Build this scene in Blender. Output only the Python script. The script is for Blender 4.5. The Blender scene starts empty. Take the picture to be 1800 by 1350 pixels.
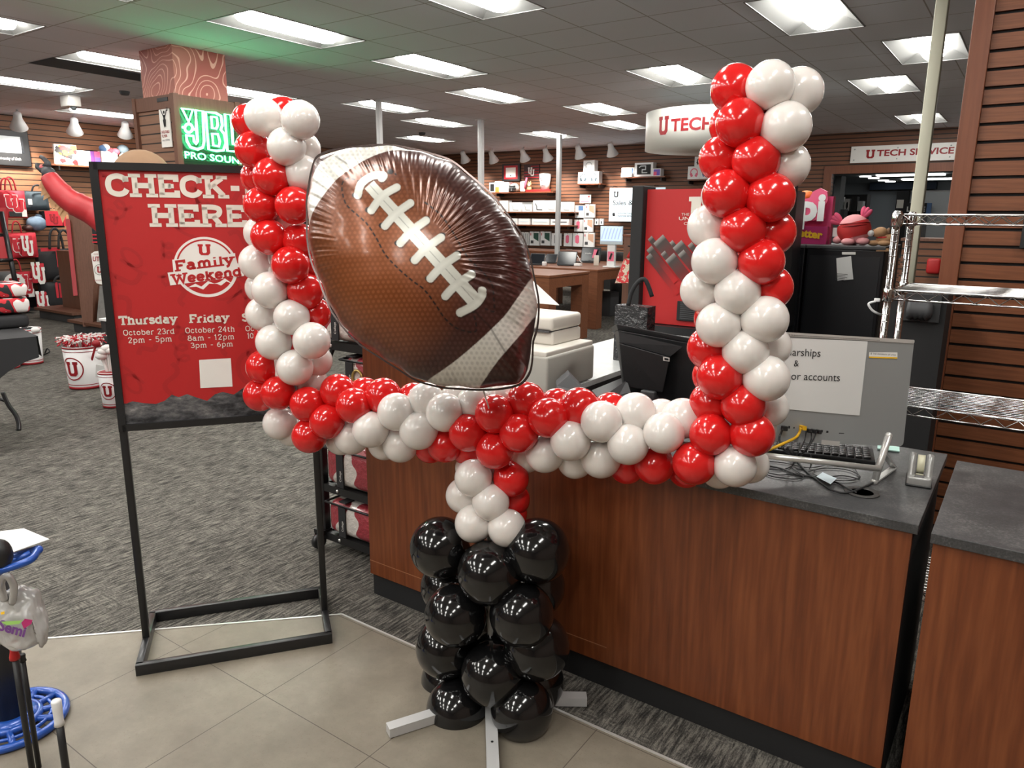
import bpy, bmesh, math, random
import numpy as np
from mathutils import Vector, Matrix
R = random.Random(7)
SC = bpy.context.scene
COL = SC.collection
PI = math.pi

# ------------------------------------------------------------------ camera
FPX, CH = 1298.6, 1.55
YAW, PITCH, ROLL = math.radians(34.9), math.radians(12.654), math.radians(0.465)
fwd = Vector((-math.sin(YAW)*math.cos(PITCH), math.cos(YAW)*math.cos(PITCH), -math.sin(PITCH)))
r0 = Vector((math.cos(YAW), math.sin(YAW), 0)); u0 = r0.cross(fwd)
rgt = math.cos(ROLL)*r0 + math.sin(ROLL)*u0
upv = -math.sin(ROLL)*r0 + math.cos(ROLL)*u0
CAM = Vector((0, 0, CH))
cd = bpy.data.cameras.new('camera'); cam = bpy.data.objects.new('camera', cd); COL.objects.link(cam)
cd.sensor_fit = 'HORIZONTAL'; cd.sensor_width = 36; cd.lens = 36*FPX/1800
cd.clip_start = 0.05; cd.clip_end = 100
cam.matrix_world = Matrix(((rgt.x, upv.x, -fwd.x, 0), (rgt.y, upv.y, -fwd.y, 0), (rgt.z, upv.z, -fwd.z, CH), (0, 0, 0, 1)))
SC.camera = cam
# ------------------------------------------------------------------ world, exposure
w = bpy.data.worlds.new('world'); SC.world = w; w.use_nodes = True
w.node_tree.nodes['Background'].inputs[0].default_value = (0.9, 0.92, 1.0, 1)
w.node_tree.nodes['Background'].inputs[1].default_value = 0.28
SC.view_settings.view_transform = 'Standard'
try: SC.view_settings.look = 'None'
except Exception: pass
SC.view_settings.gamma = 1; SC.view_settings.use_curve_mapping = False
SC.view_settings.exposure = 1.02
SC.cycles.use_denoising = True
SC.cycles.max_bounces = 8
SC.cycles.caustics_reflective = False; SC.cycles.caustics_refractive = False
SC.cycles.sample_clamp_indirect = 6
LAMP = 18.0          # emission of the ceiling lamp lenses

# photo position (1800x1350) to a point of the place: on a level z, a plane Y or X, or at depth D
def ray(x, y): return fwd + rgt*((x-900)/FPX) - upv*((y-675)/FPX)
def PZ(x, y, z=0.0): d = ray(x, y); return CAM + d*((z-CH)/d.z)
def PY(x, y, Y): d = ray(x, y); return CAM + d*(Y/d.y)
def PX(x, y, X): d = ray(x, y); return CAM + d*(X/d.x)
def PD(x, y, D): return CAM + ray(x, y)*D
def PV(P, x, y):
    d = ray(x, y); t = (P.x*fwd.x+P.y*fwd.y)/(d.x*fwd.x+d.y*fwd.y); return CAM + d*t

# ------------------------------------------------------------------ materials
MAT = {}
def new_mat(name):
    m = bpy.data.materials.new(name); m.use_nodes = True; MAT[name] = m
    nt = m.node_tree; return m, nt, nt.nodes['Principled BSDF']
def flat(name, col, rough=0.5, metal=0.0, coat=0.0, emit=None, es=0.0, trans=0.0, sss=0.0, var=0.0, spec=None):
    if name in MAT: return MAT[name]
    m, nt, b = new_mat(name)
    b.inputs['Base Color'].default_value = (*col, 1); b.inputs['Roughness'].default_value = rough
    b.inputs['Metallic'].default_value = metal; b.inputs['Coat Weight'].default_value = coat
    if spec is not None: b.inputs['Specular IOR Level'].default_value = spec
    if trans: b.inputs['Transmission Weight'].default_value = trans
    if sss:
        b.inputs['Subsurface Weight'].default_value = sss; b.inputs['Subsurface Radius'].default_value = (.03, .02, .02); b.inputs['Subsurface Scale'].default_value = .6
    if emit: b.inputs['Emission Color'].default_value = (*emit, 1); b.inputs['Emission Strength'].default_value = es
    if var:
        n = nt.nodes.new('ShaderNodeTexNoise'); n.inputs['Scale'].default_value = 14; n.inputs['Detail'].default_value = 5
        tc = nt.nodes.new('ShaderNodeTexCoord'); nt.links.new(tc.outputs['Object'], n.inputs['Vector'])
        mx = nt.nodes.new('ShaderNodeMix'); mx.data_type = 'RGBA'
        mx.inputs[6].default_value = (*[c*(1-var) for c in col], 1); mx.inputs[7].default_value = (*[min(1, c*(1+var)) for c in col], 1)
        nt.links.new(n.outputs['Fac'], mx.inputs[0]); nt.links.new(mx.outputs[2], b.inputs['Base Color'])
    return m
def nd(nt, t, **kw):
    n = nt.nodes.new(t)
    for k, v in kw.items():
        if k.startswith('i_'): n.inputs[int(k[2:])].default_value = v
        else: setattr(n, k, v)
    return n
def math_n(nt, op, a, b=None, c=None):
    n = nt.nodes.new('ShaderNodeMath'); n.operation = op
    for i, v in enumerate((a, b, c)):
        if v is None: continue
        if isinstance(v, (int, float)): n.inputs[i].default_value = v
        else: nt.links.new(v, n.inputs[i])
    return n.outputs[0]
def mixc(nt, fac, a, b):
    n = nt.nodes.new('ShaderNodeMix'); n.data_type = 'RGBA'
    for s, v in ((0, fac), (6, a), (7, b)):
        if isinstance(v, (int, float)): n.inputs[s].default_value = v
        elif isinstance(v, tuple): n.inputs[s].default_value = (*v, 1)
        else: nt.links.new(v, n.inputs[s])
    return n.outputs[2]
def coords(nt, scale=(1, 1, 1), kind='Object'):
    tc = nt.nodes.new('ShaderNodeTexCoord'); mp = nt.nodes.new('ShaderNodeMapping'); mp.inputs['Scale'].default_value = scale
    nt.links.new(tc.outputs[kind], mp.inputs['Vector']); return mp.outputs['Vector']
def noise(nt, vec, scale, detail=4, rough=0.6):
    n = nt.nodes.new('ShaderNodeTexNoise'); n.inputs['Scale'].default_value = scale; n.inputs['Detail'].default_value = detail
    n.inputs['Roughness'].default_value = rough; nt.links.new(vec, n.inputs['Vector']); return n.outputs['Fac']
def ramp(nt, fac, stops):
    n = nt.nodes.new('ShaderNodeValToRGB'); e = n.color_ramp.elements
    while len(e) < len(stops): e.new(0.5)
    for i, (p, c) in enumerate(stops): e[i].position = p; e[i].color = (*c, 1)
    nt.links.new(fac, n.inputs['Fac']); return n.outputs['Color']
def geo_xyz(nt):
    g = nt.nodes.new('ShaderNodeNewGeometry'); s = nt.nodes.new('ShaderNodeSeparateXYZ'); nt.links.new(g.outputs['Position'], s.inputs[0]); return s.outputs, g.outputs['Position']
def line_mask(nt, v, off, pitch, half):
    t = math_n(nt, 'FRACT', math_n(nt, 'ADD', math_n(nt, 'DIVIDE', math_n(nt, 'SUBTRACT', v, off), pitch), 0.5))
    return math_n(nt, 'LESS_THAN', math_n(nt, 'ABSOLUTE', math_n(nt, 'SUBTRACT', t, 0.5)), half/pitch)

def wood(name, c1, c2, c3, scale=(9, 9, .55), rough=0.38, spec=None):
    m, nt, b = new_mat(name)
    v = coords(nt, scale); f1 = noise(nt, v, 2.2, 3, .5)
    wv = nd(nt, 'ShaderNodeTexWave', wave_type='BANDS', bands_direction='DIAGONAL'); wv.inputs['Scale'].default_value = 2.0; wv.inputs['Distortion'].default_value = 9; wv.inputs['Detail'].default_value = 4; wv.inputs['Detail Scale'].default_value = 1.6
    nt.links.new(v, wv.inputs['Vector'])
    v2 = coords(nt, tuple(s*14 for s in scale)); f2 = noise(nt, v2, 1.0, 2, .5)
    f = math_n(nt, 'ADD', math_n(nt, 'MULTIPLY', wv.outputs['Fac'], .16), math_n(nt, 'ADD', math_n(nt, 'MULTIPLY', f1, .44), math_n(nt, 'MULTIPLY', f2, .44)))
    nt.links.new(ramp(nt, f, [(.25, c1), (.5, c2), (.8, c3)]), b.inputs['Base Color'])
    b.inputs['Roughness'].default_value = rough
    if spec is not None: b.inputs['Specular IOR Level'].default_value = spec
    return m
wood('counter_wood', (.104, .026, .0083), (.165, .044, .0138), (.24, .074, .0245), (7, 7, .42), .36)
wood('slat_wood', (.13, .042, .017), (.185, .062, .025), (.25, .09, .038), (.7, .7, 14), .42)
wood('edge_wood', (.15, .045, .02), (.18, .056, .025), (.21, .07, .032), (8, 8, .5), .4)
wood('table_wood', (.14, .048, .022), (.19, .067, .03), (.24, .088, .04), (1, 6, 6), .4)
wood('gondola_wood', (.11, .045, .027), (.14, .06, .036), (.17, .075, .047), (8, 8, .5), .5)
# wall of wood slats with dark grooves, every 7.6 cm or 10 cm
def slatwall(name, pitch, cols, groove=.006):
    m, nt, b = new_mat(name)
    (x, y, z), pos = geo_xyz(nt)
    mp = nd(nt, 'ShaderNodeMapping'); mp.inputs['Scale'].default_value = (1.1, 1.1, 18); nt.links.new(pos, mp.inputs['Vector'])
    c = ramp(nt, noise(nt, mp.outputs[0], 2, 4, .6), [(.3, cols[0]), (.7, cols[1])])
    g = line_mask(nt, z, 0.03, pitch, groove)
    nt.links.new(mixc(nt, g, c, (.012, .008, .006)), b.inputs['Base Color'])
    b.inputs['Roughness'].default_value = .55
    bp = nd(nt, 'ShaderNodeBump'); bp.inputs['Distance'].default_value = .01; nt.links.new(math_n(nt, 'SUBTRACT', 1.0, g), bp.inputs['Height']); nt.links.new(bp.outputs[0], b.inputs['Normal'])
    return m
slatwall('slatwall_back', .0762, ((.15, .058, .028), (.21, .085, .043)), .008)
slatwall('slatwall_left', .09, ((.25, .11, .055), (.33, .155, .08)), .007)
slatwall('slatwall_column', .088, ((.20, .10, .06), (.26, .135, .085)), .006)
# carpet
m, nt, b = new_mat('carpet')
(x, y, z), pos = geo_xyz(nt)
def cn(sc, s, d=3):
    mp = nd(nt, 'ShaderNodeMapping'); mp.inputs['Scale'].default_value = sc; nt.links.new(pos, mp.inputs['Vector']); return noise(nt, mp.outputs[0], s, d, .7)
a1 = cn((105, 11, 1), 1.0); a2 = cn((12, 105, 1), 1.0); pat = cn((4.5, 3, 1), 1.2, 3); fine = cn((260, 130, 1), 1.0, 1)
sel = math_n(nt, 'MULTIPLY', math_n(nt, 'GREATER_THAN', pat, .58), .55)
wv = math_n(nt, 'ADD', math_n(nt, 'MULTIPLY', a1, math_n(nt, 'SUBTRACT', 1.0, sel)), math_n(nt, 'MULTIPLY', a2, sel))
tot = math_n(nt, 'ADD', math_n(nt, 'MULTIPLY', wv, .72), math_n(nt, 'ADD', math_n(nt, 'MULTIPLY', fine, .22), math_n(nt, 'MULTIPLY', pat, .12)))
nt.links.new(ramp(nt, tot, [(.43, (.028, .0262, .024)), (.53, (.091, .085, .076)), (.63, (.21, .195, .17))]), b.inputs['Base Color'])
b.inputs['Roughness'].default_value = .95; b.inputs['Specular IOR Level'].default_value = .15
# floor tile
T0 = PZ(465.3, 1223.4); TP = .488
m, nt, b = new_mat('floor_tile')
(x, y, z), pos = geo_xyz(nt)
mp = nd(nt, 'ShaderNodeMapping'); mp.inputs['Scale'].default_value = (1, 1, 1); nt.links.new(pos, mp.inputs['Vector'])
c = ramp(nt, noise(nt, mp.outputs[0], 3.2, 8, .68), [(.3, (.155, .131, .100)), (.52, (.208, .180, .140)), (.75, (.275, .242, .192))])
fl = noise(nt, mp.outputs[0], 160, 2, .5)
c = mixc(nt, math_n(nt, 'MULTIPLY', math_n(nt, 'GREATER_THAN', fl, .66), .35), c, (.16, .12, .08))
g = math_n(nt, 'MAXIMUM', line_mask(nt, x, T0.x, TP, .0014), line_mask(nt, y, T0.y, TP, .0014))
nt.links.new(mixc(nt, g, c, (.07, .055, .042)), b.inputs['Base Color'])
b.inputs['Roughness'].default_value = .42; b.inputs['Specular IOR Level'].default_value = .4
# ceiling tile
m, nt, b = new_mat('ceiling_tile')
(x, y, z), pos = geo_xyz(nt)
g = math_n(nt, 'MAXIMUM', line_mask(nt, x, -5.80, .612, .0055), line_mask(nt, y, 3.90, .612, .0055))
sp = noise(nt, pos, 220, 2, .6)
c = ramp(nt, sp, [(.35, (.78, .82, .90)), (.6, (.84, .88, .95))])
nt.links.new(mixc(nt, g, c, (.42, .42, .43)), b.inputs['Base Color']); b.inputs['Roughness'].default_value = .9
# speckled counter laminate
def laminate(name, c1, c2, c3, rough):
    m, nt, b = new_mat(name)
    (x, y, z), pos = geo_xyz(nt)
    f = math_n(nt, 'ADD', math_n(nt, 'MULTIPLY', noise(nt, pos, 9, 5, .6), .5), math_n(nt, 'MULTIPLY', noise(nt, pos, 170, 3, .7), .5))
    nt.links.new(ramp(nt, f, [(.36, c1), (.52, c2), (.66, c3)]), b.inputs['Base Color']); b.inputs['Roughness'].default_value = rough
laminate('laminate_dark', (.030, .030, .032), (.058, .058, .060), (.15, .148, .145), .38)
laminate('laminate_pale', (.42, .43, .43), (.50, .51, .51), (.58, .59, .58), .35)
m, nt, b = new_mat('rock_print'); v = coords(nt, (7, 7, 16)); f = math_n(nt, 'ADD', math_n(nt, 'MULTIPLY', noise(nt, v, 1.0, 9, .72), .8), math_n(nt, 'MULTIPLY', noise(nt, v, 6, 4, .6), .2))
nt.links.new(ramp(nt, f, [(.40, (.008, .008, .010)), (.50, (.07, .07, .075)), (.58, (.16, .155, .155)), (.68, (.42, .40, .38))]), b.inputs['Base Color']); b.inputs['Roughness'].default_value = .6

flat('black_metal', (.012, .012, .013), .35, .0, .1); flat('black_plastic', (.014, .0145, .016), .42); flat('black_cloth', (.018, .018, .02), .85)
flat('black_matte', (.01, .01, .011), .7); flat('charcoal', (.055, .056, .06), .6); flat('white_paint', (.72, .70, .66), .5)
flat('cream_paint', (.62, .61, .48), .5); flat('pole_paint', (.60, .60, .60), .45); flat('white_paper', (.70, .70, .685), .7)
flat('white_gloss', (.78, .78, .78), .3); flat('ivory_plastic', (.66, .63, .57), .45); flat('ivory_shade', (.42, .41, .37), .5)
flat('wall_dark', (.16, .11, .085), .6); flat('silver', (.41, .435, .44), .42, .55); flat('silver_bright', (.75, .75, .73), .3, .6); flat('chrome', (.52, .51, .50), .07, 1.0)
flat('aluminium', (.56, .56, .56), .35, .25); flat('red_print', (.45, .014, .015), .5); flat('red_deep', (.30, .006, .012), .5); flat('red_dark_print', (.385, .012, .013), .5)
flat('cream_print', (.72, .68, .60), .55); flat('white_print', (.80, .78, .74), .55); flat('dark_print', (.015, .015, .016), .6)
flat('red_cloth', (.50, .02, .035), .8, var=.12); flat('red_fabric_bright', (.62, .03, .05), .75, var=.1); flat('white_cloth', (.72, .70, .68), .85, var=.08)
flat('lens_glow', (.9, .9, .9), .4, emit=(1.0, .985, .93), es=LAMP); flat('pan_white', (.20, .20, .195), .45)
flat('downlight_glow', (.9, .9, .9), .4, emit=(1.0, .985, .95), es=2.2); flat('spot_glow', (.9, .9, .9), .4, emit=(1.0, .97, .9), es=6)
flat('neon_green', (.2, .9, .5), .4, emit=(.12, 1.0, .40), es=6.5); flat('neon_glass', (.05, .25, .12), .2)
flat('tan_cloth', (.42, .24, .12), .8, var=.25); flat('brown_cloth', (.24, .14, .08), .8, var=.1)
flat('pink', (.78, .10, .22), .5); flat('pink_plush', (.80, .36, .38), .95, var=.06); flat('pink_deep', (.70, .10, .20), .9); flat('magenta', (.42, .02, .13), .5)
flat('yellow_print', (.85, .50, .02), .5); flat('blue_gloss', (.02, .09, .42), .25, .15, .3); flat('denim', (.17, .24, .33), .9, var=.4); flat('slate_cloth', (.05, .07, .085), .9)
flat('clear_film', (.85, .87, .88), .12, trans=.55); flat('screen_dark', (.01, .012, .016), .15); flat('screen_blue', (.4, .5, .85), .3, emit=(.45, .58, 1.0), es=.55)
flat('screen_lines', (.7, .75, .95), .3, emit=(.8, .87, 1.0), es=.8); flat('grey_wall', (.36, .40, .43), .8); flat('grey_dark', (.09, .10, .105), .7)
flat('orange_print', (.75, .20, .04), .5); flat('green_print', (.02, .07, .05), .5); flat('tan_print', (.55, .34, .24), .6); flat('rose_print', (.78, .16, .26), .5)
flat('pale_blue', (.62, .74, .80), .4); flat('yellow_cable', (.75, .42, .01), .5); flat('mint_paper', (.45, .68, .62), .7); flat('steel_blue', (.08, .17, .35), .5)
flat('sign_glow', (.62, .76, .82), .4, emit=(.62, .82, .92), es=.30); flat('tv_grey', (.45, .47, .47), .25, emit=(.7, .75, .75), es=.25)
flat('glove', (.03, .03, .035), .55); flat('brown_stripe', (.07, .03, .025), .6); flat('purple_print', (.14, .04, .2), .6); flat('green_leaf_print', (.3, .55, .12), .6)
M = MAT

# ------------------------------------------------------------------ mesh building
class MB:
    """collects shapes; build() links them as ONE mesh object"""
    def __init__(s): s.bm = bmesh.new()
    def _add(s, vs, fs, smooth=False):
        bv = [s.bm.verts.new(v) for v in vs]
        for f in fs:
            try: fc = s.bm.faces.new([bv[i] for i in f]); fc.smooth = smooth
            except ValueError: pass
        return s
    def box(s, a, b, m=None):
        x0, y0, z0 = a; x1, y1, z1 = b
        v = [Vector(p) for p in ((x0, y0, z0), (x1, y0, z0), (x1, y1, z0), (x0, y1, z0), (x0, y0, z1), (x1, y0, z1), (x1, y1, z1), (x0, y1, z1))]
        if m: v = [m @ p for p in v]
        return s._add(v, ((3, 2, 1, 0), (4, 5, 6, 7), (0, 1, 5, 4), (1, 2, 6, 5), (2, 3, 7, 6), (3, 0, 4, 7)))
    def rbox(s, a, b, r=.005, seg=2, m=None, smooth=True):
        t = bmesh.new(); bmesh.ops.create_cube(t, size=1)
        c = [(a[i]+b[i])/2 for i in range(3)]; d = [abs(b[i]-a[i]) for i in range(3)]
        for v in t.verts: v.co = Vector((c[0]+v.co.x*d[0], c[1]+v.co.y*d[1], c[2]+v.co.z*d[2]))
        r = min(r, min(d)*.49)
        bmesh.ops.bevel(t, geom=list(t.edges), offset=r, segments=seg, profile=.5, affect='EDGES')
        return s.take(t, m, smooth)
    def take(s, t, m=None, smooth=True):
        t.verts.index_update(); vs = [(m @ v.co) if m else v.co.copy() for v in t.verts]
        s._add(vs, [[v.index for v in f.verts] for f in t.faces], smooth); t.free(); return s
    def tube(s, pts, r, n=8, closed=False, caps=True):
        pts = [Vector(p) for p in pts]; k = len(pts); rs = r if isinstance(r, (list, tuple)) else [r]*k
        vs = []; prev = None
        for i, p in enumerate(pts):
            if closed: d = pts[(i+1) % k]-pts[i-1]
            else: d = pts[min(i+1, k-1)]-pts[max(i-1, 0)]
            d.normalize()
            if prev is None: a = d.orthogonal().normalized()
            else:
                a = prev - d*prev.dot(d)
                a = a.normalized() if a.length > 1e-6 else d.orthogonal().normalized()
            prev = a; b = d.cross(a)
            for j in range(n): t = 2*PI*j/n; vs.append(p + (a*math.cos(t)+b*math.sin(t))*rs[i])
        fs = []
        for i in range(k if closed else k-1):
            q = (i+1) % k
            for j in range(n): fs.append((i*n+j, i*n+(j+1) % n, q*n+(j+1) % n, q*n+j))
        if caps and not closed: fs += [tuple(range(n))[::-1], tuple((k-1)*n+j for j in range(n))]
        return s._add(vs, fs, n > 4)
    def bar(s, p, q, w, h=None, up=(0, 0, 1)):
        """square bar from p to q"""
        p, q = Vector(p), Vector(q); d = (q-p).normalized(); u = Vector(up)
        if abs(d.dot(u)) > .99: u = Vector((1, 0, 0))
        a = d.cross(u).normalized(); b = a.cross(d); h = h or w
        vs = [c+a*(x*w/2)+b*(y*h/2) for c in (p, q) for x, y in ((-1, -1), (1, -1), (1, 1), (-1, 1))]
        return s._add(vs, ((0, 1, 2, 3), (7, 6, 5, 4), (0, 4, 5, 1), (1, 5, 6, 2), (2, 6, 7, 3), (3, 7, 4, 0)))
    def lathe(s, prof, n=32, m=None, smooth=True):
        """prof: (radius, z) list turned about z"""
        vs = []; fs = []
        for r, z in prof:
            for j in range(n): t = 2*PI*j/n; vs.append(Vector((r*math.cos(t), r*math.sin(t), z)))
        for i in range(len(prof)-1):
            for j in range(n): fs.append((i*n+j, i*n+(j+1) % n, (i+1)*n+(j+1) % n, (i+1)*n+j))
        fs += [tuple(range(n))[::-1], tuple((len(prof)-1)*n+j for j in range(n))]
        if m: vs = [m @ v for v in vs]
        return s._add(vs, fs, smooth)
    def ball(s, c, rad, seg=20, rings=12, rot=None):
        t = bmesh.new(); bmesh.ops.create_uvsphere(t, u_segments=seg, v_segments=rings, radius=1)
        rad = rad if isinstance(rad, (tuple, list)) else (rad,)*3
        mm = Matrix.Translation(c) @ (rot or Matrix()) @ Matrix.Diagonal((*rad, 1))
        return s.take(t, mm, True)
    def prism(s, poly, fr, th=.002, z0=0.0):
        """flat polygon (2D list) in frame fr=(origin,right,up) given thickness th along the normal right x up"""
        o, rx, uy = fr; n = rx.cross(uy)
        t = bmesh.new(); vs = [t.verts.new(o+rx*x+uy*y+n*(z0+th)) for x, y in poly]
        f = t.faces.new(vs)
        if th > 0:
            k = len(poly); lo = [t.verts.new(o+rx*x+uy*y+n*z0) for x, y in poly]
            for i in range(k): t.faces.new((vs[i], lo[i], lo[(i+1) % k], vs[(i+1) % k]))
        t.normal_update()
        bmesh.ops.triangulate(t, faces=[f])
        bmesh.ops.recalc_face_normals(t, faces=list(t.faces)) if th > 0 else None
        return s.take(t, None, False)
    def ribbon(s, pts, wd, fr, z0=.0015, closed=False):
        """flat line of width wd through 2D pts in frame fr"""
        o, rx, uy = fr; n = rx.cross(uy); k = len(pts); pts = [Vector((p[0], p[1])) for p in pts]
        L = []; Rr = []
        for i in range(k):
            a = pts[i]-pts[i-1] if (i > 0 or closed) else pts[1]-pts[0]
            b = pts[(i+1) % k]-pts[i] if (i < k-1 or closed) else a
            if a.length < 1e-9: a = b
            if b.length < 1e-9: b = a
            a = a.normalized(); b = b.normalized(); t = a+b
            t = t.normalized() if t.length > 1e-6 else a
            nn = Vector((-t.y, t.x)); sc = 1/max(.45, abs(nn.dot(Vector((-a.y, a.x)))))
            L.append(pts[i]+nn*(wd/2*sc)); Rr.append(pts[i]-nn*(wd/2*sc))
        vs = [o+rx*p.x+uy*p.y+n*z0 for p in L+Rr]
        return s._add(vs, [(i, k+i, k+(i+1) % k, (i+1) % k) for i in range(k if closed else k-1)])
    def build(s, name, mat, parent=None, loc=None, rotz=None, bevel=None):
        me = bpy.data.meshes.new(name); s.bm.to_mesh(me); s.bm.free()
        if isinstance(mat, str): mat = M[mat]
        me.materials.append(mat); o = bpy.data.objects.new(name, me); COL.objects.link(o)
        if parent is not None: o.parent = parent
        if loc is not None: o.location = loc
        if rotz is not None: o.rotation_euler = (0, 0, rotz)
        if bevel: bv = o.modifiers.new('b', 'BEVEL'); bv.width = bevel; bv.segments = 2; bv.limit_method = 'ANGLE'
        return o
def thing(name, label, cat, loc=(0, 0, 0), rotz=0.0, group=None):
    o = bpy.data.objects.new(name, None); COL.objects.link(o); o.location = loc; o.rotation_euler = (0, 0, rotz); o.empty_display_size = .1
    return tag(o, label, cat, group)
def tag(o, label, cat, group=None):
    o['label'] = label; o['category'] = cat
    if group: o['group'] = group
    return o
def struct(o): o['kind'] = 'structure'; return o
def frame(loc, rz=0.0): return Matrix.Translation(loc) @ Matrix.Rotation(rz, 4, 'Z')
def V(*a): return Vector(a)
def loc_fr(fr, o):
    """world frame to the local frame of thing o (moved and turned about z)"""
    mi = (Matrix.Translation(o.location) @ Matrix.Rotation(o.rotation_euler.z, 4, 'Z')).inverted(); r3 = mi.to_3x3()
    return (mi @ fr[0], r3 @ fr[1], r3 @ fr[2])
def smooth_pts(p, n=6, closed=False):
    """Catmull-Rom through the points"""
    k = len(p); out = []; p = [Vector(q) for q in p]
    for i in range(k if closed else k-1):
        a = p[i-1] if (i > 0 or closed) else p[0]; b = p[i]; c = p[(i+1) % k]; d = p[(i+2) % k] if (i+2 < k or closed) else p[k-1]
        for j in range(n):
            t = j/n; out.append(.5*((2*b)+(c-a)*t+(2*a-5*b+4*c-d)*t*t+(3*b-a-3*c+d)*t**3))
    if not closed: out.append(p[-1])
    return out

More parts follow.
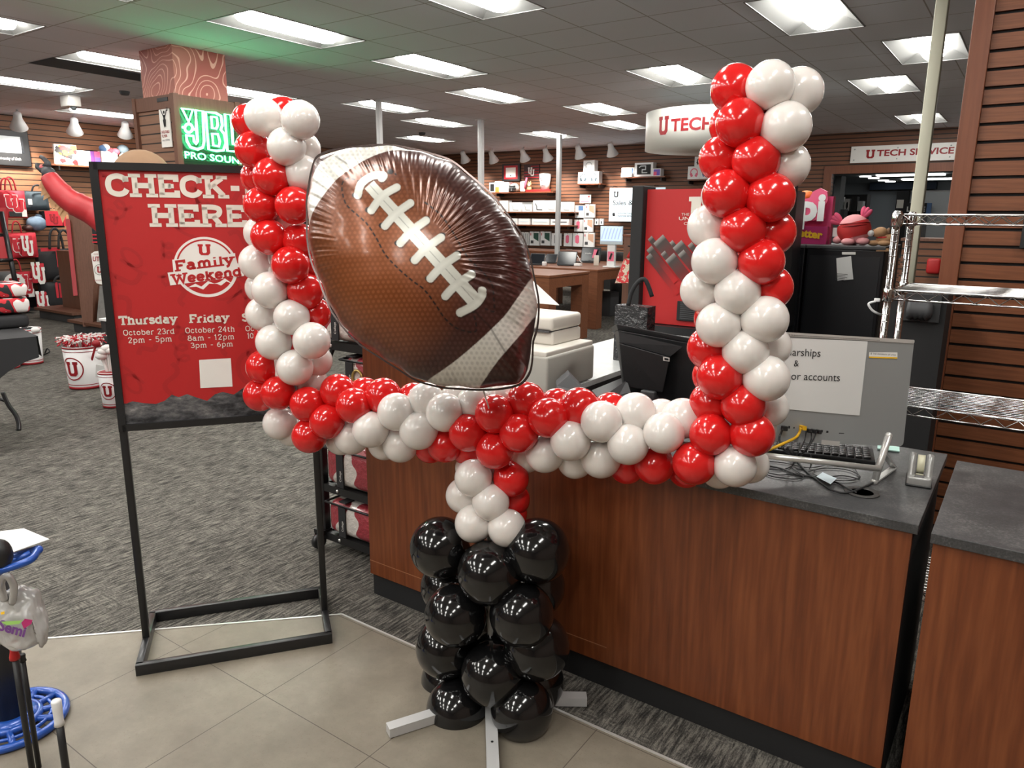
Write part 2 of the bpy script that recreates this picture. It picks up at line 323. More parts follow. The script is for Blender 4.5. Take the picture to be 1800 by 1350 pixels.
# ------------------------------------------------------------------ lettering
# slab stroke letters: width | strokes of x,y points (~ = curved) | serif points
G = {
'C': '8|~7,7.2 6.2,9 4,10 1.4,8.6 .6,5 1.4,1.4 4,0 6.2,.9 7.2,2.8;7,10 7,7|', 'H': '9|1.5,0 1.5,10;7.5,0 7.5,10;1.5,5 7.5,5|1.5,0 1.5,10 7.5,0 7.5,10',
'E': '8|1.5,0 1.5,10;.4,10 7,10 7,7.4;.4,0 7.2,0 7.2,2.6;1.5,5 5,5;5,3.8 5,6.2|', 'K': '8.8|1.5,0 1.5,10;1.5,4.4 7,10;3.4,6.2 7.4,0|1.5,0 1.5,10 7,10 7.4,0',
'-': '5|.8,4.4 4.2,4.4|', 'I': '3.4|1.7,0 1.7,10|1.7,0 1.7,10', 'N': '9.6|1.6,0 1.6,10;1.6,10 7.8,0;7.8,0 7.8,10|1.6,0 1.2,10 7.8,10', 'R': '8.6|1.5,0 1.5,10;~.5,10 4.6,10 6.8,9 6.9,6.6 5.4,5 1.5,4.8;4.6,4.8 7,0|1.5,0 7.3,0',
'T': '8|4,0 4,10;.5,7.6 .5,10 7.5,10 7.5,7.6|4,0', 'S': '7|~6,7.4 5.4,9.3 3.5,10 1.2,9 1.2,6.6 3.4,5.3 5.8,4 6,1.4 3.6,0 1.4,.7 .8,2.6;6,10 6,7.4;.8,0 .8,2.6|',
'F': '7.4|1.5,0 1.5,10;.4,10 6.8,10 6.8,7.4;1.5,5 4.6,5;4.6,3.8 4.6,6.2|1.5,0', 'W': '12|1,10 3.4,0 6,8.6 8.6,0 11,10|1,10 6,8.6 11,10', 'O': '8|~4,10 1.4,8.6 .7,5 1.4,1.4 4,0 6.6,1.4 7.3,5 6.6,8.6 4,10|',
'U': '8.6|~1.6,10 1.6,4 2.2,1.2 4.3,0 6.4,1.2 7,4 7,10|1.6,10 7,10', 'Y': '8|4,0 4,4.4;.8,10 4,4.4 7.2,10|.8,10 7.2,10 4,0', 'V': '8|.8,10 4,0 7.2,10|.8,10 7.2,10', 'A': '9|.8,0 4.4,10 8,0;2.2,3.4 6.6,3.4|.8,0 8,0',
'h': '7.4|1.5,0 1.5,10;~1.5,5 2.8,6.6 4.6,6.8 5.7,5.6 5.8,3;5.8,3 5.8,0|1.5,0 5.8,0', 'u': '7.6|~1.4,6.8 1.4,2.4 2,.5 3.6,0 5.2,.9 5.8,2.4;5.8,6.8 5.8,0 7,0|', 'r': '5.6|1.5,0 1.5,6.8;~1.5,4.4 2.6,6.3 4.2,6.9 5.2,6.4|1.5,0', 's': '5.6|~4.6,5 4.2,6.5 2.7,6.9 1,6.3 1,4.5 2.8,3.7 4.7,2.8 4.7,.8 2.8,0 1.2,.4 .7,1.9|',
'd': '7.6|5.6,10 5.6,0 7,0;~5.6,4.6 4.8,6.4 3.2,6.9 1.4,5.8 .8,3.4 1.4,1 3.2,0 4.8,.7 5.6,2.4|', 'a': '7|~1.2,5.8 2.4,6.8 4,6.7 5,5.4 5,3;5,3.4 5,0 6.6,0;~5,3.9 2.6,4 1,3 .9,1.2 2.4,0 4,.5 5,2|', 'y': '7|.9,6.8 3.5,.4;~6.1,6.8 3.5,.4 2.6,-2.2 1.2,-2.9|.9,6.8 6.1,6.8', 'i': '3.6|1.8,0 1.8,6.8;1.8,8.6 1.8,10|1.8,0',
'm': '10.6|1.5,0 1.5,6.8;~1.5,5 2.6,6.6 4,6.8 5,5.6 5.2,3;5.2,3 5.2,0;~5.2,5 6.3,6.6 7.7,6.8 8.7,5.6 8.9,3;8.9,3 8.9,0|1.5,0 5.2,0 8.9,0', 'l': '3.6|1.8,0 1.8,10|1.8,0', 'e': '6.6|~1,3.6 5.6,3.6 5.2,5.9 3.4,6.9 1.5,5.9 .9,3.4 1.5,.9 3.4,0 4.9,.4 5.6,1.6|', 'k': '7.4|1.5,0 1.5,10;1.5,2.8 5.4,6.8;3,4.2 6.2,0|1.5,0 5.4,6.8 6.2,0',
'n': '7.4|1.5,0 1.5,6.8;~1.5,5 2.8,6.6 4.6,6.8 5.7,5.6 5.8,3;5.8,3 5.8,0|1.5,0 5.8,0', 'c': '6.2|~5.2,5 4.6,6.4 3.3,6.9 1.5,5.8 .9,3.4 1.5,1 3.3,0 4.8,.5 5.5,1.8|', 't': '5|~2,8.6 2,2 2.6,.4 4.2,.3;.6,6.8 4,6.8|', 'o': '6.8|~3.4,6.9 1.5,5.8 .9,3.4 1.5,1 3.4,0 5.3,1 5.9,3.4 5.3,5.8 3.4,6.9|', 'b': '7.4|1.5,10 1.5,0;~1.5,4.6 2.4,6.4 4,6.9 5.8,5.8 6.4,3.4 5.8,1 4,0 2.4,.7 1.5,2.4|',
'p': '7.4|1.5,6.8 1.5,-3;~1.5,4.6 2.4,6.4 4,6.9 5.8,5.8 6.4,3.4 5.8,1 4,0 2.4,.7 1.5,2.4|1.5,-3', '0': '7|~3.5,10 1.4,8.4 .8,5 1.4,1.6 3.5,0 5.6,1.6 6.2,5 5.6,8.4 3.5,10|', '1': '5|.8,8.2 2.6,10 2.6,0|2.6,0', '2': '6.8|~1,7.6 1.6,9.4 3.4,10 5.4,9 5.6,7 4.4,5 .9,0;.9,0 5.9,0|', '3': '6.6|~1,8.6 3,10 5.2,9 5.2,6.4 3,5.3;~3,5.3 5.6,4.4 5.8,1.6 3.4,0 .9,1.4|', '4': '7.2|4.8,0 4.8,10 .7,3 6.6,3|4.8,0', '5': '6.6|5.4,10 1.6,10 1.2,5.6;~1.2,5.6 3,6.4 5.2,5.6 5.8,3.2 4.8,.8 2.8,0 .9,1.2|', '6': '6.8|~5,9.6 2.6,8.2 1.1,5.4 1,2.6 2,.5 3.6,0 5.4,1.2 5.8,3.2 4.8,5.4 3,5.8 1.2,4|', '8': '6.8|~3.4,10 1.6,9 1.6,6.6 3.4,5.4 5.2,6.6 5.2,9 3.4,10;~3.4,5.4 1,4 1,1.2 3.4,0 5.8,1.2 5.8,4 3.4,5.4|', ' ': '4||',
'&': '8|~7,0 2.4,6 2,8.4 3.4,9.8 5,8.4 4.4,6.6 1.2,3.6 1,1.2 3,0 5.2,.8 7,4|', '.': '2.4|1.2,0 1.2,.6|',
}
GAP = .75
def slab_width(text, gap=.75): return sum(float(G.get(c, G['-']).split('|')[0])+gap for c in text)-gap
def slab(mb, text, fr, x, y, h, weight=2.0, width=None, align='l', serif=1.25, z0=.0015, slant=0.0):
    """slab letters of cap height h at x,y of frame fr; width: fit the line to this length"""
    s = h/10; W = slab_width(text); sx = s if width is None else width/W
    if align == 'c': x -= W*sx/2
    cx = x
    for ch in text:
        wd, st, sf = G.get(ch, G['-']).split('|')
        for q in st.split(';'):
            if not q: continue
            cv = q[0] == '~'; pts = [tuple(map(float, t.split(','))) for t in q.lstrip('~').split()]
            if cv: pts = [(a.x, a.y) for a in smooth_pts([(a, b, 0) for a, b in pts], 5)]
            mb.ribbon([(cx+a*sx+slant*b*s, y+(weight/2+b*(10-weight)/10)*s) for a, b in pts], weight*s, fr, z0)
        for t in sf.split():
            a, b = map(float, t.split(',')); yy = y+(weight/2+b*(10-weight)/10)*s; yo = weight*s*.34; k = weight*.5+serif*.82
            yy += (-weight/2*s+yo) if b < 5 or b == 6.8 and False else (weight/2*s-yo)
            mb.ribbon([(cx+(a-k)*sx+slant*b*s, yy), (cx+(a+k)*sx+slant*b*s, yy)], yo*2, fr, z0)
        cx += (float(wd)+GAP)*sx
    return mb
def sans(mb, text, fr, x, y, h, align='LEFT', bold=0.0, width=None, z0=.0015):
    """plain letters of cap height h"""
    cu = bpy.data.curves.new('t', 'FONT'); cu.body = text; cu.size = 1; cu.align_x = 'LEFT'; cu.offset = bold; cu.resolution_u = 3
    ob = bpy.data.objects.new('t', cu); COL.objects.link(ob); dg = bpy.context.evaluated_depsgraph_get(); me = bpy.data.meshes.new_from_object(ob.evaluated_get(dg))
    vs = [v.co.copy() for v in me.vertices]; fs = [list(p.vertices) for p in me.polygons]
    bpy.data.objects.remove(ob); bpy.data.curves.remove(cu); bpy.data.meshes.remove(me)
    if not vs: return mb
    x0 = min(v.x for v in vs); x1 = max(v.x for v in vs); s = h/.70; sx = s if width is None else width/(x1-x0)
    off = {'LEFT': 0, 'CENTER': (x1-x0)*sx/2, 'RIGHT': (x1-x0)*sx}[align]
    o, rx, uy = fr; n = rx.cross(uy)
    return mb._add([o+rx*(x+(v.x-x0)*sx-off)+uy*(y+v.y*s)+n*z0 for v in vs], fs)
# the block U with serifs, unit box 10 x 10
U_OUT = [(0, 10), (4, 10), (4, 8), (3.3, 8), (3.3, 2.9), (4, 2), (6, 2), (6.7, 2.9), (6.7, 8), (6, 8), (6, 10), (10, 10), (10, 8), (9.3, 8), (9.3, 1.8), (7.6, 0), (2.4, 0), (.7, 1.8), (.7, 8), (0, 8)]
def block_u(mb, fr, cx, cy, w, h, z0=.0015, pts=None):
    return mb.prism([(cx+(a/10-.5)*w, cy+(b/10-.5)*h) for a, b in (pts or U_OUT)], fr, 0, z0)
def double_u(mb, fr, cx, cy, w, h, z0=.0015):
    block_u(mb, fr, cx-w*.17, cy+h*.12, w*.66, h*.76, z0); return block_u(mb, fr, cx+w*.17, cy-h*.12, w*.66, h*.76, z0+.0004)
def ring2(cx, cy, r, n=40, ry=None): return [(cx+r*math.cos(2*PI*i/n), cy+(ry or r)*math.sin(2*PI*i/n)) for i in range(n)]
FRY = lambda o: (Vector(o), V(1, 0, 0), V(0, 0, 1))      # frame on a face that looks along -y
FRX = lambda o: (Vector(o), V(0, 1, 0), V(0, 0, 1))      # frame on a face that looks along +x
# ================================================================== the setting
ZC = 3.10
XL, XR, YB, YF = -13.75, 2.4, 14.95, -6.5
LAMPS = [(-5.80, 3.90), (-8.41, 3.90), (-5.80, 5.75), (-6.40, 7.62), (-3.88, 3.90), (-1.99, 5.77), (-1.37, 7.62), (-2.01, 9.45), (-2.03, 12.9), (-3.86, 7.6), (-8.27, 7.6), (-8.83, 9.38),
         (-10.77, 11.27), (-5.77, 9.45), (-6.37, 11.25), (-8.2, 11.9), (-10.65, 3.9), (-8.99, 5.75), (-12.6, 5.75), (-0.75, 11.25),
         (-1.99, 3.9), (-3.88, 2.05), (-1.99, 2.05), (-5.80, 2.05), (-7.7, 2.05), (-0.10, 0.2), (-1.99, 0.2), (-3.88, 0.2), (-5.80, 0.2), (-0.10, -1.65), (-1.99, -1.65), (-3.88, -1.65), (0.5, 2.05), (-10.0, 1.2), (-7.7, 0.2), (-0.10, -3.5), (-1.99, -3.5), (-3.88, -3.5), (-5.80, -3.5), (-5.8, -1.65), (-1.99, -5.35), (-3.88, -5.35), (-5.80, -5.35), (-7.7, -1.65), (-9.6, -0.8)]
LW, LL = .60, 1.21
xs = sorted({XL, XR} | {round(a, 3) for a, _ in LAMPS} | {round(a+LW, 3) for a, _ in LAMPS}); ys = sorted({YF, YB} | {round(b, 3) for _, b in LAMPS} | {round(b+LL, 3) for _, b in LAMPS})
mb = MB()
for x0, x1 in zip(xs, xs[1:]):
    for y0, y1 in zip(ys, ys[1:]):
        cx, cy = (x0+x1)/2, (y0+y1)/2
        if any(a < cx < a+LW and b_ < cy < b_+LL for a, b_ in LAMPS): continue
        mb._add([V(x0, y0, ZC), V(x0, y1, ZC), V(x1, y1, ZC), V(x1, y0, ZC)], [(0, 1, 2, 3)])
mb._add([V(XL, YF, ZC+.35), V(XL, YB, ZC+.35), V(XR, YB, ZC+.35), V(XR, YF, ZC+.35)], [(0, 1, 2, 3)])
struct(mb.build('ceiling', 'ceiling_tile'))
mb = MB(); mb._add([V(-14.2, YF-.3, 0), V(3, YF-.3, 0), V(3, 21, 0), V(-14.2, 21, 0)], [(0, 1, 2, 3)]); struct(mb.build('floor', 'carpet'))
K = PZ(601, 1081)
mb = MB(); mb._add([V(K.x, K.y, .002), V(K.x-(K.y-YF), YF, .002), V(2.4, YF, .002), V(2.4, K.y, .002)], [(0, 1, 2, 3)]); struct(mb.build('floor_tiles', 'floor_tile'))
mb = MB(); mb.box((K.x, K.y-.004, 0), (2.4, K.y+.004, .005)); struct(mb.build('trim_1', 'silver_bright'))
mb = MB(); mb.bar((K.x, K.y, .0025), (K.x-4.5, K.y-4.5, .0025), .008, .005); struct(mb.build('trim_2', 'silver_bright'))
# walls
mb = MB(); mb.box((XL-.15, YF, 0), (XL, YB, ZC)); struct(mb.build('wall_left', 'slatwall_left'))
O0 = PY(1463, 306, YB); O1x = .6; OZ0 = .9
mb = MB(); mb.box((XL, YB, 0), (O0.x, YB+.15, ZC)); mb.box((O0.x, YB, O0.z), (XR, YB+.15, ZC)); mb.box((O0.x, YB, 0), (XR, YB+.15, OZ0)); mb.box((O1x, YB, OZ0), (XR, YB+.15, O0.z))
struct(mb.build('wall_back', 'slatwall_back'))
mb = MB(); mb.box((XL+.001, YB-.03, 0), (O0.x-1.5, YB-.001, .32)); struct(mb.build('baseboard_back', 'black_matte'))
mb = MB(); mb.box((XL+.001, 2, 0), (XL+.03, YB-.1, .25)); struct(mb.build('baseboard_left', 'black_matte'))
mb = MB(); mb.box((XR, YF, 0), (XR+.15, YB, ZC)); struct(mb.build('wall_right', 'wall_dark'))
mb = MB(); mb.box((XL, YF-.15, 0), (XR, YF, ZC)); struct(mb.build('wall_front', 'wall_dark'))
# wooden surround of the service opening
mb = MB(); mb.box((O0.x-.14, YB-.03, OZ0), (O0.x, YB-.001, O0.z+.14)); mb.box((O0.x, YB-.03, O0.z), (O1x, YB-.001, O0.z+.14)); struct(mb.build('trim_3', 'edge_wood'))
# room behind the opening
mb = MB(); mb.box((-4.9, 20.4, 0), (2.4, 20.5, 2.46)); struct(mb.build('wall_office', 'grey_wall'))
mb = MB(); mb.box((-4.9, YB+.15, 2.46), (2.4, 20.5, 2.54)); struct(mb.build('ceiling_office', 'grey_wall'))
mb = MB(); mb.box((-5.0, YB+.15, 0), (-4.9, 20.5, 2.54)); struct(mb.build('wall_office_side', 'grey_dark'))
mb = MB(); mb.box((2.3, YB+.15, 0), (2.4, 20.4, 2.46)); struct(mb.build('wall_office_right', 'grey_wall'))

# ------------------------------------------------------------------ ceiling lamps
def lamp_meshes():
    a = MB(); hw, hl = LW/2, LL/2; iw, il, t = .115, hl-.13, .10
    o = [V(-hw, -hl, 0), V(hw, -hl, 0), V(hw, hl, 0), V(-hw, hl, 0)]; i = [V(-iw, -il, t), V(iw, -il, t), V(iw, il, t), V(-iw, il, t)]
    a._add(o+i, [(0, 4, 5, 1), (1, 5, 6, 2), (2, 6, 7, 3), (3, 7, 4, 0), (4, 7, 6, 5)])
    for q in range(4): a.bar(o[q]-V(0, 0, .001), o[(q+1) % 4]-V(0, 0, .001), .012, .006)
    pan = a.build('reflector_pan', 'pan_white')
    l = MB(); n = 12; vs = []
    for y in (-il, -il+.06, il-.06, il):
        k = .86 if abs(y) == il else 1
        for j in range(n+1):
            tt = PI*j/n; vs.append(V(-math.cos(tt)*.105*k, y, t-.045-math.sin(tt)*.082*k))
    fs = [(r_*(n+1)+j, r_*(n+1)+j+1, (r_+1)*(n+1)+j+1, (r_+1)*(n+1)+j) for r_ in range(3) for j in range(n)]
    fs += [tuple(range(n+1)), tuple(3*(n+1)+j for j in range(n, -1, -1))]
    l._add(vs, fs, True); lens = l.build('lens', 'lens_glow')
    return pan, lens
pan0, lens0 = lamp_meshes()
LAMP_LABELS = ['large ceiling light just right of the patterned column, tinted green at its end', 'ceiling light running behind the left face of the patterned column beside the dark panel', 'ceiling light above the football, nearest of the lights over it', 'ceiling light second nearest above the football balloon', 'ceiling light cut by the top edge of the picture above the football',
 'large ceiling light cut by the top edge above the right balloon upright', 'ceiling light behind the top of the cream pole', 'ceiling light right of the top white balloons, left of the cream pole', 'small far ceiling light low behind the cream pole near the service sign', 'ceiling light left of the topmost red balloon of the right upright', 'ceiling light behind the thin white pole over the football', 'small ceiling light between the two thin poles left of the middle pole, nearer one',
 'small far ceiling light just above the top of the football', 'ceiling light above the round hanging sign to its left', 'small ceiling light next to the round hanging sign, the lower one', 'far ceiling light behind the right thin pole above the track lamps', 'long ceiling light cut by the left edge of the picture', 'ceiling light right of the patterned column behind the left balloon top', 'ceiling light nearest the track lamps of the left wall', 'far ceiling light partly hidden by the slatted unit edge']
for k, (a, b_) in enumerate(LAMPS):
    t = thing('ceiling_lamp', LAMP_LABELS[k] if k < len(LAMP_LABELS) else 'recessed ceiling light out of the picture above the entrance side', 'ceiling light', (a+LW/2, b_+LL/2, ZC), 0, 'recessed ceiling troffers')
    for src in (pan0, lens0):
        c = src if k == 0 else src.copy()
        if k: COL.objects.link(c)
        c.parent = t
# a missing ceiling panel beside one lamp: dark opening edge
mb = MB(); p = [PZ(*q, ZC-.004) for q in ((49, 111), (93, 101), (247, 130), (247, 143))]
mb._add([V(q.x, q.y, q.z) for q in p], [(0, 1, 2, 3)]); o = mb.build('ceiling_panel', 'slate_cloth'); struct(o)
# ceiling odds and ends
def detector(x, y, lab):
    p = PZ(x, y, ZC-.03); t = thing('smoke_detector', lab, 'smoke detector', (p.x, p.y, ZC)); MB().lathe([(.001, -.05), (.05, -.045), (.06, -.02), (.065, 0)], 20).build('housing', 'charcoal', t)
detector(219, 165, 'small round sprinkler cap on the ceiling left of the column'); detector(742, 236, 'small round detector on the ceiling above the football balloon')
p = PZ(124, 177, ZC-.06)
t = thing('ceiling_sensor', 'small white box sensor hanging under the ceiling at the left', 'sensor', (p.x, p.y, ZC)); MB().rbox((-.12, -.08, -.14), (.12, .08, 0), .01).build('housing', 'white_paint', t); MB().ball(V(.06, 0, -.15), .04).build('lens', 'grey_dark', t)

# ------------------------------------------------------------------ poles
def pole(x, y, wd, lab, mat='pole_paint'):
    t = thing('support_pole', lab, 'pole', (x, y, 0)); h = wd/2
    MB().rbox((-h, -h, 0), (h, h, ZC), .006).build('shaft', mat, t); MB().box((-h*1.7, -h*1.7, ZC-.012), (h*1.7, h*1.7, ZC-.001)).build('ceiling_plate', mat, t); MB().box((-h*1.7, -h*1.7, .001), (h*1.7, h*1.7, .012)).build('base_plate', mat, t)
pole(-7.65, 7.72, .064, 'thin white square pole behind the top of the football balloon'); pole(-7.63, 10.0, .078, 'white square pole just right of the football balloon top'); pole(-7.70, 12.55, .078, 'white square pole standing between the wall of tech boxes and table')
q = PD(1603, 440, 5.1); pole(q.x, q.y, .074, 'cream square pole behind the chrome wire shelf', 'cream_paint')

# ------------------------------------------------------------------ column with topographic print
CX, CY = PZ(301, 77, ZC).x, PZ(301, 77, ZC).y
cw = .56
m, nt, b = new_mat('topo_print')
(x, y, z), pos = geo_xyz(nt)
f = noise(nt, pos, 2.3, 1, .4); f2 = math_n(nt, 'FRACT', math_n(nt, 'MULTIPLY', f, 21.0)); ln = math_n(nt, 'LESS_THAN', math_n(nt, 'ABSOLUTE', math_n(nt, 'SUBTRACT', f2, .5)), .085)
nt.links.new(mixc(nt, ln, ramp(nt, noise(nt, pos, 1.6, 1, .5), [(.35, (.38, .10, .08)), (.65, (.46, .20, .15))]), (.72, .40, .32)), b.inputs['Base Color']); b.inputs['Roughness'].default_value = .6
zs = PV(V(CX, CY, 0), 306, 168).z
t = thing('display_column', 'square column with red contour line print above brown slats', 'column', (CX-cw/2, CY+cw/2, 0))
h = cw/2; MB().box((-h, -h, zs-.05), (h, h, ZC-.001)).build('printed_wrap', 'topo_print', t)
e = h+.05
MB().box((-e, -e, 0), (e, e, zs)).build('slat_cladding', 'slatwall_column', t)
mb = MB()
for sx in (-1, 1):
    for sy in (-1, 1): mb.box((sx*e-.028, sy*e-.028, 0), (sx*e+.028, sy*e+.028, zs+.01))
mb.build('corner_trim', 'gondola_wood', t); mb = MB(); mb.box((-e-.02, -e-.02, zs-.12), (e+.02, e+.02, zs+.004)); mb.build('top_trim', 'gondola_wood', t)
# hang tag with a figure
yf = CY-.05-.012
fr = FRY(PY(291, 218, yf)); c = fr[0]
t = thing('price_sign', 'narrow white hanging price card with a figure on the column slats', 'sign', c)
ff = loc_fr(fr, t); MB().box((-.085, -.006, -.21), (.085, .004, .21)).build('card', 'white_print', t)
MB().box((-.09, -.012, .20), (.09, .004, .235)).build('clip', 'black_plastic', t)
ff = (ff[0]+V(0, -.0065, 0), ff[1], ff[2]); mb = MB(); mb.ribbon([(-.02, .04), (-.01, -.03)], .012, ff); mb.ribbon([(.02, .04), (.01, -.03)], .012, ff); mb.ribbon([(0, -.02), (0, .08)], .03, ff); mb.ribbon([(-.05, .13), (-.015, .07), (.015, .07), (.05, .13)], .012, ff); mb.prism(ring2(0, .105, .014, 14), ff, 0, .001); mb.build('figure_print', 'dark_print', t)
mb = MB(); sans(mb, 'INFLATABLE', ff, -.065, -.085, .026, bold=.02, width=.13); sans(mb, 'FLYER', ff, -.065, -.12, .024, bold=.02); mb.build('red_lettering', 'red_deep', t)
mb = MB(); sans(mb, 'only  $79.98', ff, -.065, -.155, .018, width=.12); block_u(mb, ff, .055, .13, .03, .035); mb.build('black_lettering', 'dark_print', t)

# green neon sign on the right face of the column
xn = CX+.09
PLc = PX(372, 236, xn)
t = thing('neon_sign', 'glowing green neon sign on the patterned column above the check-in poster', 'sign', PLc)
A_ = PX(318, 186, xn); B_ = PX(330, 281, xn)
def N(px, py): q = PX(px, py, xn)-PLc; return V(0, q.y, q.z)
def n2(c): return (230+c[0]/5.627, 60+c[1]/5.627)
neon = MB(); rr = .0125
def tubeN(pts, closed=False, r=rr):
    neon.tube([N(*n2(p)) for p in pts], r, 6, closed)
tubeN([(505, 735), (612, 748), (572, 868)], True)
tubeN([(572+38*math.cos(a*.3), 930+42*math.sin(a*.3)) for a in range(21)], True)
tubeN([(510, 920), (530, 925)]); tubeN([(612, 940), (640, 942)])
tubeN([(640, 752), (712, 762), (725, 1060), (712, 1120), (660, 1140), (590, 1118), (556, 1060), (548, 1000), (618, 1008), (625, 1060), (645, 1085), (660, 1060), (648, 900)], True)
tubeN([(738, 770), (838, 780), (892, 810), (905, 900), (890, 945), (925, 990), (940, 1080), (915, 1150), (850, 1155), (770, 1140)], True)
tubeN([(795, 815), (850, 825), (860, 900), (845, 935), (805, 930)], True); tubeN([(805, 985), (860, 990), (880, 1060), (870, 1110), (815, 1100)], True)
tubeN([(930, 790), (990, 800), (1010, 1090), (1075, 1100), (1080, 1165), (955, 1155)], True)
neon.build('neon_letters', 'neon_green', t)
mb = MB()
o = PLc; ff = (V(0, 0, 0), V(0, 1, 0), V(0, 0, 1)); q0 = N(*n2((535, 1225))); q1 = N(*n2((1150, 1290)))
hh = (N(*n2((540, 1150)))-N(*n2((540, 1225)))).length
dr = (q1-q0).normalized()
sans(mb, 'PRO SOUND', (q0, dr, V(0, 0, 1)), 0, 0, hh*.9, bold=.012, width=(q1-q0).length); mb.build('lettering', 'neon_green', t)
a, c_ = N(*n2((480, 700))), N(*n2((1160, 1330)))
MB().box((-.045, a.y-.02, c_.z-.02), (-.03, c_.y, a.z+.02)).build('backing_panel', flat('neon_backing', (.06, .12, .07), .15, trans=.7), t)
# ================================================================== balloon goal post
def latex(name, col, rough, sss, spec=.5):
    m, nt, b = new_mat(name); b.inputs['Base Color'].default_value = (*col, 1); b.inputs['Roughness'].default_value = rough; b.inputs['Specular IOR Level'].default_value = spec
    b.inputs['Subsurface Weight'].default_value = sss; b.inputs['Subsurface Radius'].default_value = (.02, .012, .010); b.inputs['Subsurface Scale'].default_value = .5
    b.inputs['Coat Weight'].default_value = .35; b.inputs['Coat Roughness'].default_value = .06
latex('latex_red', (.64, .013, .013), .16, 0.0); latex('latex_white', (.76, .715, .685), .22, .25); latex('latex_black', (.006, .006, .0065), .12, 0.0)
def balloon_mesh(name, mat):
    b = MB(); pr = [(.0001, -1.20), (.06, -1.20), (.075, -1.15), (.05, -1.10), (.13, -1.02), (.36, -.885)]
    for i in range(1, 22):
        t = -math.radians(62)+i*(math.radians(150)/21); pr.append((math.cos(t)*1.0, math.sin(t)*(1.0 if t > 0 else 1.02)))
    pr.append((.0001, 1.0)); b.lathe(pr, 40)
    o = b.build(name, mat); me = o.data; bpy.data.objects.remove(o); return me
BME = {'R': balloon_mesh('red_balloon', 'latex_red'), 'W': balloon_mesh('white_balloon', 'latex_white'), 'K': balloon_mesh('black_balloon', 'latex_black')}
BNAME = {'R': 'red_balloon', 'W': 'white_balloon', 'K': 'black_balloon'}
B0 = PZ(862, 1236)
zb = PV(B0, 862, 745).z
GL, GR = PZ(490, 705, zb), PZ(1290, 790, zb)
gdir = Vector((GR.x-GL.x, GR.y-GL.y, 0)).normalized(); gn = Vector((-gdir.y, gdir.x, 0))
def GP(x, y): d = ray(x, y); return CAM + d*((GL-CAM).dot(gn)/d.dot(gn))
goal = thing('balloon_goal_post', 'red, white and black balloon football goal post on a metal stand beside the counter', 'balloon sculpture', (B0.x, B0.y, 0))
OFF = {'f': -.052, 'm': .005, 'b': .058, 'F': -.10, 'M': -.03, 'B': .09}
def balloons(axis, txt):
    for tok in txt.split():
        c, x, y, rk = tok.split(','); x = float(x); y = float(y)
        p = GP(x, y); d = ray(x, y).normalized(); p = p + d*OFF[rk]
        if axis == 'H': t = (p-GL).dot(gdir); a = GL + gdir*t; a.z = zb
        else:
            q = {'L': GL, 'R': GR, 'N': B0}[axis]; a = Vector((q.x, q.y, p.z - .01))
        out = (p-a)
        if out.length < .02: out = -d*.05
        out.normalize()
        r = (.0990 if c == 'K' else .0575) * (1+.03*R.uniform(-1, 1))
        if c != 'K' and rk == 'b': r *= .93
        o = bpy.data.objects.new(BNAME[c], BME[c]); COL.objects.link(o); o.parent = goal
        rot = Vector((0, 0, 1)).rotation_difference(out)
        o.rotation_mode = 'QUATERNION'; o.rotation_quaternion = rot; o.scale = (r, r, r*.99); o.location = p-goal.location
balloons('L', '''W,463.6,205.5,f W,528,211,f R,438,213,b R,498,200,b R,446,264,m W,504,257.6,f W,534,262,b R,478,311,f R,452,312,b W,533,306,m W,508,310,b R,460,361,f R,517,361,f W,495,388,b
 R,473,416.5,f R,527,424,m W,458,410,b R,511,466,f W,452,461,m R,545,466,b W,475.7,510,f W,459,506,b R,537,511,m R,553,550,b W,462,552,m W,513,557.6,f W,481,601.7,f W,548,599,f R,474,592,b R,463,645,m W,518.5,646,f W,556,634,b W,548,670,b R,489,691,f R,457,694,m W,492,744,m W,513,757,b''')
balloons('H', '''R,541,710.5,f R,575,741,f R,594,688,m R,544,766,f R,622,713,f R,641,692,b R,674,696,m W,618,769,m W,600,772,b W,652,755,f W,697,724,f W,676,780,b W,704,782,m W,736,757,f R,727,701,b W,749,704,m W,783,725,f W,802,702,b W,834,712,m
 R,782,782,m R,757,785,b R,823,760,f R,869,727.5,f R,826,791,b R,869.5,791.5,f W,886,702,b R,925,705,m R,912,761,f R,963.5,734.5,f R,979,714,b R,1018,716.5,m W,1003,775,f W,957.7,797,m W,924,802,b W,1011,810,b W,1057.5,741,f W,1056,805,m R,1073,722,b W,1117,725,m W,1104,781,f W,1163,734,b W,1167,761,f W,1200,736,m R,1150,817,m R,1102,820,b R,1206,826,b R,1220.5,814.6,f R,1064,770,b W,985,745,b R,700,760,b''')
balloons('R', '''R,1291.5,156,m W,1354,149.7,f W,1404,162,m R,1301,216,f R,1285,220,b R,1342,196,b W,1381.4,223.4,f R,1268,279,m R,1329,281.8,f W,1382,291,m R,1277,340.7,f R,1353.7,347.5,f W,1268,344,b W,1325,330,b W,1247,398,m R,1306,403.7,f R,1358,409,m W,1256,459,f R,1338,460,f W,1233,510.5,m W,1296,513.7,f R,1354,506,m
 W,1263.5,571,f W,1344,561.5,f R,1297,560,b R,1255,560,b R,1246,612,m W,1310.6,618,f W,1356,609,b R,1265,663,f R,1252,660,b W,1347,665,f R,1250,708,m R,1306.5,712,f W,1351,716,b R,1249,763.7,f R,1322,764,f W,1330,750,b W,1291.5,818.8,f W,1318,816,b W,1264,826,b''')
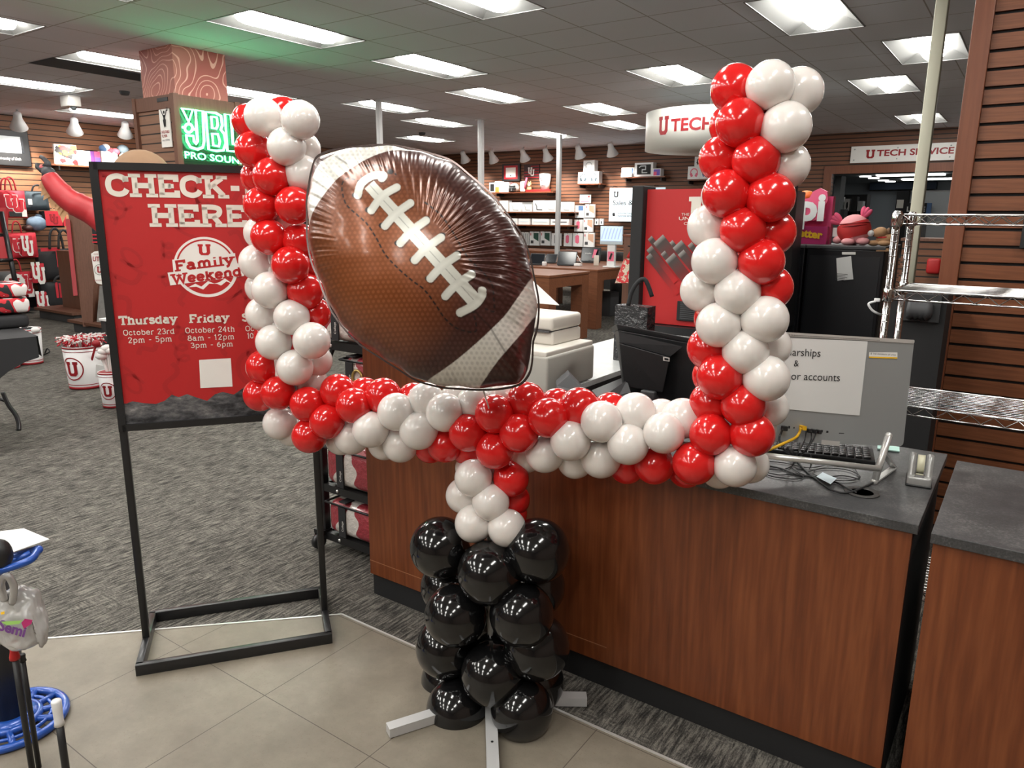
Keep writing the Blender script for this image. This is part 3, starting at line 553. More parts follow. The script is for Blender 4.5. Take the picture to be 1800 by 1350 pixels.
balloons('N', '''W,832,840,f W,829,822,b R,898,841,m W,815,871,m W,862.7,882.6,f R,902,878,b R,898,902,b W,833,920,f W,891,928,f
 K,774,962,M K,860.6,1006.8,F K,945,968,M K,801,1081,F K,917,1080,F K,785,1137,M K,944,1137,M K,865.7,1184,F K,803,1246,F K,917,1247,F K,790,1030,B K,940,1031,B K,790,1195,B K,938,1198,B K,862,1100,B''')
# stand: legs, pole, bars the balloons are tied to
zf = .02
def WB(name, mat, f): m_ = MB(); f(m_); return m_.build(name, mat, goal)
fe = [PZ(682, 1284, zf), PZ(1031, 1229, zf), PZ(868, 1395, zf)]; fc = Vector((B0.x, B0.y, zf)); back = fc+(fc-fe[2])*.7; fe.append(back)
for q in fe: WB('foot', 'aluminium', lambda m_: m_.bar(fc-goal.location, q-goal.location, .036, .03))
mb = MB(); q = fc.lerp(fe[2], .55)-goal.location; mb.lathe([(.004, 0), (.004, .0008)], 10, Matrix.Translation(q+V(0, 0, .0152))); mb.build('bolt_hole', 'black_matte', goal)
WB('pole', 'white_paint', lambda m_: m_.tube([V(0, 0, .02), V(0, 0, zb)], .012, 10))
top = 1.80
WB('frame_tube', 'white_paint', lambda m_: m_.tube([Vector((GL.x, GL.y, top))-goal.location, GL-goal.location, GR-goal.location, Vector((GR.x, GR.y, top+.03))-goal.location], .009, 8))

# ================================================================== foil football
FD = 1.93; FCP = (745.0, 468.0)
OUTL = [(105, 115), (150, 85), (200, 70), (290, 58), (400, 46), (500, 47), (600, 65), (680, 85), (800, 125), (900, 203), (1000, 290), (1090, 400), (1165, 510), (1205, 620), (1226, 720), (1248, 830), (1250, 920), (1240, 1000), (1222, 1060), (1218, 1150), (1205, 1215), (1170, 1265), (1130, 1285), (1050, 1300), (950, 1305), (850, 1300), (740, 1290), (620, 1255), (530, 1200), (420, 1130), (330, 1070), (250, 990), (180, 890), (120, 740), (80, 640), (60, 520), (60, 420), (58, 330), (68, 260), (80, 190)]
c0 = ((FCP[0]-520)*2.934, (FCP[1]-240)*2.934)
ol = np.array([(p.x, p.y) for p in smooth_pts([(a-c0[0], b_-c0[1], 0) for a, b_ in OUTL], 8, True)])
ang = np.arctan2(ol[:, 1], ol[:, 0]); rad = np.hypot(ol[:, 0], ol[:, 1]); od = np.argsort(ang); ang = ang[od]; rad = rad[od]
ang = np.concatenate([ang[-1:]-2*PI, ang, ang[:1]+2*PI]); rad = np.concatenate([rad[-1:], rad, rad[:1]])
def foot_grid(n):
    a, b_ = np.meshgrid(np.linspace(-1, 1, n), np.linspace(-1, 1, n))
    r_ = np.maximum(np.abs(a), np.abs(b_)); s_ = np.sqrt(np.maximum(a*a+b_*b_, 1e-12))
    th = np.arctan2(b_, a)
    # square to disc keeping radius = max(|a|,|b|); smooth the corners' angle
    big = np.abs(a) > np.abs(b_); th = np.where(big, np.where(a > 0, 0, PI) + (PI/4)*np.where(np.abs(a) > 0, b_/np.where(a == 0, 1, a), 0), np.where(b_ > 0, PI/2, -PI/2) - (PI/4)*(a/np.where(b_ == 0, 1, b_)))
    th = np.arctan2(np.sin(th), np.cos(th))
    return r_, th
def poly_in(px, py, poly):
    ins = np.zeros(px.shape, bool); k = len(poly)
    for i in range(k):
        x1, y1 = poly[i]; x2, y2 = poly[(i+1) % k]
        if y1 == y2: continue
        cnd = ((y1 > py) != (y2 > py)) & (px < (x2-x1)*(py-y1)/(y2-y1)+x1); ins ^= cnd
    return ins
def seg_d(px, py, pts):
    dm = np.full(px.shape, 1e9); tt = np.zeros(px.shape); acc = 0
    for (x1, y1), (x2, y2) in zip(pts, pts[1:]):
        dx, dy = x2-x1, y2-y1; L2 = dx*dx+dy*dy; u_ = np.clip(((px-x1)*dx+(py-y1)*dy)/L2, 0, 1); d_ = np.hypot(px-x1-u_*dx, py-y1-u_*dy)
        nw = d_ < dm; dm = np.where(nw, d_, dm); tt = np.where(nw, acc+u_*math.sqrt(L2), tt); acc += math.sqrt(L2)
    return dm, tt
def sm2(p): return [(q.x, q.y) for q in smooth_pts([(a, b_, 0) for a, b_ in p], 6)]
def foot_print(px, py):
    """printed colour at image-plane position (crop units) of the foil"""
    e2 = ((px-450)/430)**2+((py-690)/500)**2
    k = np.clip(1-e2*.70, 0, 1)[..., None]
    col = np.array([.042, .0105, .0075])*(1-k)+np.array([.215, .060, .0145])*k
    hx = 27.0; row = np.round(py/(hx*.87)); ox = (row % 2)*.5
    dx = px/hx-ox-np.round(px/hx-ox); dd = np.hypot(dx*hx, py-row*hx*.87); dot = (dd < 8)[..., None]
    col = np.where(dot, col*1.30+.008, col)
    w1 = sm2([(40, 560), (62, 495), (100, 415), (145, 355), (230, 262), (330, 182), (430, 120), (540, 88), (690, 86)]); w1 += [(640, 60), (520, 30), (330, 55)] + sm2([(330, 55), (290, 74), (220, 102), (150, 148), (95, 215), (60, 270)]) + [(20, 300)]
    w2 = sm2([(1240, 690), (1215, 755), (1165, 860), (1100, 960), (1010, 1060), (900, 1150), (800, 1215), (700, 1262), (630, 1275)]); w2 += [(700, 1330), (930, 1330)] + sm2([(935, 1315), (990, 1265), (1050, 1200), (1130, 1108), (1200, 1000), (1245, 925)]) + [(1290, 880)]
    wh = poly_in(px, py, w1) | poly_in(px, py, w2)
    wc = np.array([.70, .68, .63])*np.ones(col.shape); wc = np.where(dot, wc*.80, wc); col = np.where(wh[..., None], wc, col)
    for ln in ([(220, 122), (315, 190), (372, 248)], [(960, 950), (1030, 1020), (1110, 1155)]):
        d_, _ = seg_d(px, py, ln); col = np.where((d_ < 5)[..., None], col*.5, col)
    for ln in (sm2([(366, 275), (300, 252), (270, 275), (268, 320), (290, 390), (340, 440), (400, 495), (450, 570), (500, 660), (570, 735), (640, 795), (700, 840), (760, 920), (800, 980), (850, 1025), (900, 1045), (948, 1050), (964, 1030), (950, 950)]), sm2([(383, 185), (440, 180), (510, 200), (545, 235)]), sm2([(700, 385), (770, 440), (820, 500), (880, 600), (930, 680), (985, 730), (1040, 800), (1050, 870), (1050, 940), (1010, 930)])):
        d_, t_ = seg_d(px, py, ln); col = np.where(((d_ < 4.2) & ((t_ % 34) < 22))[..., None], np.array([.012, .008, .008]), col)
    laces = [sm2([(352, 345), (368, 285), (420, 243), (478, 238), (474, 255)]), sm2([(425, 428), (480, 352), (552, 305)]), sm2([(497, 510), (552, 447), (625, 390)]), sm2([(577, 600), (632, 540), (707, 482)]), sm2([(652, 688), (707, 630), (785, 570)]), sm2([(732, 783), (790, 720), (866, 663)]), sm2([(808, 872), (862, 815), (940, 758)]), sm2([(882, 955), (950, 917), (988, 870), (994, 838)])]
    for hx_, hy_ in ((338, 345), (408, 425), (481, 508), (563, 600), (641, 687), (721, 783), (804, 880), (879, 962), (515, 218), (712, 474), (792, 558), (872, 650), (944, 745)):
        col = np.where((((px-hx_)/17)**2+((py-hy_)/15)**2 < 1)[..., None], np.array([.01, .007, .007]), col)
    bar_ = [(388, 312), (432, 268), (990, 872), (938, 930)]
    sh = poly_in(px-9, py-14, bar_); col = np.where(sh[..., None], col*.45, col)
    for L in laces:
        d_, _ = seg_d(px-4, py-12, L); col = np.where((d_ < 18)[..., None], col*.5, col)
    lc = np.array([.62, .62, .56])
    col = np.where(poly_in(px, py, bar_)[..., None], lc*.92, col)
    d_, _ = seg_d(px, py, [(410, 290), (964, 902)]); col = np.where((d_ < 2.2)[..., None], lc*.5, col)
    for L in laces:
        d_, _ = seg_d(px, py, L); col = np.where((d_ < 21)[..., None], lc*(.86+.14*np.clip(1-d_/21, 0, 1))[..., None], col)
    return col
def football():
    k = FD/FPX/2.934; TH = .150
    V_, F_, C_ = [], [], []; base = 0
    for side, n in ((1, 520), (-1, 90)):
        t, th = foot_grid(n); Rr = np.interp(th, ang, rad)*.985; X = t*Rr*np.cos(th); Y = t*Rr*np.sin(th)
        wr = np.clip((t-.66)/.34, 0, 1)*(.55+.45*np.clip(np.sin(th*1+2.3)+.5, 0, 1)); wr2 = np.clip((t-.80)/.2, 0, 1)
        p1 = np.sin(th*17+1.3*np.sin(th*3))*.5+np.sin(th*29+2*np.sin(th*5))*.35; p2 = np.sin(th*95+4*np.sin(th*6))*.6+np.sin(th*151+3*np.sin(th*4+1))*.4
        z = TH*np.power(np.clip(1-t**2.35, 0, 1), .56)
        z = z + (.0085*p1*wr**1.4+.0030*p2*wr**1.1)*np.clip((1-t)*9, 0, 1)*(.7+.3*np.sin(th*2+.5))
        z = z + .0026*np.sin(th*61+9*t)*np.clip((t-.35)/.3, 0, 1)*np.clip((.8-t)/.2, 0, 1)*np.clip(np.cos(th+.55)*2-.6, 0, 1)
        sc = 1+.006*np.sin(th*23)*wr2*t; X = X*sc; Y = Y*sc
        ps_ = FD/(FD-side*z); px, py = X*ps_+c0[0], Y*ps_+c0[1]
        V_.append(np.stack([X*k, -Y*k, side*z], -1).reshape(-1, 3))
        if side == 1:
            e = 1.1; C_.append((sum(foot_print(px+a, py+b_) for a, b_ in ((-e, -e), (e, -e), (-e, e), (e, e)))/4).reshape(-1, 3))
        else: C_.append(np.tile(np.array([.06, .018, .012]), (n*n, 1)))
        i = np.arange(n*n).reshape(n, n); a, b_, c, d = i[:-1, :-1].ravel(), i[:-1, 1:].ravel(), i[1:, 1:].ravel(), i[1:, :-1].ravel()
        F_.append((np.stack([a, d, c, b_] if side == 1 else [a, b_, c, d], -1)+base)); base += n*n
    Vv, Ff, Cc = np.concatenate(V_), np.concatenate(F_), np.concatenate(C_)
    me = bpy.data.meshes.new('football_shell'); me.vertices.add(len(Vv)); me.vertices.foreach_set('co', Vv.ravel()); me.loops.add(Ff.size); me.loops.foreach_set('vertex_index', Ff.ravel().astype(np.int32))
    me.polygons.add(len(Ff)); me.polygons.foreach_set('loop_start', np.arange(0, Ff.size, 4, dtype=np.int32)); me.polygons.foreach_set('loop_total', np.full(len(Ff), 4, np.int32)); me.polygons.foreach_set('use_smooth', np.ones(len(Ff), bool))
    at = me.color_attributes.new('print', 'FLOAT_COLOR', 'POINT'); at.data.foreach_set('color', np.concatenate([Cc, np.ones((len(Cc), 1))], 1).ravel().astype(np.float32)); me.update(); me.validate()
    m, nt, b = new_mat('printed_foil'); vc = nt.nodes.new('ShaderNodeVertexColor'); vc.layer_name = 'print'; nt.links.new(vc.outputs['Color'], b.inputs['Base Color'])
    b.inputs['Metallic'].default_value = .30; b.inputs['Roughness'].default_value = .30; b.inputs['Coat Weight'].default_value = .25; b.inputs['Coat Roughness'].default_value = .12
    me.materials.append(m)
    c = PD(FCP[0], FCP[1], FD)
    t = thing('football_balloon', 'big brown foil football balloon with white laces and stripes', 'balloon', c)
    o = bpy.data.objects.new('foil_shell', me); COL.objects.link(o); o.parent = t
    o.rotation_mode = 'QUATERNION'; o.rotation_quaternion = Matrix((rgt, upv, -fwd)).transposed().to_quaternion()
    # the welded seam round the edge and the tie that holds it on the cross bar
    mm = Matrix((rgt, upv, -fwd)).transposed()
    sp = MB(); tt = np.linspace(-PI, PI, 241)[:-1]; rr_ = np.interp(tt, ang, rad)
    ins = [mm @ V(r_*math.cos(a)*k*.995, -r_*math.sin(a)*k*.995, 0) for a, r_ in zip(tt, rr_)]; ous = [mm @ V(r_*math.cos(a)*k*(1+.012), -r_*math.sin(a)*k*(1+.012), 0) for a, r_ in zip(tt, rr_)]
    kk = len(ins); sp._add(ins+ous, [(i, kk+i, kk+(i+1) % kk, (i+1) % kk) for i in range(kk)], True)
    sp.build('seam_flange', flat('foil_edge', (.12, .09, .085), .2, .8), t)
    g = GP(858, 740)-c; q = PD(850, 688, FD+.05)-c
    MB().tube([q, q.lerp(g, .5)+V(.01, .0, 0), g], .002, 5).build('tie_ribbon', 'white_paper', t)
football()

# ================================================================== check-in poster stand
L1, L2, R1, R2 = (PZ(*q) for q in ((245, 1187), (272, 1091), (577, 1129), (566, 1049)))
ML, MR = (L1+L2)/2, (R1+R2)/2
dx = (MR-ML); swid = dx.length; rz = math.atan2(dx.y, dx.x); ctr = (ML+MR)/2
sdep = ((L2-L1).length+(R2-R1).length)/2
sg = thing('poster_stand', 'tall black metal poster stand with a red check-in poster', 'sign stand', ctr, rz)
hw, hd, bh = swid/2, sdep/2, .042
def sgl(p): return Matrix.Rotation(-rz, 4, 'Z') @ (p-ctr)
plane_n = Matrix.Rotation(rz, 3, 'Z') @ V(0, 1, 0)
def sp_(x, y, off=-.016):
    o = ctr+plane_n*off; d = ray(x, y); p = CAM+d*((o-CAM).dot(plane_n)/d.dot(plane_n)); l = sgl(p); return (l.x, l.z)
ztop = sp_(165, 284)[1]; zbot = sp_(230, 758)[1]; fw_ = .024
for s in (-1, 1): MB().rbox((-hw-.012, s*hd-.012, .001), (hw+.012, s*hd+.012, bh), .002).build('base_rail', 'black_metal', sg)
for s in (-1, 1): MB().rbox((s*hw-.012, -hd, .001), (s*hw+.012, hd, bh), .002).build('base_side', 'black_metal', sg)
for s in (-1, 1): MB().rbox((s*hw-.012, -.012, bh-.01), (s*hw+.012, .012, ztop), .002).build('post', 'black_metal', sg)
mb = MB(); mb.box((-hw, -.016, ztop-fw_), (hw, .016, ztop)); mb.box((-hw, -.016, zbot), (hw, .016, zbot+fw_))
for s in (-1, 1): mb.box((s*hw-fw_*.5, -.016, zbot), (s*hw+fw_*.5, .016, ztop))
mb.build('frame', 'black_metal', sg)
PW = hw-fw_*.5
MB().box((-PW, -.006, zbot+fw_), (PW, .006, ztop-fw_)).build('poster', 'red_print', sg)
pf = (V(0, -.0062, 0), V(1, 0, 0), V(0, 0, 1))
def cz(x, y): return sp_(160+x/2.548, 250+y/2.548, -.0062)      # crop position to poster plane
# loose doodles
mb = MB(); dr_ = random.Random(4)
def doodle(cx, cy, kind, s, a):
    if kind == 0: pts = [(s*math.cos(t*.5), s*.75*math.sin(t*.5)) for t in range(14)]
    elif kind == 1: pts = [(-s+2*s*t/14+ s*.5*math.sin(t*.9), s*.55*math.cos(t*.9)) for t in range(15)]
    elif kind == 2: pts = [(-s+2*s*t/10, s*.35*math.sin(t*.65)) for t in range(11)]
    else: pts = [(s*.6*math.cos(t*.45)*(1-.02*t), s*math.sin(t*.45)+s*.06*t) for t in range(18)]
    ca, sa = math.cos(a), math.sin(a); mb.ribbon([(min(PW-.01, max(-PW+.01, cx+x*ca-y*sa)), cy+x*sa+y*ca) for x, y in pts], (.016 if kind in (0, 2) else .010), pf, .0003)
for i in range(40):
    doodle(-PW+.06+(2*PW-.12)*((i % 5)+dr_.uniform(-.25, .25))/4, zbot+.17+(ztop-zbot-.25)*((i//5)+dr_.uniform(-.3, .3))/7, dr_.randrange(4), dr_.uniform(.03, .062), dr_.uniform(0, 6))
mb.build('doodle_pattern', 'red_dark_print', sg)
mb = MB()
def line(txt, x0, x1, yb, yt, weight, serif=1.25, width=True, z0=.0012):
    a = cz(x0, yb); b_ = cz(x1, yb); h_ = cz((x0+x1)/2, yt)[1]-cz((x0+x1)/2, yb)[1]
    slab(mb, txt, pf, a[0], (a[1]+b_[1])/2, h_, weight, b_[0]-a[0], serif=serif, z0=z0)
wck = slab_width('CHECK-IN')/slab_width('CHECK-')
a = cz(75, 244); b_ = cz(676, 243); hcap = cz(300, 140)[1]-cz(300, 244)[1]
slab(mb, 'CHECK-IN', pf, a[0], a[1], hcap, 2.3, (b_[0]-a[0])*wck)
a = cz(272, 379); b_ = cz(700, 377); slab(mb, 'HERE', pf, a[0], a[1], hcap, 2.3, b_[0]-a[0])
mb.build('headline_lettering', 'cream_print', sg)
for tx, x0, x1, yb, yt in (('October 23rd', 145, 376, 862, 836), ('2pm - 5pm', 166, 364, 896, 870), ('October 24th', 423, 645, 852, 826), ('8am - 12pm', 433, 643, 886, 861), ('3pm - 6pm', 446, 637, 918, 894), ('October 25th', 692, 905, 843, 818), ('10am', 700, 770, 878, 853), ('Thursday', 128, 386, 815, 774), ('Friday', 442, 618, 807, 768), ('Saturday', 678, 920, 800, 762)):
    mb = MB(); big = tx.endswith('day'); line(tx, x0, x1, yb, yt, 2.1 if big else 1.25, 1.25 if big else .7); mb.build('date_line', 'cream_print', sg)
# round badge
bc = cz(516, 560); br = abs(cz(372, 560)[0]-cz(660, 560)[0])/2
mb = MB(); mb.prism([(bc[0]+x, bc[1]+y) for x, y in ring2(0, 0, br, 64)], pf, 0, .0006); mb.build('badge', 'white_print', sg)
mb = MB(); mb.ribbon([(bc[0]+br*.90*math.cos(math.radians(t)), bc[1]+br*.90*math.sin(math.radians(t))) for t in range(12, 172, 4)], br*.05, pf, .0010)
seg = [(bc[0]+br*.90*math.cos(math.radians(t)), bc[1]+br*.90*math.sin(math.radians(t))) for t in range(200, 341, 5)]
mb.prism(seg, pf, 0, .0010)
block_u(mb, pf, bc[0]-.01*br, bc[1]+br*.58, br*.40, br*.36, .0012)
mb.build('badge_red', 'red_print', sg)
mb = MB(); s_ = br
mt = [(-.62, -.66), (-.38, -.54), (-.2, -.64), (.02, -.46), (.22, -.55), (.38, -.50), (.56, -.38), (.78, -.56), (.60, -.48), (.42, -.62), (.30, -.56), (.05, -.55), (-.15, -.74), (-.36, -.64)]
mb.prism([(bc[0]+x*s_, bc[1]+y*s_) for x, y in mt], pf, 0, .0013)
ca, sa = math.cos(.10), math.sin(.10)
bnd = [(-1.16, -.50), (.62, -.50), (1.16, -.32), (1.14, .02), (.9, .10), (.9, .44), (-.78, .36), (-.98, .0), (-1.18, -.14)]
bnd = [(-1.20, -.16), (-1.15, -.58), (1.18, -.31), (1.14, .10), (.94, .12), (.94, .46), (-1.02, .26), (-1.02, -.14)]
mb.prism([(bc[0]+x*s_, bc[1]+y*s_) for x, y in bnd], pf, 0, .0015); mb.build('badge_band', 'white_print', sg)
fr2 = (pf[0]+V(bc[0], 0, bc[1]), (V(1, 0, .115)).normalized(), V(-.06, 0, 1).normalized())
mb = MB(); slab(mb, 'Family', fr2, -.95*s_, -.02*s_, .36*s_, 2.3, 1.84*s_, z0=.0019); slab(mb, 'Weekend', fr2, -1.10*s_, -.44*s_, .35*s_, 2.3, 2.2*s_, z0=.0019); mb.build('badge_lettering', 'red_print', sg)
a = cz(487, 1100); b_ = cz(634, 968)
mb = MB(); mb._add([V(x, -.0062-.001, z) for x, z in (cz(490, 1101), cz(634, 1094), cz(626, 967), cz(484, 975))], [(0, 1, 2, 3)]); mb.build('white_square', 'white_print', sg)
mp_ = [(160, 1170), (185, 1160), (235, 1168), (290, 1172), (330, 1158), (362, 1130), (392, 1142), (430, 1128), (470, 1142), (520, 1158), (556, 1128), (590, 1118), (640, 1130), (690, 1095), (740, 1085), (800, 1110), (870, 1070), (960, 1090), (1010, 1060)]
mb = MB(); top_ = [cz(x, y) for x, y in mp_]; top_ = [(max(-PW, min(PW, x)), z) for x, z in top_]
top_ = [(-PW, top_[0][1])]+[q for q in top_ if -PW < q[0] < PW]+[(PW, top_[-1][1])]
mb.prism([(-PW, zbot+fw_), (PW, zbot+fw_)]+top_[::-1], pf, 0, .0008); mb.build('mountain_print', 'rock_print', sg)
# ================================================================== service counter
YC = 1.995; ZT = .815; XR1 = -.150; XL1 = -2.105; YBK = 2.685
ct = thing('service_counter', 'cherry wood service counter with dark speckled top behind the balloon goal post', 'counter', (-1.1, YC, 0))
o_ = ct.location
def cbox(name, a, b, mat, par=None, bevel=None, root=None):
    r_ = root or ct
    m_ = MB(); m_.box(V(*a)-r_.location, V(*b)-r_.location); return m_.build(name, mat, par or r_, bevel=bevel)
cbox('front_panel', (XL1, YC, .098), (XR1-.012, YC+.02, ZT-.026), 'counter_wood'); cbox('front_upstand', (XL1, YC, ZT-.026), (-1.622, YC+.02, 1.07), 'counter_wood')
mb = MB(); mb.box(V(XL1, YC-.0012, .156)-o_, V(-1.0, YC, .1585)-o_); mb.build('panel_seam', flat('seam_line', (.30, .13, .06), .5), ct)
rc_ = thing('return_counter', 'pale topped return counter running back behind the football balloon', 'counter', (-1.86, 3.5, 0))
cbox('end_panel', (XL1, YC+.032, .098), (XL1+.02, 4.7, ZT-.026), 'counter_wood', root=rc_)
cbox('raised_panel', (XL1, YC+.021, .098), (-1.62, YC+.031, 1.07), 'counter_wood', root=rc_)
cbox('toe_kick', (XL1+.004, YC+.012, .001), (XR1-.012, YC+.03, .098), 'black_matte'); cbox('toe_kick', (XL1+.012, YC+.034, .001), (XL1+.03, 4.7, .098), 'black_matte', root=rc_)
cbox('side_panel', (XR1-.03, YC+.02, .001), (XR1-.012, YBK-.02, ZT-.026), 'black_matte')
cbox('worktop', (-1.62, YC-.012, ZT-.026), (XR1, YBK, ZT), 'laminate_dark', bevel=.0015)
cbox('back_panel', (-1.5, YBK-.06, .001), (XR1-.03, YBK-.04, ZT-.026), 'black_matte')
cbox('worktop', (XL1-.012, YC+.034, ZT-.026), (-1.622, 4.7, ZT), 'laminate_pale', bevel=.0015, root=rc_)
cbox('back_panel', (-1.64, YBK, .001), (-1.622, 4.7, ZT-.026), 'black_matte', root=rc_)
g = PZ(1515, 866, ZT)
mb = MB(); mb.lathe([(.030, .0004), (.031, .003), (.044, .0035), (.046, .0004)], 32, Matrix.Translation(g-o_) @ Matrix.Diagonal((1, 1, 1, 1))); mb.build('grommet_ring', flat('grommet', (.05, .047, .045), .4), ct)
mb = MB(); mb.lathe([(.0001, .001), (.031, .001)], 24, Matrix.Translation(g-o_)); mb.build('grommet_hole', flat('hole', (.002, .002, .002), .9), ct)
c2 = thing('side_counter', 'second wood counter with dark speckled top at the right edge', 'counter', (.4, 1.96, 0))
q = PZ(1637, 937, ZT); XL2, YL2 = q.x, q.y
def c2b(n, a, b, m_, bevel=None): return cbox(n, a, b, m_, None, bevel, c2)
c2b('front_panel', (XL2+.006, YL2+.012, .09), (1.2, YL2+.03, ZT-.026), 'counter_wood'); c2b('side_panel', (XL2+.006, YL2+.03, .001), (XL2+.024, 2.62, ZT-.026), 'counter_wood')
c2b('toe_kick', (XL2+.02, YL2+.03, .001), (1.2, YL2+.045, .09), 'black_matte'); c2b('worktop', (XL2, YL2, ZT-.026), (1.2, 2.63, ZT), 'laminate_dark', .0015); c2b('back_panel', (XL2+.03, 2.58, .001), (1.2, 2.6, ZT-.026), 'counter_wood')

# ------------------------------------------------------------------ slatted wood unit on the right
SY = 4.0; SX = -.395
su = thing('slatwall_unit', 'tall cherry slatwall unit behind the chrome wire shelving', 'display unit', (.6, SY, 0))
def ubox(m_, a, b): m_.box(V(*a)-su.location, V(*b)-su.location)
sp0 = py0 = None
z1 = PY(1715, 28.5, SY).z; z2 = PY(1668, 342, SY).z; pit = (z1-z2)/9.96
wx = PY(1735, 20, SY).x - PY(1715, 20, SY).x
xe = PY(1714, 20, SY).x
mb = MB(); ubox(mb, (xe-.001, SY-.03, .001), (xe+.075, SY+.05, 3.09)); mb.build('edge_post', 'edge_wood', su, bevel=.003)
mb = MB(); ubox(mb, (xe+.075, SY+.012, .001), (1.8, SY+.05, 3.09)); mb.build('backing_panel', 'black_matte', su)
mb = MB(); zc_ = z1-pit*60
while zc_ < 3.02:
    if zc_ > .05: ubox(mb, (xe+.076, SY-.006, zc_+.007), (1.8, SY+.0115, zc_+pit-.007))
    zc_ += pit
mb.build('slat_face', 'slat_wood', su)
q = PY(1800, 415, SY-.02)
t = thing('framed_card', 'small gold framed card hanging on the slats at the right edge', 'framed card', (q.x+.09, SY-.012, q.z+.02)); MB().box((-.10, -.025, -.07), (.15, .004, .075)).build('holder', 'black_plastic', t); MB().box((-.085, -.031, -.05), (.14, -.026, .065)).build('frame', flat('gold_trim', (.5, .42, .26), .4), t); MB().box((-.078, -.0335, -.043), (.133, -.0315, .058)).build('card', 'charcoal', t)

# ------------------------------------------------------------------ chrome wire shelving
wy0, wy1 = 2.90, 3.26
p0 = PY(1578, 376, wy0); X0 = p0.x; ZTOP = p0.z
ws = thing('wire_shelf_unit', 'chrome wire shelving unit standing in front of the slatted panel', 'shelving unit', (X0, wy0, 0)); X1 = 1.15
def post(x, y):
    m_ = MB(); m_.tube([V(x, y, .03)-ws.location, V(x, y, ZTOP)-ws.location], .0125, 12)
    z = .06
    while z < ZTOP-.02: m_.lathe([(.0124, -.0012), (.0138, -.0005), (.0138, .0005), (.0124, .0012)], 12, Matrix.Translation(V(x, y, z)-ws.location)); z += .0254
    m_.lathe([(.0128, 0), (.014, .004), (.012, .01), (.002, .012)], 12, Matrix.Translation(V(x, y, ZTOP)-ws.location)); o = m_.build('post', 'chrome', ws)
    f = MB(); f.lathe([(.016, 0), (.016, .012), (.008, .02), (.008, .035)], 12, Matrix.Translation(V(x, y, .001)-ws.location)); f.build('levelling_foot', 'chrome', o)
for x in (X0, X1):
    for y in (wy0, wy1): post(x, y)
def wshelf(z, tall=.032):
    m_ = MB(); lo = ws.location; i = .02; xa, xb, ya, yb = X0+i, X1-i, wy0+.004, wy1-.004
    for zz in (z, z-tall):
        m_.tube([V(xa, ya, zz)-lo, V(xb, ya, zz)-lo], .0034, 6); m_.tube([V(xa, yb, zz)-lo, V(xb, yb, zz)-lo], .0034, 6); m_.tube([V(xa-.01, ya+.02, zz)-lo, V(xa-.01, yb-.02, zz)-lo], .0034, 6); m_.tube([V(xb+.01, ya+.02, zz)-lo, V(xb+.01, yb-.02, zz)-lo], .0034, 6)
    for y in (ya, yb):
        n = int((xb-xa)/.034); m_.tube([V(xa+(xb-xa)*k/n, y, z-.002-(tall-.004)*(k % 2))-lo for k in range(n+1)], .0026, 5)
    n = 8; m_.tube([V(xa-.01, ya+.02+(yb-ya-.04)*k/n, z-.002-(tall-.004)*(k % 2))-lo for k in range(n+1)], .0026, 5)
    r_ = m_.build('shelf', 'chrome', ws)
    w_ = MB(); k = ya+.02
    while k < yb: w_.tube([V(xa, k, z)-lo, V(xb, k, z)-lo], .0018, 5); k += .027
    for x in (xa+.12, xa+.44, xa+.76, xb-.1): w_.tube([V(x, ya, z-.004)-lo, V(x, yb, z-.004)-lo], .0028, 5)
    w_.build('wire_deck', 'chrome', r_)
    for x in (X0, X1):
        for y in (wy0, wy1): MB().lathe([(.0155, -.04), (.018, -.036), (.017, .004), (.0145, .008)], 12, Matrix.Translation(V(x, y, z)-lo)).build('collar', 'chrome', r_)
wshelf(PY(1700, 378, wy0).z); wshelf(PY(1700, 518, wy0).z); wshelf(PY(1700, 728, wy0).z); wshelf(.22)

# ------------------------------------------------------------------ all-in-one computer seen from behind
TL, TR, BR = PD(1290, 579, 2.14), PD(1607, 598, 2.22), PD(1580, 784, 2.245)
rx = (TR-TL).normalized(); dn = (BR-TR); uy = -(dn-rx*dn.dot(rx)).normalized(); nn = rx.cross(uy)
if nn.dot(CAM-TL) < 0: nn = -nn
Wm, Hm = (TR-TL).length, dn.length
pc = thing('desktop_computer', 'silver all-in-one computer seen from behind with a paper notice taped on', 'computer', PZ(1440, 820, ZT))
lo = pc.location; bl = TR-uy*Hm-rx*Wm
cf = (bl-lo, rx, uy)
def fp(x, y): d = ray(x, y); p = CAM+d*((bl-CAM).dot(nn)/d.dot(nn))-bl; return (p.dot(rx), p.dot(uy))
def round_rect(x0, y0, x1, y1, r, n=5): return [(cx+r*math.cos(a), cy+r*math.sin(a)) for cx, cy, s in ((x1-r, y1-r, 0), (x0+r, y1-r, 1), (x0+r, y0+r, 2), (x1-r, y0+r, 3)) for a in [PI/2*(s+i/n) for i in range(n+1)]]
sgn = 1 if rx.cross(uy).dot(CAM-TL) > 0 else -1
mb = MB(); mb.prism(round_rect(0, 0, Wm, Hm, .012), cf, .012*sgn, -.012*sgn); mb.build('back_cover', 'silver', pc)
mb = MB(); mb.prism(round_rect(.002, .002, Wm-.002, Hm-.002, .012), cf, .02*sgn, -.034*sgn); mb.build('screen_body', 'black_plastic', pc)
mb = MB(); mb.prism(round_rect(0, Hm-.010, Wm, Hm+.001, .004), cf, .020*sgn, -.018*sgn); mb.build('top_edge', 'silver_bright', pc)
mb = MB()
for k in range(60): mb.prism([(.16+k*.005, Hm-.0075), (.1625+k*.005, Hm-.0075), (.1625+k*.005, Hm-.0055), (.16+k*.005, Hm-.0055)], cf, 0, .0026*sgn)
mb.build('vent_holes', 'black_matte', pc)
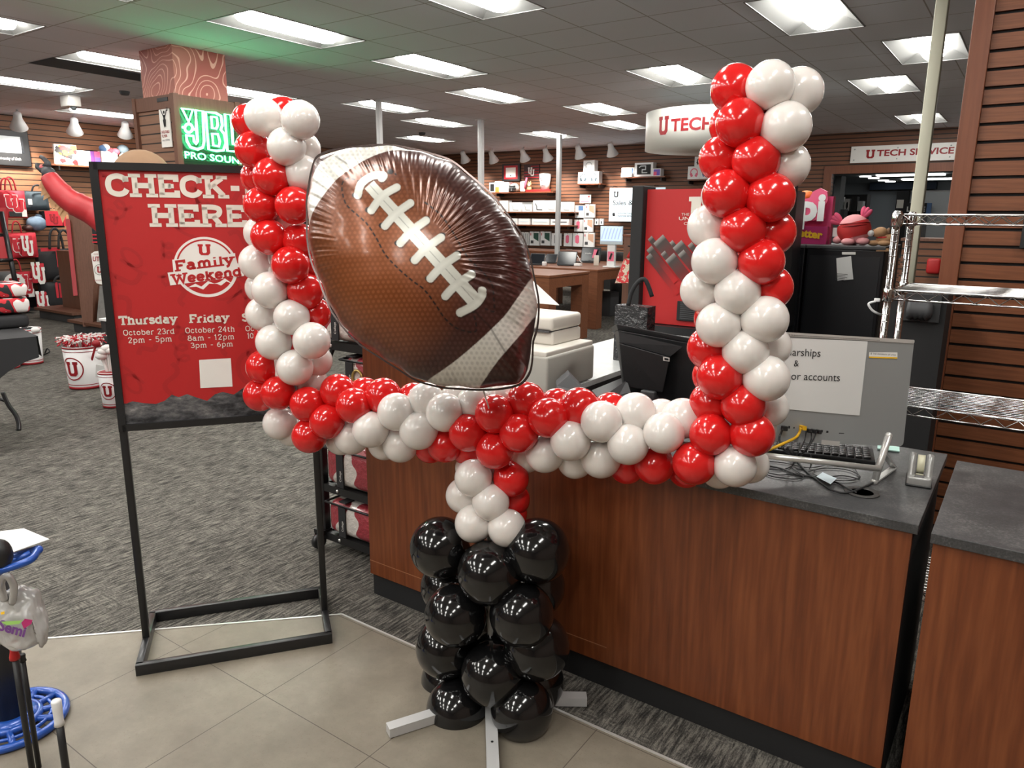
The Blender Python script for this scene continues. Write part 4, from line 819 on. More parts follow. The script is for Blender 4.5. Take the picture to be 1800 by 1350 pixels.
# ports
pp = MB()
for x, y, w_, h_ in ((1387, 751, .006, .008), (1395.5, 752, .004, .005), (1444.5, 758, .006, .008), (1454, 759, .007, .006), (1479, 761.5, .017, .002)):
    a, b_ = fp(x, y); pp.prism(round_rect(a-w_/2, b_-h_/2, a+w_/2, b_+h_/2, .0009), cf, 0, .0008*sgn)
pp.build('port', 'black_matte', pc)
lab = MB(); a, b_ = fp(1316, 760); c_, d_ = fp(1545, 781); lab.prism([fp(1320, 763), fp(1542, 784), fp(1542, 779.5), fp(1320, 758)][::-1], cf, 0, .0006*sgn)
st = MB(); st.prism([fp(1527.5, 619), fp(1577, 619.5), fp(1577, 630.5), fp(1527, 629)], cf, 0, .0012*sgn); st = st.build('asset_sticker', 'white_print', pc)
sb = MB(); sb.prism([fp(1527, 626.5), fp(1576.8, 628), fp(1576.6, 630.5), fp(1527, 629)], cf, 0, .0016*sgn); sb.build('yellow_band', 'yellow_print', st)
sl = MB(); a = fp(1534, 623); sans(sl, 'THE UNIVERSITY OF UTAH', cf, a[0], a[1], .0042, width=fp(1574, 623.5)[0]-a[0], z0=.0016); block_u(sl, cf, fp(1531, 621.5)[0], fp(1531, 621.5)[1], .004, .005, .0016); sl.build('sticker_lettering', 'dark_print', st)
st = MB(); st.prism([fp(1444, 773), fp(1476, 776), fp(1475, 784), fp(1443, 781)], cf, 0, .001*sgn); st.build('spec_sticker', 'silver_bright', pc)
# paper notice
pn = MB(); P_ = [(1300, 590.5), (1524.5, 600), (1510, 730.5), (1290, 711)]
pts = [fp(*q) for q in P_]; pn.prism(pts, cf, 0, .0022*sgn)
no = pn.build('paper_notice', 'white_paper', lo and None); no.location = lo
tag(no, 'white paper notice taped on the back of the silver computer', 'paper notice')
nt_ = MB(); up2 = (cf[0]+nn*.003, (V(*(rx*(pts[1][0]-pts[0][0])+uy*(pts[1][1]-pts[0][1])))).normalized(), None); r2 = up2[1]; u2 = nn.cross(r2) if nn.cross(r2).dot(uy) > 0 else -nn.cross(r2)
nf = (cf[0], r2, u2)
def npx(x, y): d = ray(x, y); p = CAM+d*((bl-CAM).dot(nn)/d.dot(nn))-bl; return (p.dot(r2), p.dot(u2))
for tx, x1, y1, capy, xl_, tl_ in (('Scholarships', 1441, 627, 613.5, 1393, 'arships'), ('&', 1403, 644, 633, 1393, '&'), ('Sponsor accounts', 1475, 670, 656.5, 1389, 'sor accounts')):
    b1 = npx(x1, y1); h_ = npx(x1, capy)[1]-b1[1]
    m_ = MB(); sans(m_, tx, nf, b1[0], b1[1], h_, 'RIGHT', z0=.0034)
    m_.build('lettering', 'dark_print', no)
# stand: legs and cross bar
mb = MB(); f0, f1 = PZ(1537, 846, ZT+.006), PD(1562, 766, 2.13); k_ = PZ(1571, 822, ZT+.006)
mb.tube([f0-lo, f1-lo], .010, 10); mb.ball(f0-lo, .0105, 10, 8); mb.ball(f1-lo, .0105, 10, 8); mb.build('stand_leg', 'silver_bright', pc)
mb = MB(); h_ = PD(1552, 795, 2.16); mb.bar(h_-lo, k_-lo, .018, .005); mb.bar(k_-lo, f0-lo, .018, .005); mb.build('stand_brace', 'silver_bright', pc)
mb = MB(); e0, e1 = PD(1330, 799, 2.02), PD(1545, 824, 2.07); e0.z = max(e0.z, ZT+.012); mb.tube([e0-lo, e1-lo], .0085, 10); mb.build('stand_bar', 'silver_bright', pc)
# keyboard
k0, k1 = PZ(1342, 789, ZT+.012), PZ(1539, 812, ZT+.012); kd = (k1-k0).normalized(); kn = V(-kd.y, kd.x, 0).normalized()
kb = thing('keyboard', 'black keyboard lying behind the silver computer stand', 'keyboard', Vector((k0.x, k0.y, ZT)), math.atan2(kd.y, kd.x)); L_ = (k1-k0).length
MB().rbox((-.06, 0, .001), (L_, .14, .014), .003).build('case', 'black_plastic', kb)
mb = MB()
for r_ in range(6):
    for k in range(16): x = -.05+k*(L_+.04)/16; mb.rbox((x, .012+r_*.021, .014), (x+(L_+.04)/16-.003, .029+r_*.021, .0205), .0015, 1)
mb.build('keys', flat('key_black', (.02, .02, .022), .3), kb)
q = PZ(1563, 790, ZT+.002)
MB().box((-.035, -.02, 0), (.03, .035, .004)).build('note_pad', 'mint_paper', None, q, .15); tag(bpy.data.objects['note_pad'], 'mint green note lying under the corner of the silver computer', 'note')
# cables
def cable(name, pts, r, mat, lab, z=ZT+.004):
    P3 = []
    for q in pts:
        x, y = q[0], q[1]; zz = q[2] if len(q) > 2 else z
        P3.append(PD(x, y, q[3]) if len(q) > 3 else PZ(x, y, zz))
    P3 = smooth_pts(P3, 7); b0 = P3[0].copy(); o = MB().tube([p-b0 for p in P3], r, 6).build(name, mat); o.location = b0
    tag(o, lab, 'cable'); return o
def plug(par, x, y, mat, w_=.012, h_=.014, dp=.018):
    a, b_ = fp(x, y); c_ = bl+rx*a+uy*b_; m_ = MB(); fr_ = (c_-par.location, rx, uy); m_.prism(round_rect(-w_/2, -h_/2, w_/2, h_/2, .002), fr_, dp*sgn, .001*sgn); return m_.build('plug', mat, par)
dpt = lambda x, y, off=.02: (CAM+ray(x, y)*(((bl+nn*off)-CAM).dot(nn)/ray(x, y).dot(nn)) - CAM).dot(fwd)
def F4(x, y, off=.02): return (x, y, 0, dpt(x, y, off))
c = cable('network_cable', [F4(1408, 752), F4(1400, 768, .03), (1374, 781, 0, 2.05), (1345, 793, 0, 2.03), (1310, 803, 0, 2.02)], .0042, 'yellow_cable', 'yellow network cable plugged in the silver computer'); plug(c, 1408, 751, 'yellow_cable', .013, .013, .02)
c = cable('power_cable', [F4(1376, 754), F4(1370, 772, .03), (1378, 790, 0, 2.06), (1393, 800), (1402, 812), (1418, 829), (1440, 846), (1464, 862), (1490, 866), (1515, 858), (1537, 847)], .0032, 'black_plastic', 'thick black cable from the computer looping to the desk hole'); plug(c, 1376, 752, 'black_plastic')
c.data.transform(Matrix()); m_ = MB(); a_, b_ = PD(1386, 787, 2.05)-c.location, PD(1396, 801, 2.06)-c.location; m_.tube([a_, b_], .0065, 8); m_.build('ferrite_core', 'black_plastic', c)
c = cable('usb_cable', [F4(1417, 757), F4(1414, 775, .03), (1403, 795, 0, 2.06), (1394, 815), (1405, 825), (1424, 822), (1425, 800, 0, 2.05)], .002, 'black_plastic', 'thin black cable hanging from the third port of the silver computer'); plug(c, 1418, 756, 'black_plastic', .009, .012)
c = cable('usb_cable', [F4(1426, 758), F4(1425, 775, .03), (1412, 795, 0, 2.06), (1398, 812), (1393, 822), (1412, 834), (1440, 840), (1480, 836), (1510, 842)], .002, 'black_plastic', 'thin black cable with a loop below the ports of the silver computer'); plug(c, 1427, 757, 'black_plastic', .009, .012)
c = cable('usb_cable', [F4(1435, 759), F4(1430, 772, .03), (1418, 790, 0, 2.06), (1403, 806), (1390, 820), (1370, 826), (1345, 824)], .002, 'black_plastic', 'thin black cable running left from the fifth port of the silver computer'); plug(c, 1436, 758, 'black_plastic', .009, .012)
cable('desk_cable', [(1345, 818), (1375, 824), (1405, 836), (1432, 838), (1470, 848), (1488, 858), (1505, 866)], .0030, 'black_plastic', 'black cord with a paper flag going into the desk hole')
cable('desk_cable', [(1342, 829), (1372, 835), (1400, 832), (1412, 838), (1395, 842), (1360, 838), (1344, 832)], .0017, 'black_plastic', 'thin black cord coiled beside the white balloon end')
cable('desk_cable', [(1420, 829), (1450, 823), (1490, 826), (1512, 838), (1490, 845), (1455, 842), (1430, 833), (1434, 825)], .0017, 'black_plastic', 'thin black cord looping in front of the computer stand')
cable('desk_cable', [(1340, 810), (1380, 814), (1420, 822), (1450, 818), (1475, 814), (1500, 822), (1511, 838)], .0016, 'black_plastic', 'thin black cord along the stand bar of the computer')
q = PZ(1454, 840, ZT+.014); m_ = MB(); m_._add([PZ(*p, ZT+.012)-q for p in ((1446, 830), (1471, 841), (1460, 851), (1435, 838))], [(0, 3, 2, 1)]); o = m_.build('cord_tag', 'pale_blue'); o.location = q; tag(o, 'pale printed paper tag wrapped on a black desk cord', 'tag')
# tape dispenser
q = PZ(1614, 856, ZT)
td = thing('tape_dispenser', 'silver grey tape dispenser on the right end of the dark counter', 'tape dispenser', (q.x, q.y, ZT), .10)
mb = MB(); prof = [(-.002, .0), (-.004, .012), (.006, .026), (.018, .040), (.026, .060), (.040, .078), (.062, .084), (.082, .072), (.100, .038), (.106, .010), (.106, 0)]
for x0, x1 in ((-.031, -.0135), (.0135, .031)):
    t = bmesh.new(); A_ = [t.verts.new((x0, y, z)) for y, z in prof]; B_ = [t.verts.new((x1, y, z)) for y, z in prof]; k = len(prof)
    t.faces.new(A_); t.faces.new(B_[::-1])
    for i in range(k): t.faces.new((A_[i], A_[(i+1) % k], B_[(i+1) % k], B_[i]))
    bmesh.ops.recalc_face_normals(t, faces=list(t.faces)); bmesh.ops.bevel(t, geom=list(t.edges), offset=.003, segments=2, affect='EDGES'); mb.take(t)
mb.rbox((-.031, -.006, 0), (.031, .03, .030), .007, 3); mb.build('body', flat('dispenser_grey', (.40, .40, .39), .34, .35), td)
MB().rbox((-.033, -.008, .0005), (.033, .108, .007), .003).build('base', 'black_plastic', td)
t = MB(); t.lathe([(.012, -.0095), (.027, -.0095), (.027, .0095), (.012, .0095)], 28, Matrix.Translation((0, .055, .052)) @ Matrix.Rotation(PI/2, 4, 'Y')); t.build('tape_roll', flat('tape_yellow', (.70, .68, .50), .4), td)
MB().box((-.0095, .004, .0305), (.0095, .022, .0325)).build('tape_strip', 'tape_yellow', td); MB().box((-.012, -.002, .030), (.012, .004, .036)).build('cutter', 'chrome', td)

# ------------------------------------------------------------------ black till monitor seen from behind
ps = thing('till_monitor', 'black till monitor seen from behind left of the right balloon upright', 'monitor', PZ(1165, 712, ZT))
lo = ps.location; D0 = 2.85
tl, tr, br, bl_ = PD(1085, 572, D0+.15), PD(1236, 602, D0-.05), PD(1226, 712, D0+.02), PD(1113, 708, D0+.22)
bk = fwd*.06
def quad_box(m_, q4, depth): a = [p-lo for p in q4]; b_ = [p-lo+depth for p in q4]; m_._add(a+b_, [(0, 3, 2, 1), (4, 5, 6, 7), (0, 1, 5, 4), (1, 2, 6, 5), (2, 3, 7, 6), (3, 0, 4, 7)])
mb = MB(); quad_box(mb, (PD(1083, 569, D0+.15), PD(1245, 600, D0-.06), PD(1243, 610, D0-.05), PD(1086, 580, D0+.16)), fwd*.16); mb.build('top_cap', 'black_plastic', ps, bevel=.004)
mb = MB(); quad_box(mb, (PD(1086, 580, D0+.16), PD(1243, 608, D0-.05), PD(1240, 720, D0+.03), PD(1106, 716, D0+.24)), fwd*.10); mb.build('back_cover', 'black_plastic', ps, bevel=.004)
mb = MB(); quad_box(mb, (PD(1089, 602, D0+.14), PD(1178, 627, D0+.02), PD(1200, 609, D0-.03), PD(1088, 583, D0+.13)), fwd*.02); mb.build('rear_ledge', flat('dark_grey_plastic', (.03, .031, .033), .5), ps)
mb = MB(); quad_box(mb, (PD(1089, 603, D0+.12), PD(1178, 628, D0), PD(1165, 690, D0+.05), PD(1097, 680, D0+.16)), fwd*.03); mb.build('rear_panel', flat('black_satin', (.009, .009, .010), .45), ps, bevel=.004)
st = MB(); q = [PD(1166, 627, D0-.03), PD(1177, 629, D0-.045), PD(1177, 635.5, D0-.04), PD(1166, 634, D0-.025)]; quad_box(st, q, fwd*.004); st = st.build('sticker', 'white_print', ps)
s2 = MB(); quad_box(s2, [PD(1168, 629, D0-.0345), PD(1175, 630.3, D0-.0435), PD(1175, 633.8, D0-.0405), PD(1168, 632.5, D0-.031)], fwd*.002); s2.build('print', 'dark_print', st)
lg = MB(); fr_ = (PD(1117, 651, D0+.105)-lo, (tr-tl).normalized(), V(0, 0, 1)); sans(lg, 'ASUS', fr_, 0, 0, .022, bold=.01, width=.062); lg.build('lettering', flat('logo_black', (.016, .016, .017), .2), ps)
mb = MB(); mb.bar(PD(1140, 700, D0+.1)-lo, PZ(1150, 720, ZT+.01)-lo, .07, .03); mb.rbox(PZ(1150, 720, ZT)-lo+V(-.1, -.08, .001), PZ(1150, 720, ZT)-lo+V(.1, .08, .014), .004); mb.build('stand', 'black_plastic', ps)
mb = MB(); c_ = PD(1140, 702, D0-.02)-lo; mb.rbox(c_+V(-.03, -.015, -.03), c_+V(.03, .01, .035), .006); mb.build('hinge_block', 'dark_grey_plastic', ps)

# ------------------------------------------------------------------ printer and dark stands on the counter
zp = ZT
pr = thing('desk_printer', 'white desk printer on the pale return counter behind the football', 'printer', (-1.86, 2.75, zp))
def prb(n, a, b, m_, r=.012): return MB().rbox(a, b, r, 3).build(n, m_, pr)
a = PZ(1040, 700, zp)-V(*pr.location)
xr_ = PY(1040, 680, 2.62).x - pr.location.x
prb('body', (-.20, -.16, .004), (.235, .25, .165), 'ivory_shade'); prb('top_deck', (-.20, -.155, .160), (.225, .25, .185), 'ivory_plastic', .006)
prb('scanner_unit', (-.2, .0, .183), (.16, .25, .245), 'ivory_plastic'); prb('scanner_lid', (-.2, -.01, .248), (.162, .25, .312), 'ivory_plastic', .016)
MB().box((-.19, -.02, .2435), (.15, .24, .2495)).build('lid_gap', 'charcoal', pr)
mb = MB(); mb.prism([(-.11, .05), (.0, .16), (.12, .03)], (V(-.02, .12, .312), V(.8, .6, 0), V(-.3, .2, .93)), .01); mb.build('document_tray', 'white_gloss', pr)
def wedge(name, lab, pts, dep, mat='charcoal', cat='stand'):
    c_ = sum(pts, V(0, 0, 0))/len(pts); k = len(pts); m_ = MB(); a_ = [p-c_ for p in pts]; b_ = [p-c_+dep for p in pts]
    m_._add(a_+b_, [tuple(range(k))[::-1], tuple(k+i for i in range(k))]+[(i, (i+1) % k, k+(i+1) % k, k+i) for i in range(k)]); o = m_.build(name, mat); o.location = c_; tag(o, lab, cat); return o
wedge('signature_pad', 'grey wedge shaped card reader in front of the white printer', [PD(979, 678, 2.98), PD(1001, 659, 2.99), PD(1030, 690, 2.95), PD(1062, 716, 2.90), PD(1000, 722, 2.88), PD(979, 700, 2.94)], V(fwd.x, fwd.y, .02)*.09, cat='card reader')
wedge('cash_drawer', 'low dark till drawer between the card reader and the black monitor', [PZ(1040, 686, ZT+.03), PZ(1106, 659, ZT+.03), PZ(1130, 700, ZT+.03), PZ(1070, 722, ZT+.03)], V(0, 0, -.029), 'black_plastic', 'till drawer')
wedge('display_stand', 'dark folded metal stand against the side of the black till monitor', [PD(1056, 700, 2.98), PD(1102, 668, 3.0), PD(1112, 700, 2.96), PD(1075, 720, 2.98)], fwd*.03+V(0, 0, -.01), 'charcoal', 'stand')
c_ = cable('till_cable', [(1075, 706, 0, 2.94), (1092, 694, 0, 2.95), (1112, 692, 0, 2.95), (1135, 702, 0, 2.94)], .003, 'black_plastic', 'black cable arching behind the white balloons by the till monitor')
# ================================================================== helpers for merchandise
def facebox(name, lab, cat, rect, plane, at_, dep, mat, group=None, bevel=None, down=None):
    """a box thing whose front face covers the photo area rect on the plane Y=at_ ('Y') or X=at_ ('X'); returns thing and its face frame (w x h, origin at lower left)"""
    x0, y0, x1, y1 = rect; f = PY if plane == 'Y' else PX; xm, ym = (x0+x1)/2, (y0+y1)/2
    l, r_, t, b_ = f(x0, ym, at_), f(x1, ym, at_), f(xm, y0, at_), f(xm, y1, at_)
    if plane == 'Y': wd = r_.x-l.x; c = V((l.x+r_.x)/2, at_, b_.z)
    else: wd = r_.y-l.y; c = V(at_, (l.y+r_.y)/2, b_.z)
    h = t.z-b_.z
    if down is not None: c.z = down; 
    th = thing(name, lab, cat, c, 0, group); m_ = MB()
    if plane == 'Y': m_.box((-wd/2, 0, 0), (wd/2, dep, h)); fr_ = (V(-wd/2, 0, 0), V(1, 0, 0), V(0, 0, 1))
    else: m_.box((-dep, -wd/2, 0), (0, wd/2, h)); fr_ = (V(0, -wd/2, 0), V(0, 1, 0), V(0, 0, 1))
    m_.build('box' if cat in ('box', 'case') else 'body', mat, th, bevel=bevel)
    return th, fr_, wd, h
def prt(th, name, mat, fr_, poly, z0=.002): return MB().prism(poly, fr_, 0, z0).build(name, mat, th)
def R4(x0, y0, x1, y1): return [(x0, y0), (x1, y0), (x1, y1), (x0, y1)]
def pUU(th, fr_, cx, cy, w, h, mat='white_print', out=None):
    m_ = MB()
    if out: block_u(m_, fr_, cx-w*.17, cy+h*.12, w*.74, h*.84, .0025); block_u(m_, fr_, cx+w*.17, cy-h*.12, w*.74, h*.84, .0027); m_.build('logo_outline', out, th); m_ = MB()
    double_u(m_, fr_, cx, cy, w, h, .004); m_.build('logo', mat, th)
def strap(th, fr_, xs_, y0, hh, r_, mat):
    """carrying loop standing over a bag's top edge"""
    o, a, b_ = fr_; n = a.cross(b_); x0, x1 = xs_
    p = smooth_pts([o+a*x0+b_*y0+n*.01, o+a*(x0*.85+x1*.15)+b_*(y0+hh*.75)+n*.02, o+a*((x0+x1)/2)+b_*(y0+hh)+n*.02, o+a*(x0*.15+x1*.85)+b_*(y0+hh*.75)+n*.02, o+a*x1+b_*y0+n*.01], 5)
    MB().tube(p, r_, 5).build('handle', mat, th)
def softbag(name, lab, rect, X, dep, mat, cat='bag', group=None):
    x0, y0, x1, y1 = rect; l, r_, t, b_ = PX(x0, (y0+y1)/2, X), PX(x1, (y0+y1)/2, X), PX((x0+x1)/2, y0, X), PX((x0+x1)/2, y1, X)
    wd = r_.y-l.y; h = t.z-b_.z; th = thing(name, lab, cat, V(X, (l.y+r_.y)/2, b_.z), 0, group)
    m_ = MB(); k = bmesh.new(); bmesh.ops.create_grid(k, x_segments=10, y_segments=10, size=.5); rr = random.Random(lab)
    for v in k.verts:
        u_, w_ = v.co.x, v.co.y; bul = (1-(2*u_)**4)*(1-(2*w_)**6); v.co = V(dep*.45*bul+rr.uniform(-.004, .004), u_*wd*(1-.06*(w_+.5)), (w_+.5)*h)
    m_.take(k); m_.box((-dep*.5, -wd/2*.97, .0), (0, wd/2*.97, h*.985)); m_.build('body', mat, th)
    return th, (V(dep*.45+.004, -wd/2, 0), V(0, 1, 0), V(0, 0, 1)), wd, h

# ================================================================== left wall
WX = XL
c, fr_, w_, h_ = facebox('wall_screen', 'black framed television high on the left wall', 'television', (-60, 226, 52, 290), 'X', WX+.09, .08, 'black_plastic', bevel=.01)
prt(c, 'screen', 'tv_grey', fr_, R4(.08, .2, w_*.86, h_-.1)); prt(c, 'side_strip', 'screen_dark', fr_, R4(w_*.865, .2, w_-.09, h_-.1)); m_ = MB(); sans(m_, 'University of Utah', fr_, w_*.45, .09, .045, width=w_*.38); m_.build('lettering', 'white_print', c)
# track lamps on the left wall and the tech wall
def track(px, py, along, lab, tgt):
    p = PX(px, py, WX+.75) if along == 'X' else PY(px, py, YB-.75)
    t = thing('track_lamp', lab, 'spot lamp', (p.x, p.y, ZC), 0, 'track lamps on the left wall' if along == 'X' else 'track lamps on the tech wall'); lo_ = t.location
    d = (Vector(tgt)-p).normalized(); q = d.to_track_quat('Z', 'Y').to_matrix().to_4x4(); mm = Matrix.Translation(p-lo_) @ q
    MB().lathe([(.03, -.16), (.055, -.14), (.06, -.06), (.075, -.02), (.125, .10), (.12, .105), (.10, .06)], 24, mm).build('shade', 'white_gloss', t)
    MB().lathe([(.001, .055), (.10, .06)], 20, mm).build('bulb', 'spot_glow', t)
    MB().tube([V(0, 0, -.005), p-lo_-d*.12], .014, 8).build('stem', 'white_gloss', t)
    l = bpy.data.lights.new('track_light', 'SPOT'); l.energy = (115 if along == 'X' else 75); l.spot_size = 1.5; l.spot_blend = .9; l.shadow_soft_size = .08; l.color = (1, .93, .84); lo2 = bpy.data.objects.new('track_light', l); COL.objects.link(lo2); lo2.location = p+d*.13; lo2.rotation_euler = d.to_track_quat('-Z', 'Y').to_euler()
for k, (x, y, lab) in enumerate(((32, 214, 'white track lamp above the television'), (131, 223, 'white track lamp aimed down over the wall shelf, middle of three'), (220, 229, 'white track lamp just left of the column'))):
    p = PX(x, y, WX+.75); track(x, y, 'X', lab, (WX, p.y+.3, 1.9))
for x, y, lab in ((816, 277, 'white track lamp right of the football top'), (866, 277, 'white track lamp above the framed certificate'), (921, 274, 'white track lamp over the red striped flag'), (961, 273, 'white track lamp left of the right thin pole'), (1018, 268, 'white track lamp over the headphone boxes'), (1075, 264, 'white track lamp left of the round hanging sign')):
    p = PY(x, y, YB-.75); track(x, y, 'Y', lab, (p.x, YB, 1.7))
for px_ in (-3.6, -2.2):
    p = V(px_, YB-.8, 2.9)
# shelf on the left wall
def ledge(lab, rect, plane, at_, dep, mat='edge_wood', name='wall_shelf'):
    x0, y0, x1, y1 = rect; f = PY if plane == 'Y' else PX; a, b_ = f(x0, y0, at_), f(x1, y1, at_); z = (a.z+b_.z)/2
    if plane == 'Y': t = thing(name, lab, 'shelf', V((a.x+b_.x)/2, at_, z)); L = (b_.x-a.x)/2; MB().box((-L, 0, -.025), (L, dep, 0)).build('board', mat, t); [MB().box((s*L*.8-.01, dep*.1, -.09), (s*L*.8+.01, dep, -.025)).build('bracket', 'black_metal', t) for s in (-1, 1)]
    else: t = thing(name, lab, 'shelf', V(at_, (a.y+b_.y)/2, z)); L = (b_.y-a.y)/2; MB().box((-dep, -L, -.025), (0, L, 0)).build('board', mat, t); [MB().box((-dep, s*L*.8-.01, -.09), (-dep*.1, s*L*.8+.01, -.025)).build('bracket', 'black_metal', t) for s in (-1, 1)]
    return t, z
SXF = WX+.33
t, zs1 = ledge('wooden ledge with boxes on the left wall under the track lamps', (86, 287, 262, 298), 'X', SXF, .32)
def sbox(name, lab, cat, rect, mat, dep=.10, off=.04): return facebox(name, lab, cat, rect, 'X', SXF-off, dep, mat, down=zs1+.001)
c, fr_, w_, h_ = sbox('canvas_print', 'white canvas with a red and yellow abstract painting on the ledge', 'canvas print', (96, 252, 135, 287), 'white_print', .05)
for k in range(26):
    rr = random.Random(k); a, b_ = rr.uniform(.08, .92)*w_, rr.uniform(.1, .92)*h_; s_ = rr.uniform(.03, .07); prt(c, 'paint_stroke', ('red_print', 'dark_print', 'red_print', 'yellow_print', 'dark_print')[k % 5], fr_, [(min(w_, max(0, a+s_*rr.uniform(.6, 1.3)*math.cos(q*PI/4))), min(h_, max(0, b_+s_*rr.uniform(.3, 1)*math.sin(q*PI/4)))) for q in range(8)], .002+k*.0004)
prt(c, 'paint_stroke', 'yellow_print', fr_, [(w_*.35, h_*.5), (w_*.55, h_*.42), (w_*.85, h_*.58), (w_*.8, h_*.75), (w_*.6, h_*.6), (w_*.45, h_*.72)], .014); prt(c, 'paint_stroke', 'dark_print', fr_, [(w_*.5, h_*.42), (w_*.72, h_*.3), (w_*.8, h_*.52), (w_*.6, h_*.5)], .0145)
c, fr_, w_, h_ = sbox('product_box', 'pale white tablet box beside the canvas on the ledge', 'box', (139, 262, 159, 288), 'white_gloss'); prt(c, 'print', 'pale_blue', fr_, R4(.05, .06, w_-.05, h_-.06))
c, fr_, w_, h_ = sbox('product_box', 'dark purple narrow box on the ledge next to the pale box', 'box', (159, 262, 166, 288), 'purple_print'); prt(c, 'print', 'rose_print', fr_, R4(.02, .03, w_-.02, h_*.3))
c, fr_, w_, h_ = sbox('product_box', 'pink to violet box on the ledge', 'box', (166.5, 263, 176, 289), 'pink'); prt(c, 'print', flat('violet_print', (.16, .10, .5), .5), fr_, R4(0, 0, w_, h_*.6))
c, fr_, w_, h_ = sbox('product_box', 'low white box on the ledge behind the poster corner', 'box', (180, 275, 206, 290), 'white_gloss')
c, fr_, w_, h_ = sbox('plush_toy', 'red and white soft toys heaped above the low white box', 'plush toy', (178, 262, 206, 275), 'white_cloth', .12); c.location.z = zs1+.14
for k, (x, y, mt_) in enumerate(((186, 259, 'white_gloss'), (181, 261, 'steel_blue'), (203, 267, 'red_cloth'), (193, 266, 'red_cloth'), (190, 270, 'white_cloth'), (199, 272, 'white_cloth'))):
    p = PX(x, y, SXF-.07); MB().ball(p-c.location, (.05, .07, .06), 12, 8).build('soft_piece', mt_, c)
p = PX(216, 263, SXF-.12); t = thing('baseball_cap', 'dark slate cap at the back of the ledge left of the brown dome', 'cap', V(p.x, p.y, zs1+.0)); MB().ball(V(0, 0, p.z-zs1), (.09, .10, .085), 16, 10).build('crown', 'slate_cloth', t); MB().box((-.05, -.05, .001), (.05, .05, p.z-zs1-.06)).build('stand', 'white_gloss', t)

# ------------------------------------------------------------------ inflatable figure behind the poster
D_ = 5.9
c0_ = PZ(262, 722); fg = thing('inflatable_tube_figure', 'red inflatable tube figure behind the poster raising an arm in a dark mitten', 'inflatable', c0_); lo = fg.location
tops = PD(246, 265, D_)
MB().tube([p-lo for p in smooth_pts([V(c0_.x, c0_.y, .01), V(c0_.x, c0_.y, .8), V(c0_.x, c0_.y, 1.35), V(tops.x, tops.y, tops.z-.16)], 4)], [.20]*4+[.22]*4+[.20]*4+[.15], 20).build('body', 'red_cloth', fg)
MB().ball(V(tops.x, tops.y, tops.z-.21)-lo, (.225, .225, .22), 24, 16).build('dome', 'brown_cloth', fg)
arm = smooth_pts([PD(200, 400, D_), PD(168, 376, D_), PD(140, 362, D_-.05), PD(116, 347, D_-.08), PD(96, 325, D_-.1), PD(87, 311, D_-.1)], 5)
n_ = len(arm); MB().tube([p-lo for p in arm], [.115-.052*(i/(n_-1))**1.1+(.006 if i in (11, 17) else 0) for i in range(n_)], 18).build('arm', flat('nylon_red', (.44, .028, .035), .45), fg)
hp = PD(83, 301, D_-.1); rs = lambda x, y: PD(x, y, D_-.1)-lo
mb = MB(); mb.tube([rs(88, 311), rs(85, 303), rs(80, 296)], [.055, .05, .036], 12); mb.tube([rs(83, 300), rs(74, 299), rs(66, 293), rs(65.5, 287)], [.04, .026, .02, .015], 10); mb.tube([rs(82, 294), rs(84, 286), rs(77, 279), rs(71, 275)], [.036, .022, .017, .014], 10); mb.build('mitten', 'glove', fg)
mb = MB(); mb.ball(rs(76, 294), (.03, .03, .022), 10, 8); mb.build('palm', flat('palm_pink', (.55, .12, .13), .6), fg)
mb = MB()
for (x0, y0), (x1, y1), wd in (((86, 316), (72, 345), 9), ((92, 322), (76, 352), 9), ((92, 330), (92, 368), 10), ((100, 336), (98, 372), 9), ((108, 345), (110, 392), 9), ((104, 342), (104, 380), 8), ((84, 314), (66, 332), 7)):
    a, b_ = rs(x0, y0), rs(x1, y1); s_ = (b_-a).cross(fwd).normalized()*wd*.0046; m1 = a.lerp(b_, .45); mb._add([a-s_*.6, m1-s_*1.1+fwd*.02, b_, m1+s_*1.1+fwd*.02, a+s_*.6], [(0, 1, 2, 3, 4)])
mb.build('fringe', 'tan_cloth', fg)

# ------------------------------------------------------------------ bags and merchandise on the left wall
BX = WX+.25
def mer(k, *a, **kw): return softbag(*a, **kw)
c, f_, w_, h_ = softbag('tote_bag', 'red tote with white interlocking letters hanging at the upper left', (-2, 335, 46, 383), BX+.1, .16, 'red_fabric_bright'); pUU(c, f_, w_*.5, h_*.52, .26, .26, 'red_cloth', 'white_print'); strap(c, f_, (w_*.2, w_*.6), h_, .2, .012, 'red_cloth'); strap(c, f_, (w_*.05, w_*.45), h_, .18, .012, 'red_cloth'); prt(c, 'label_strip', 'dark_print', f_, R4(w_*.25, .02, w_*.72, .1)); prt(c, 'barcode_label', 'white_print', f_, R4(w_*.7, .02, w_*.9, .13))
c, f_, w_, h_ = softbag('duffel_bag', 'dark slate duffel bag above the striped cap on the left wall', (44, 337, 86, 370), BX, .22, 'slate_cloth'); strap(c, f_, (w_*.2, w_*.7), h_, .1, .014, 'black_cloth'); prt(c, 'price_label', 'white_print', f_, R4(0, h_*.3, .06, h_*.6))
c, f_, w_, h_ = softbag('tote_bag', 'black bag with a red front pocket hanging near the mitten arm', (74, 371, 112, 400), BX, .2, 'black_cloth'); prt(c, 'front_pocket', 'red_cloth', f_, R4(w_*.03, h_*.12, w_*.8, h_)); pUU(c, f_, w_*.42, h_*.5, .12, .15, 'red_deep', 'dark_print'); prt(c, 'side_pocket', 'red_cloth', f_, R4(w_*.84, h_*.1, w_, h_*.9))
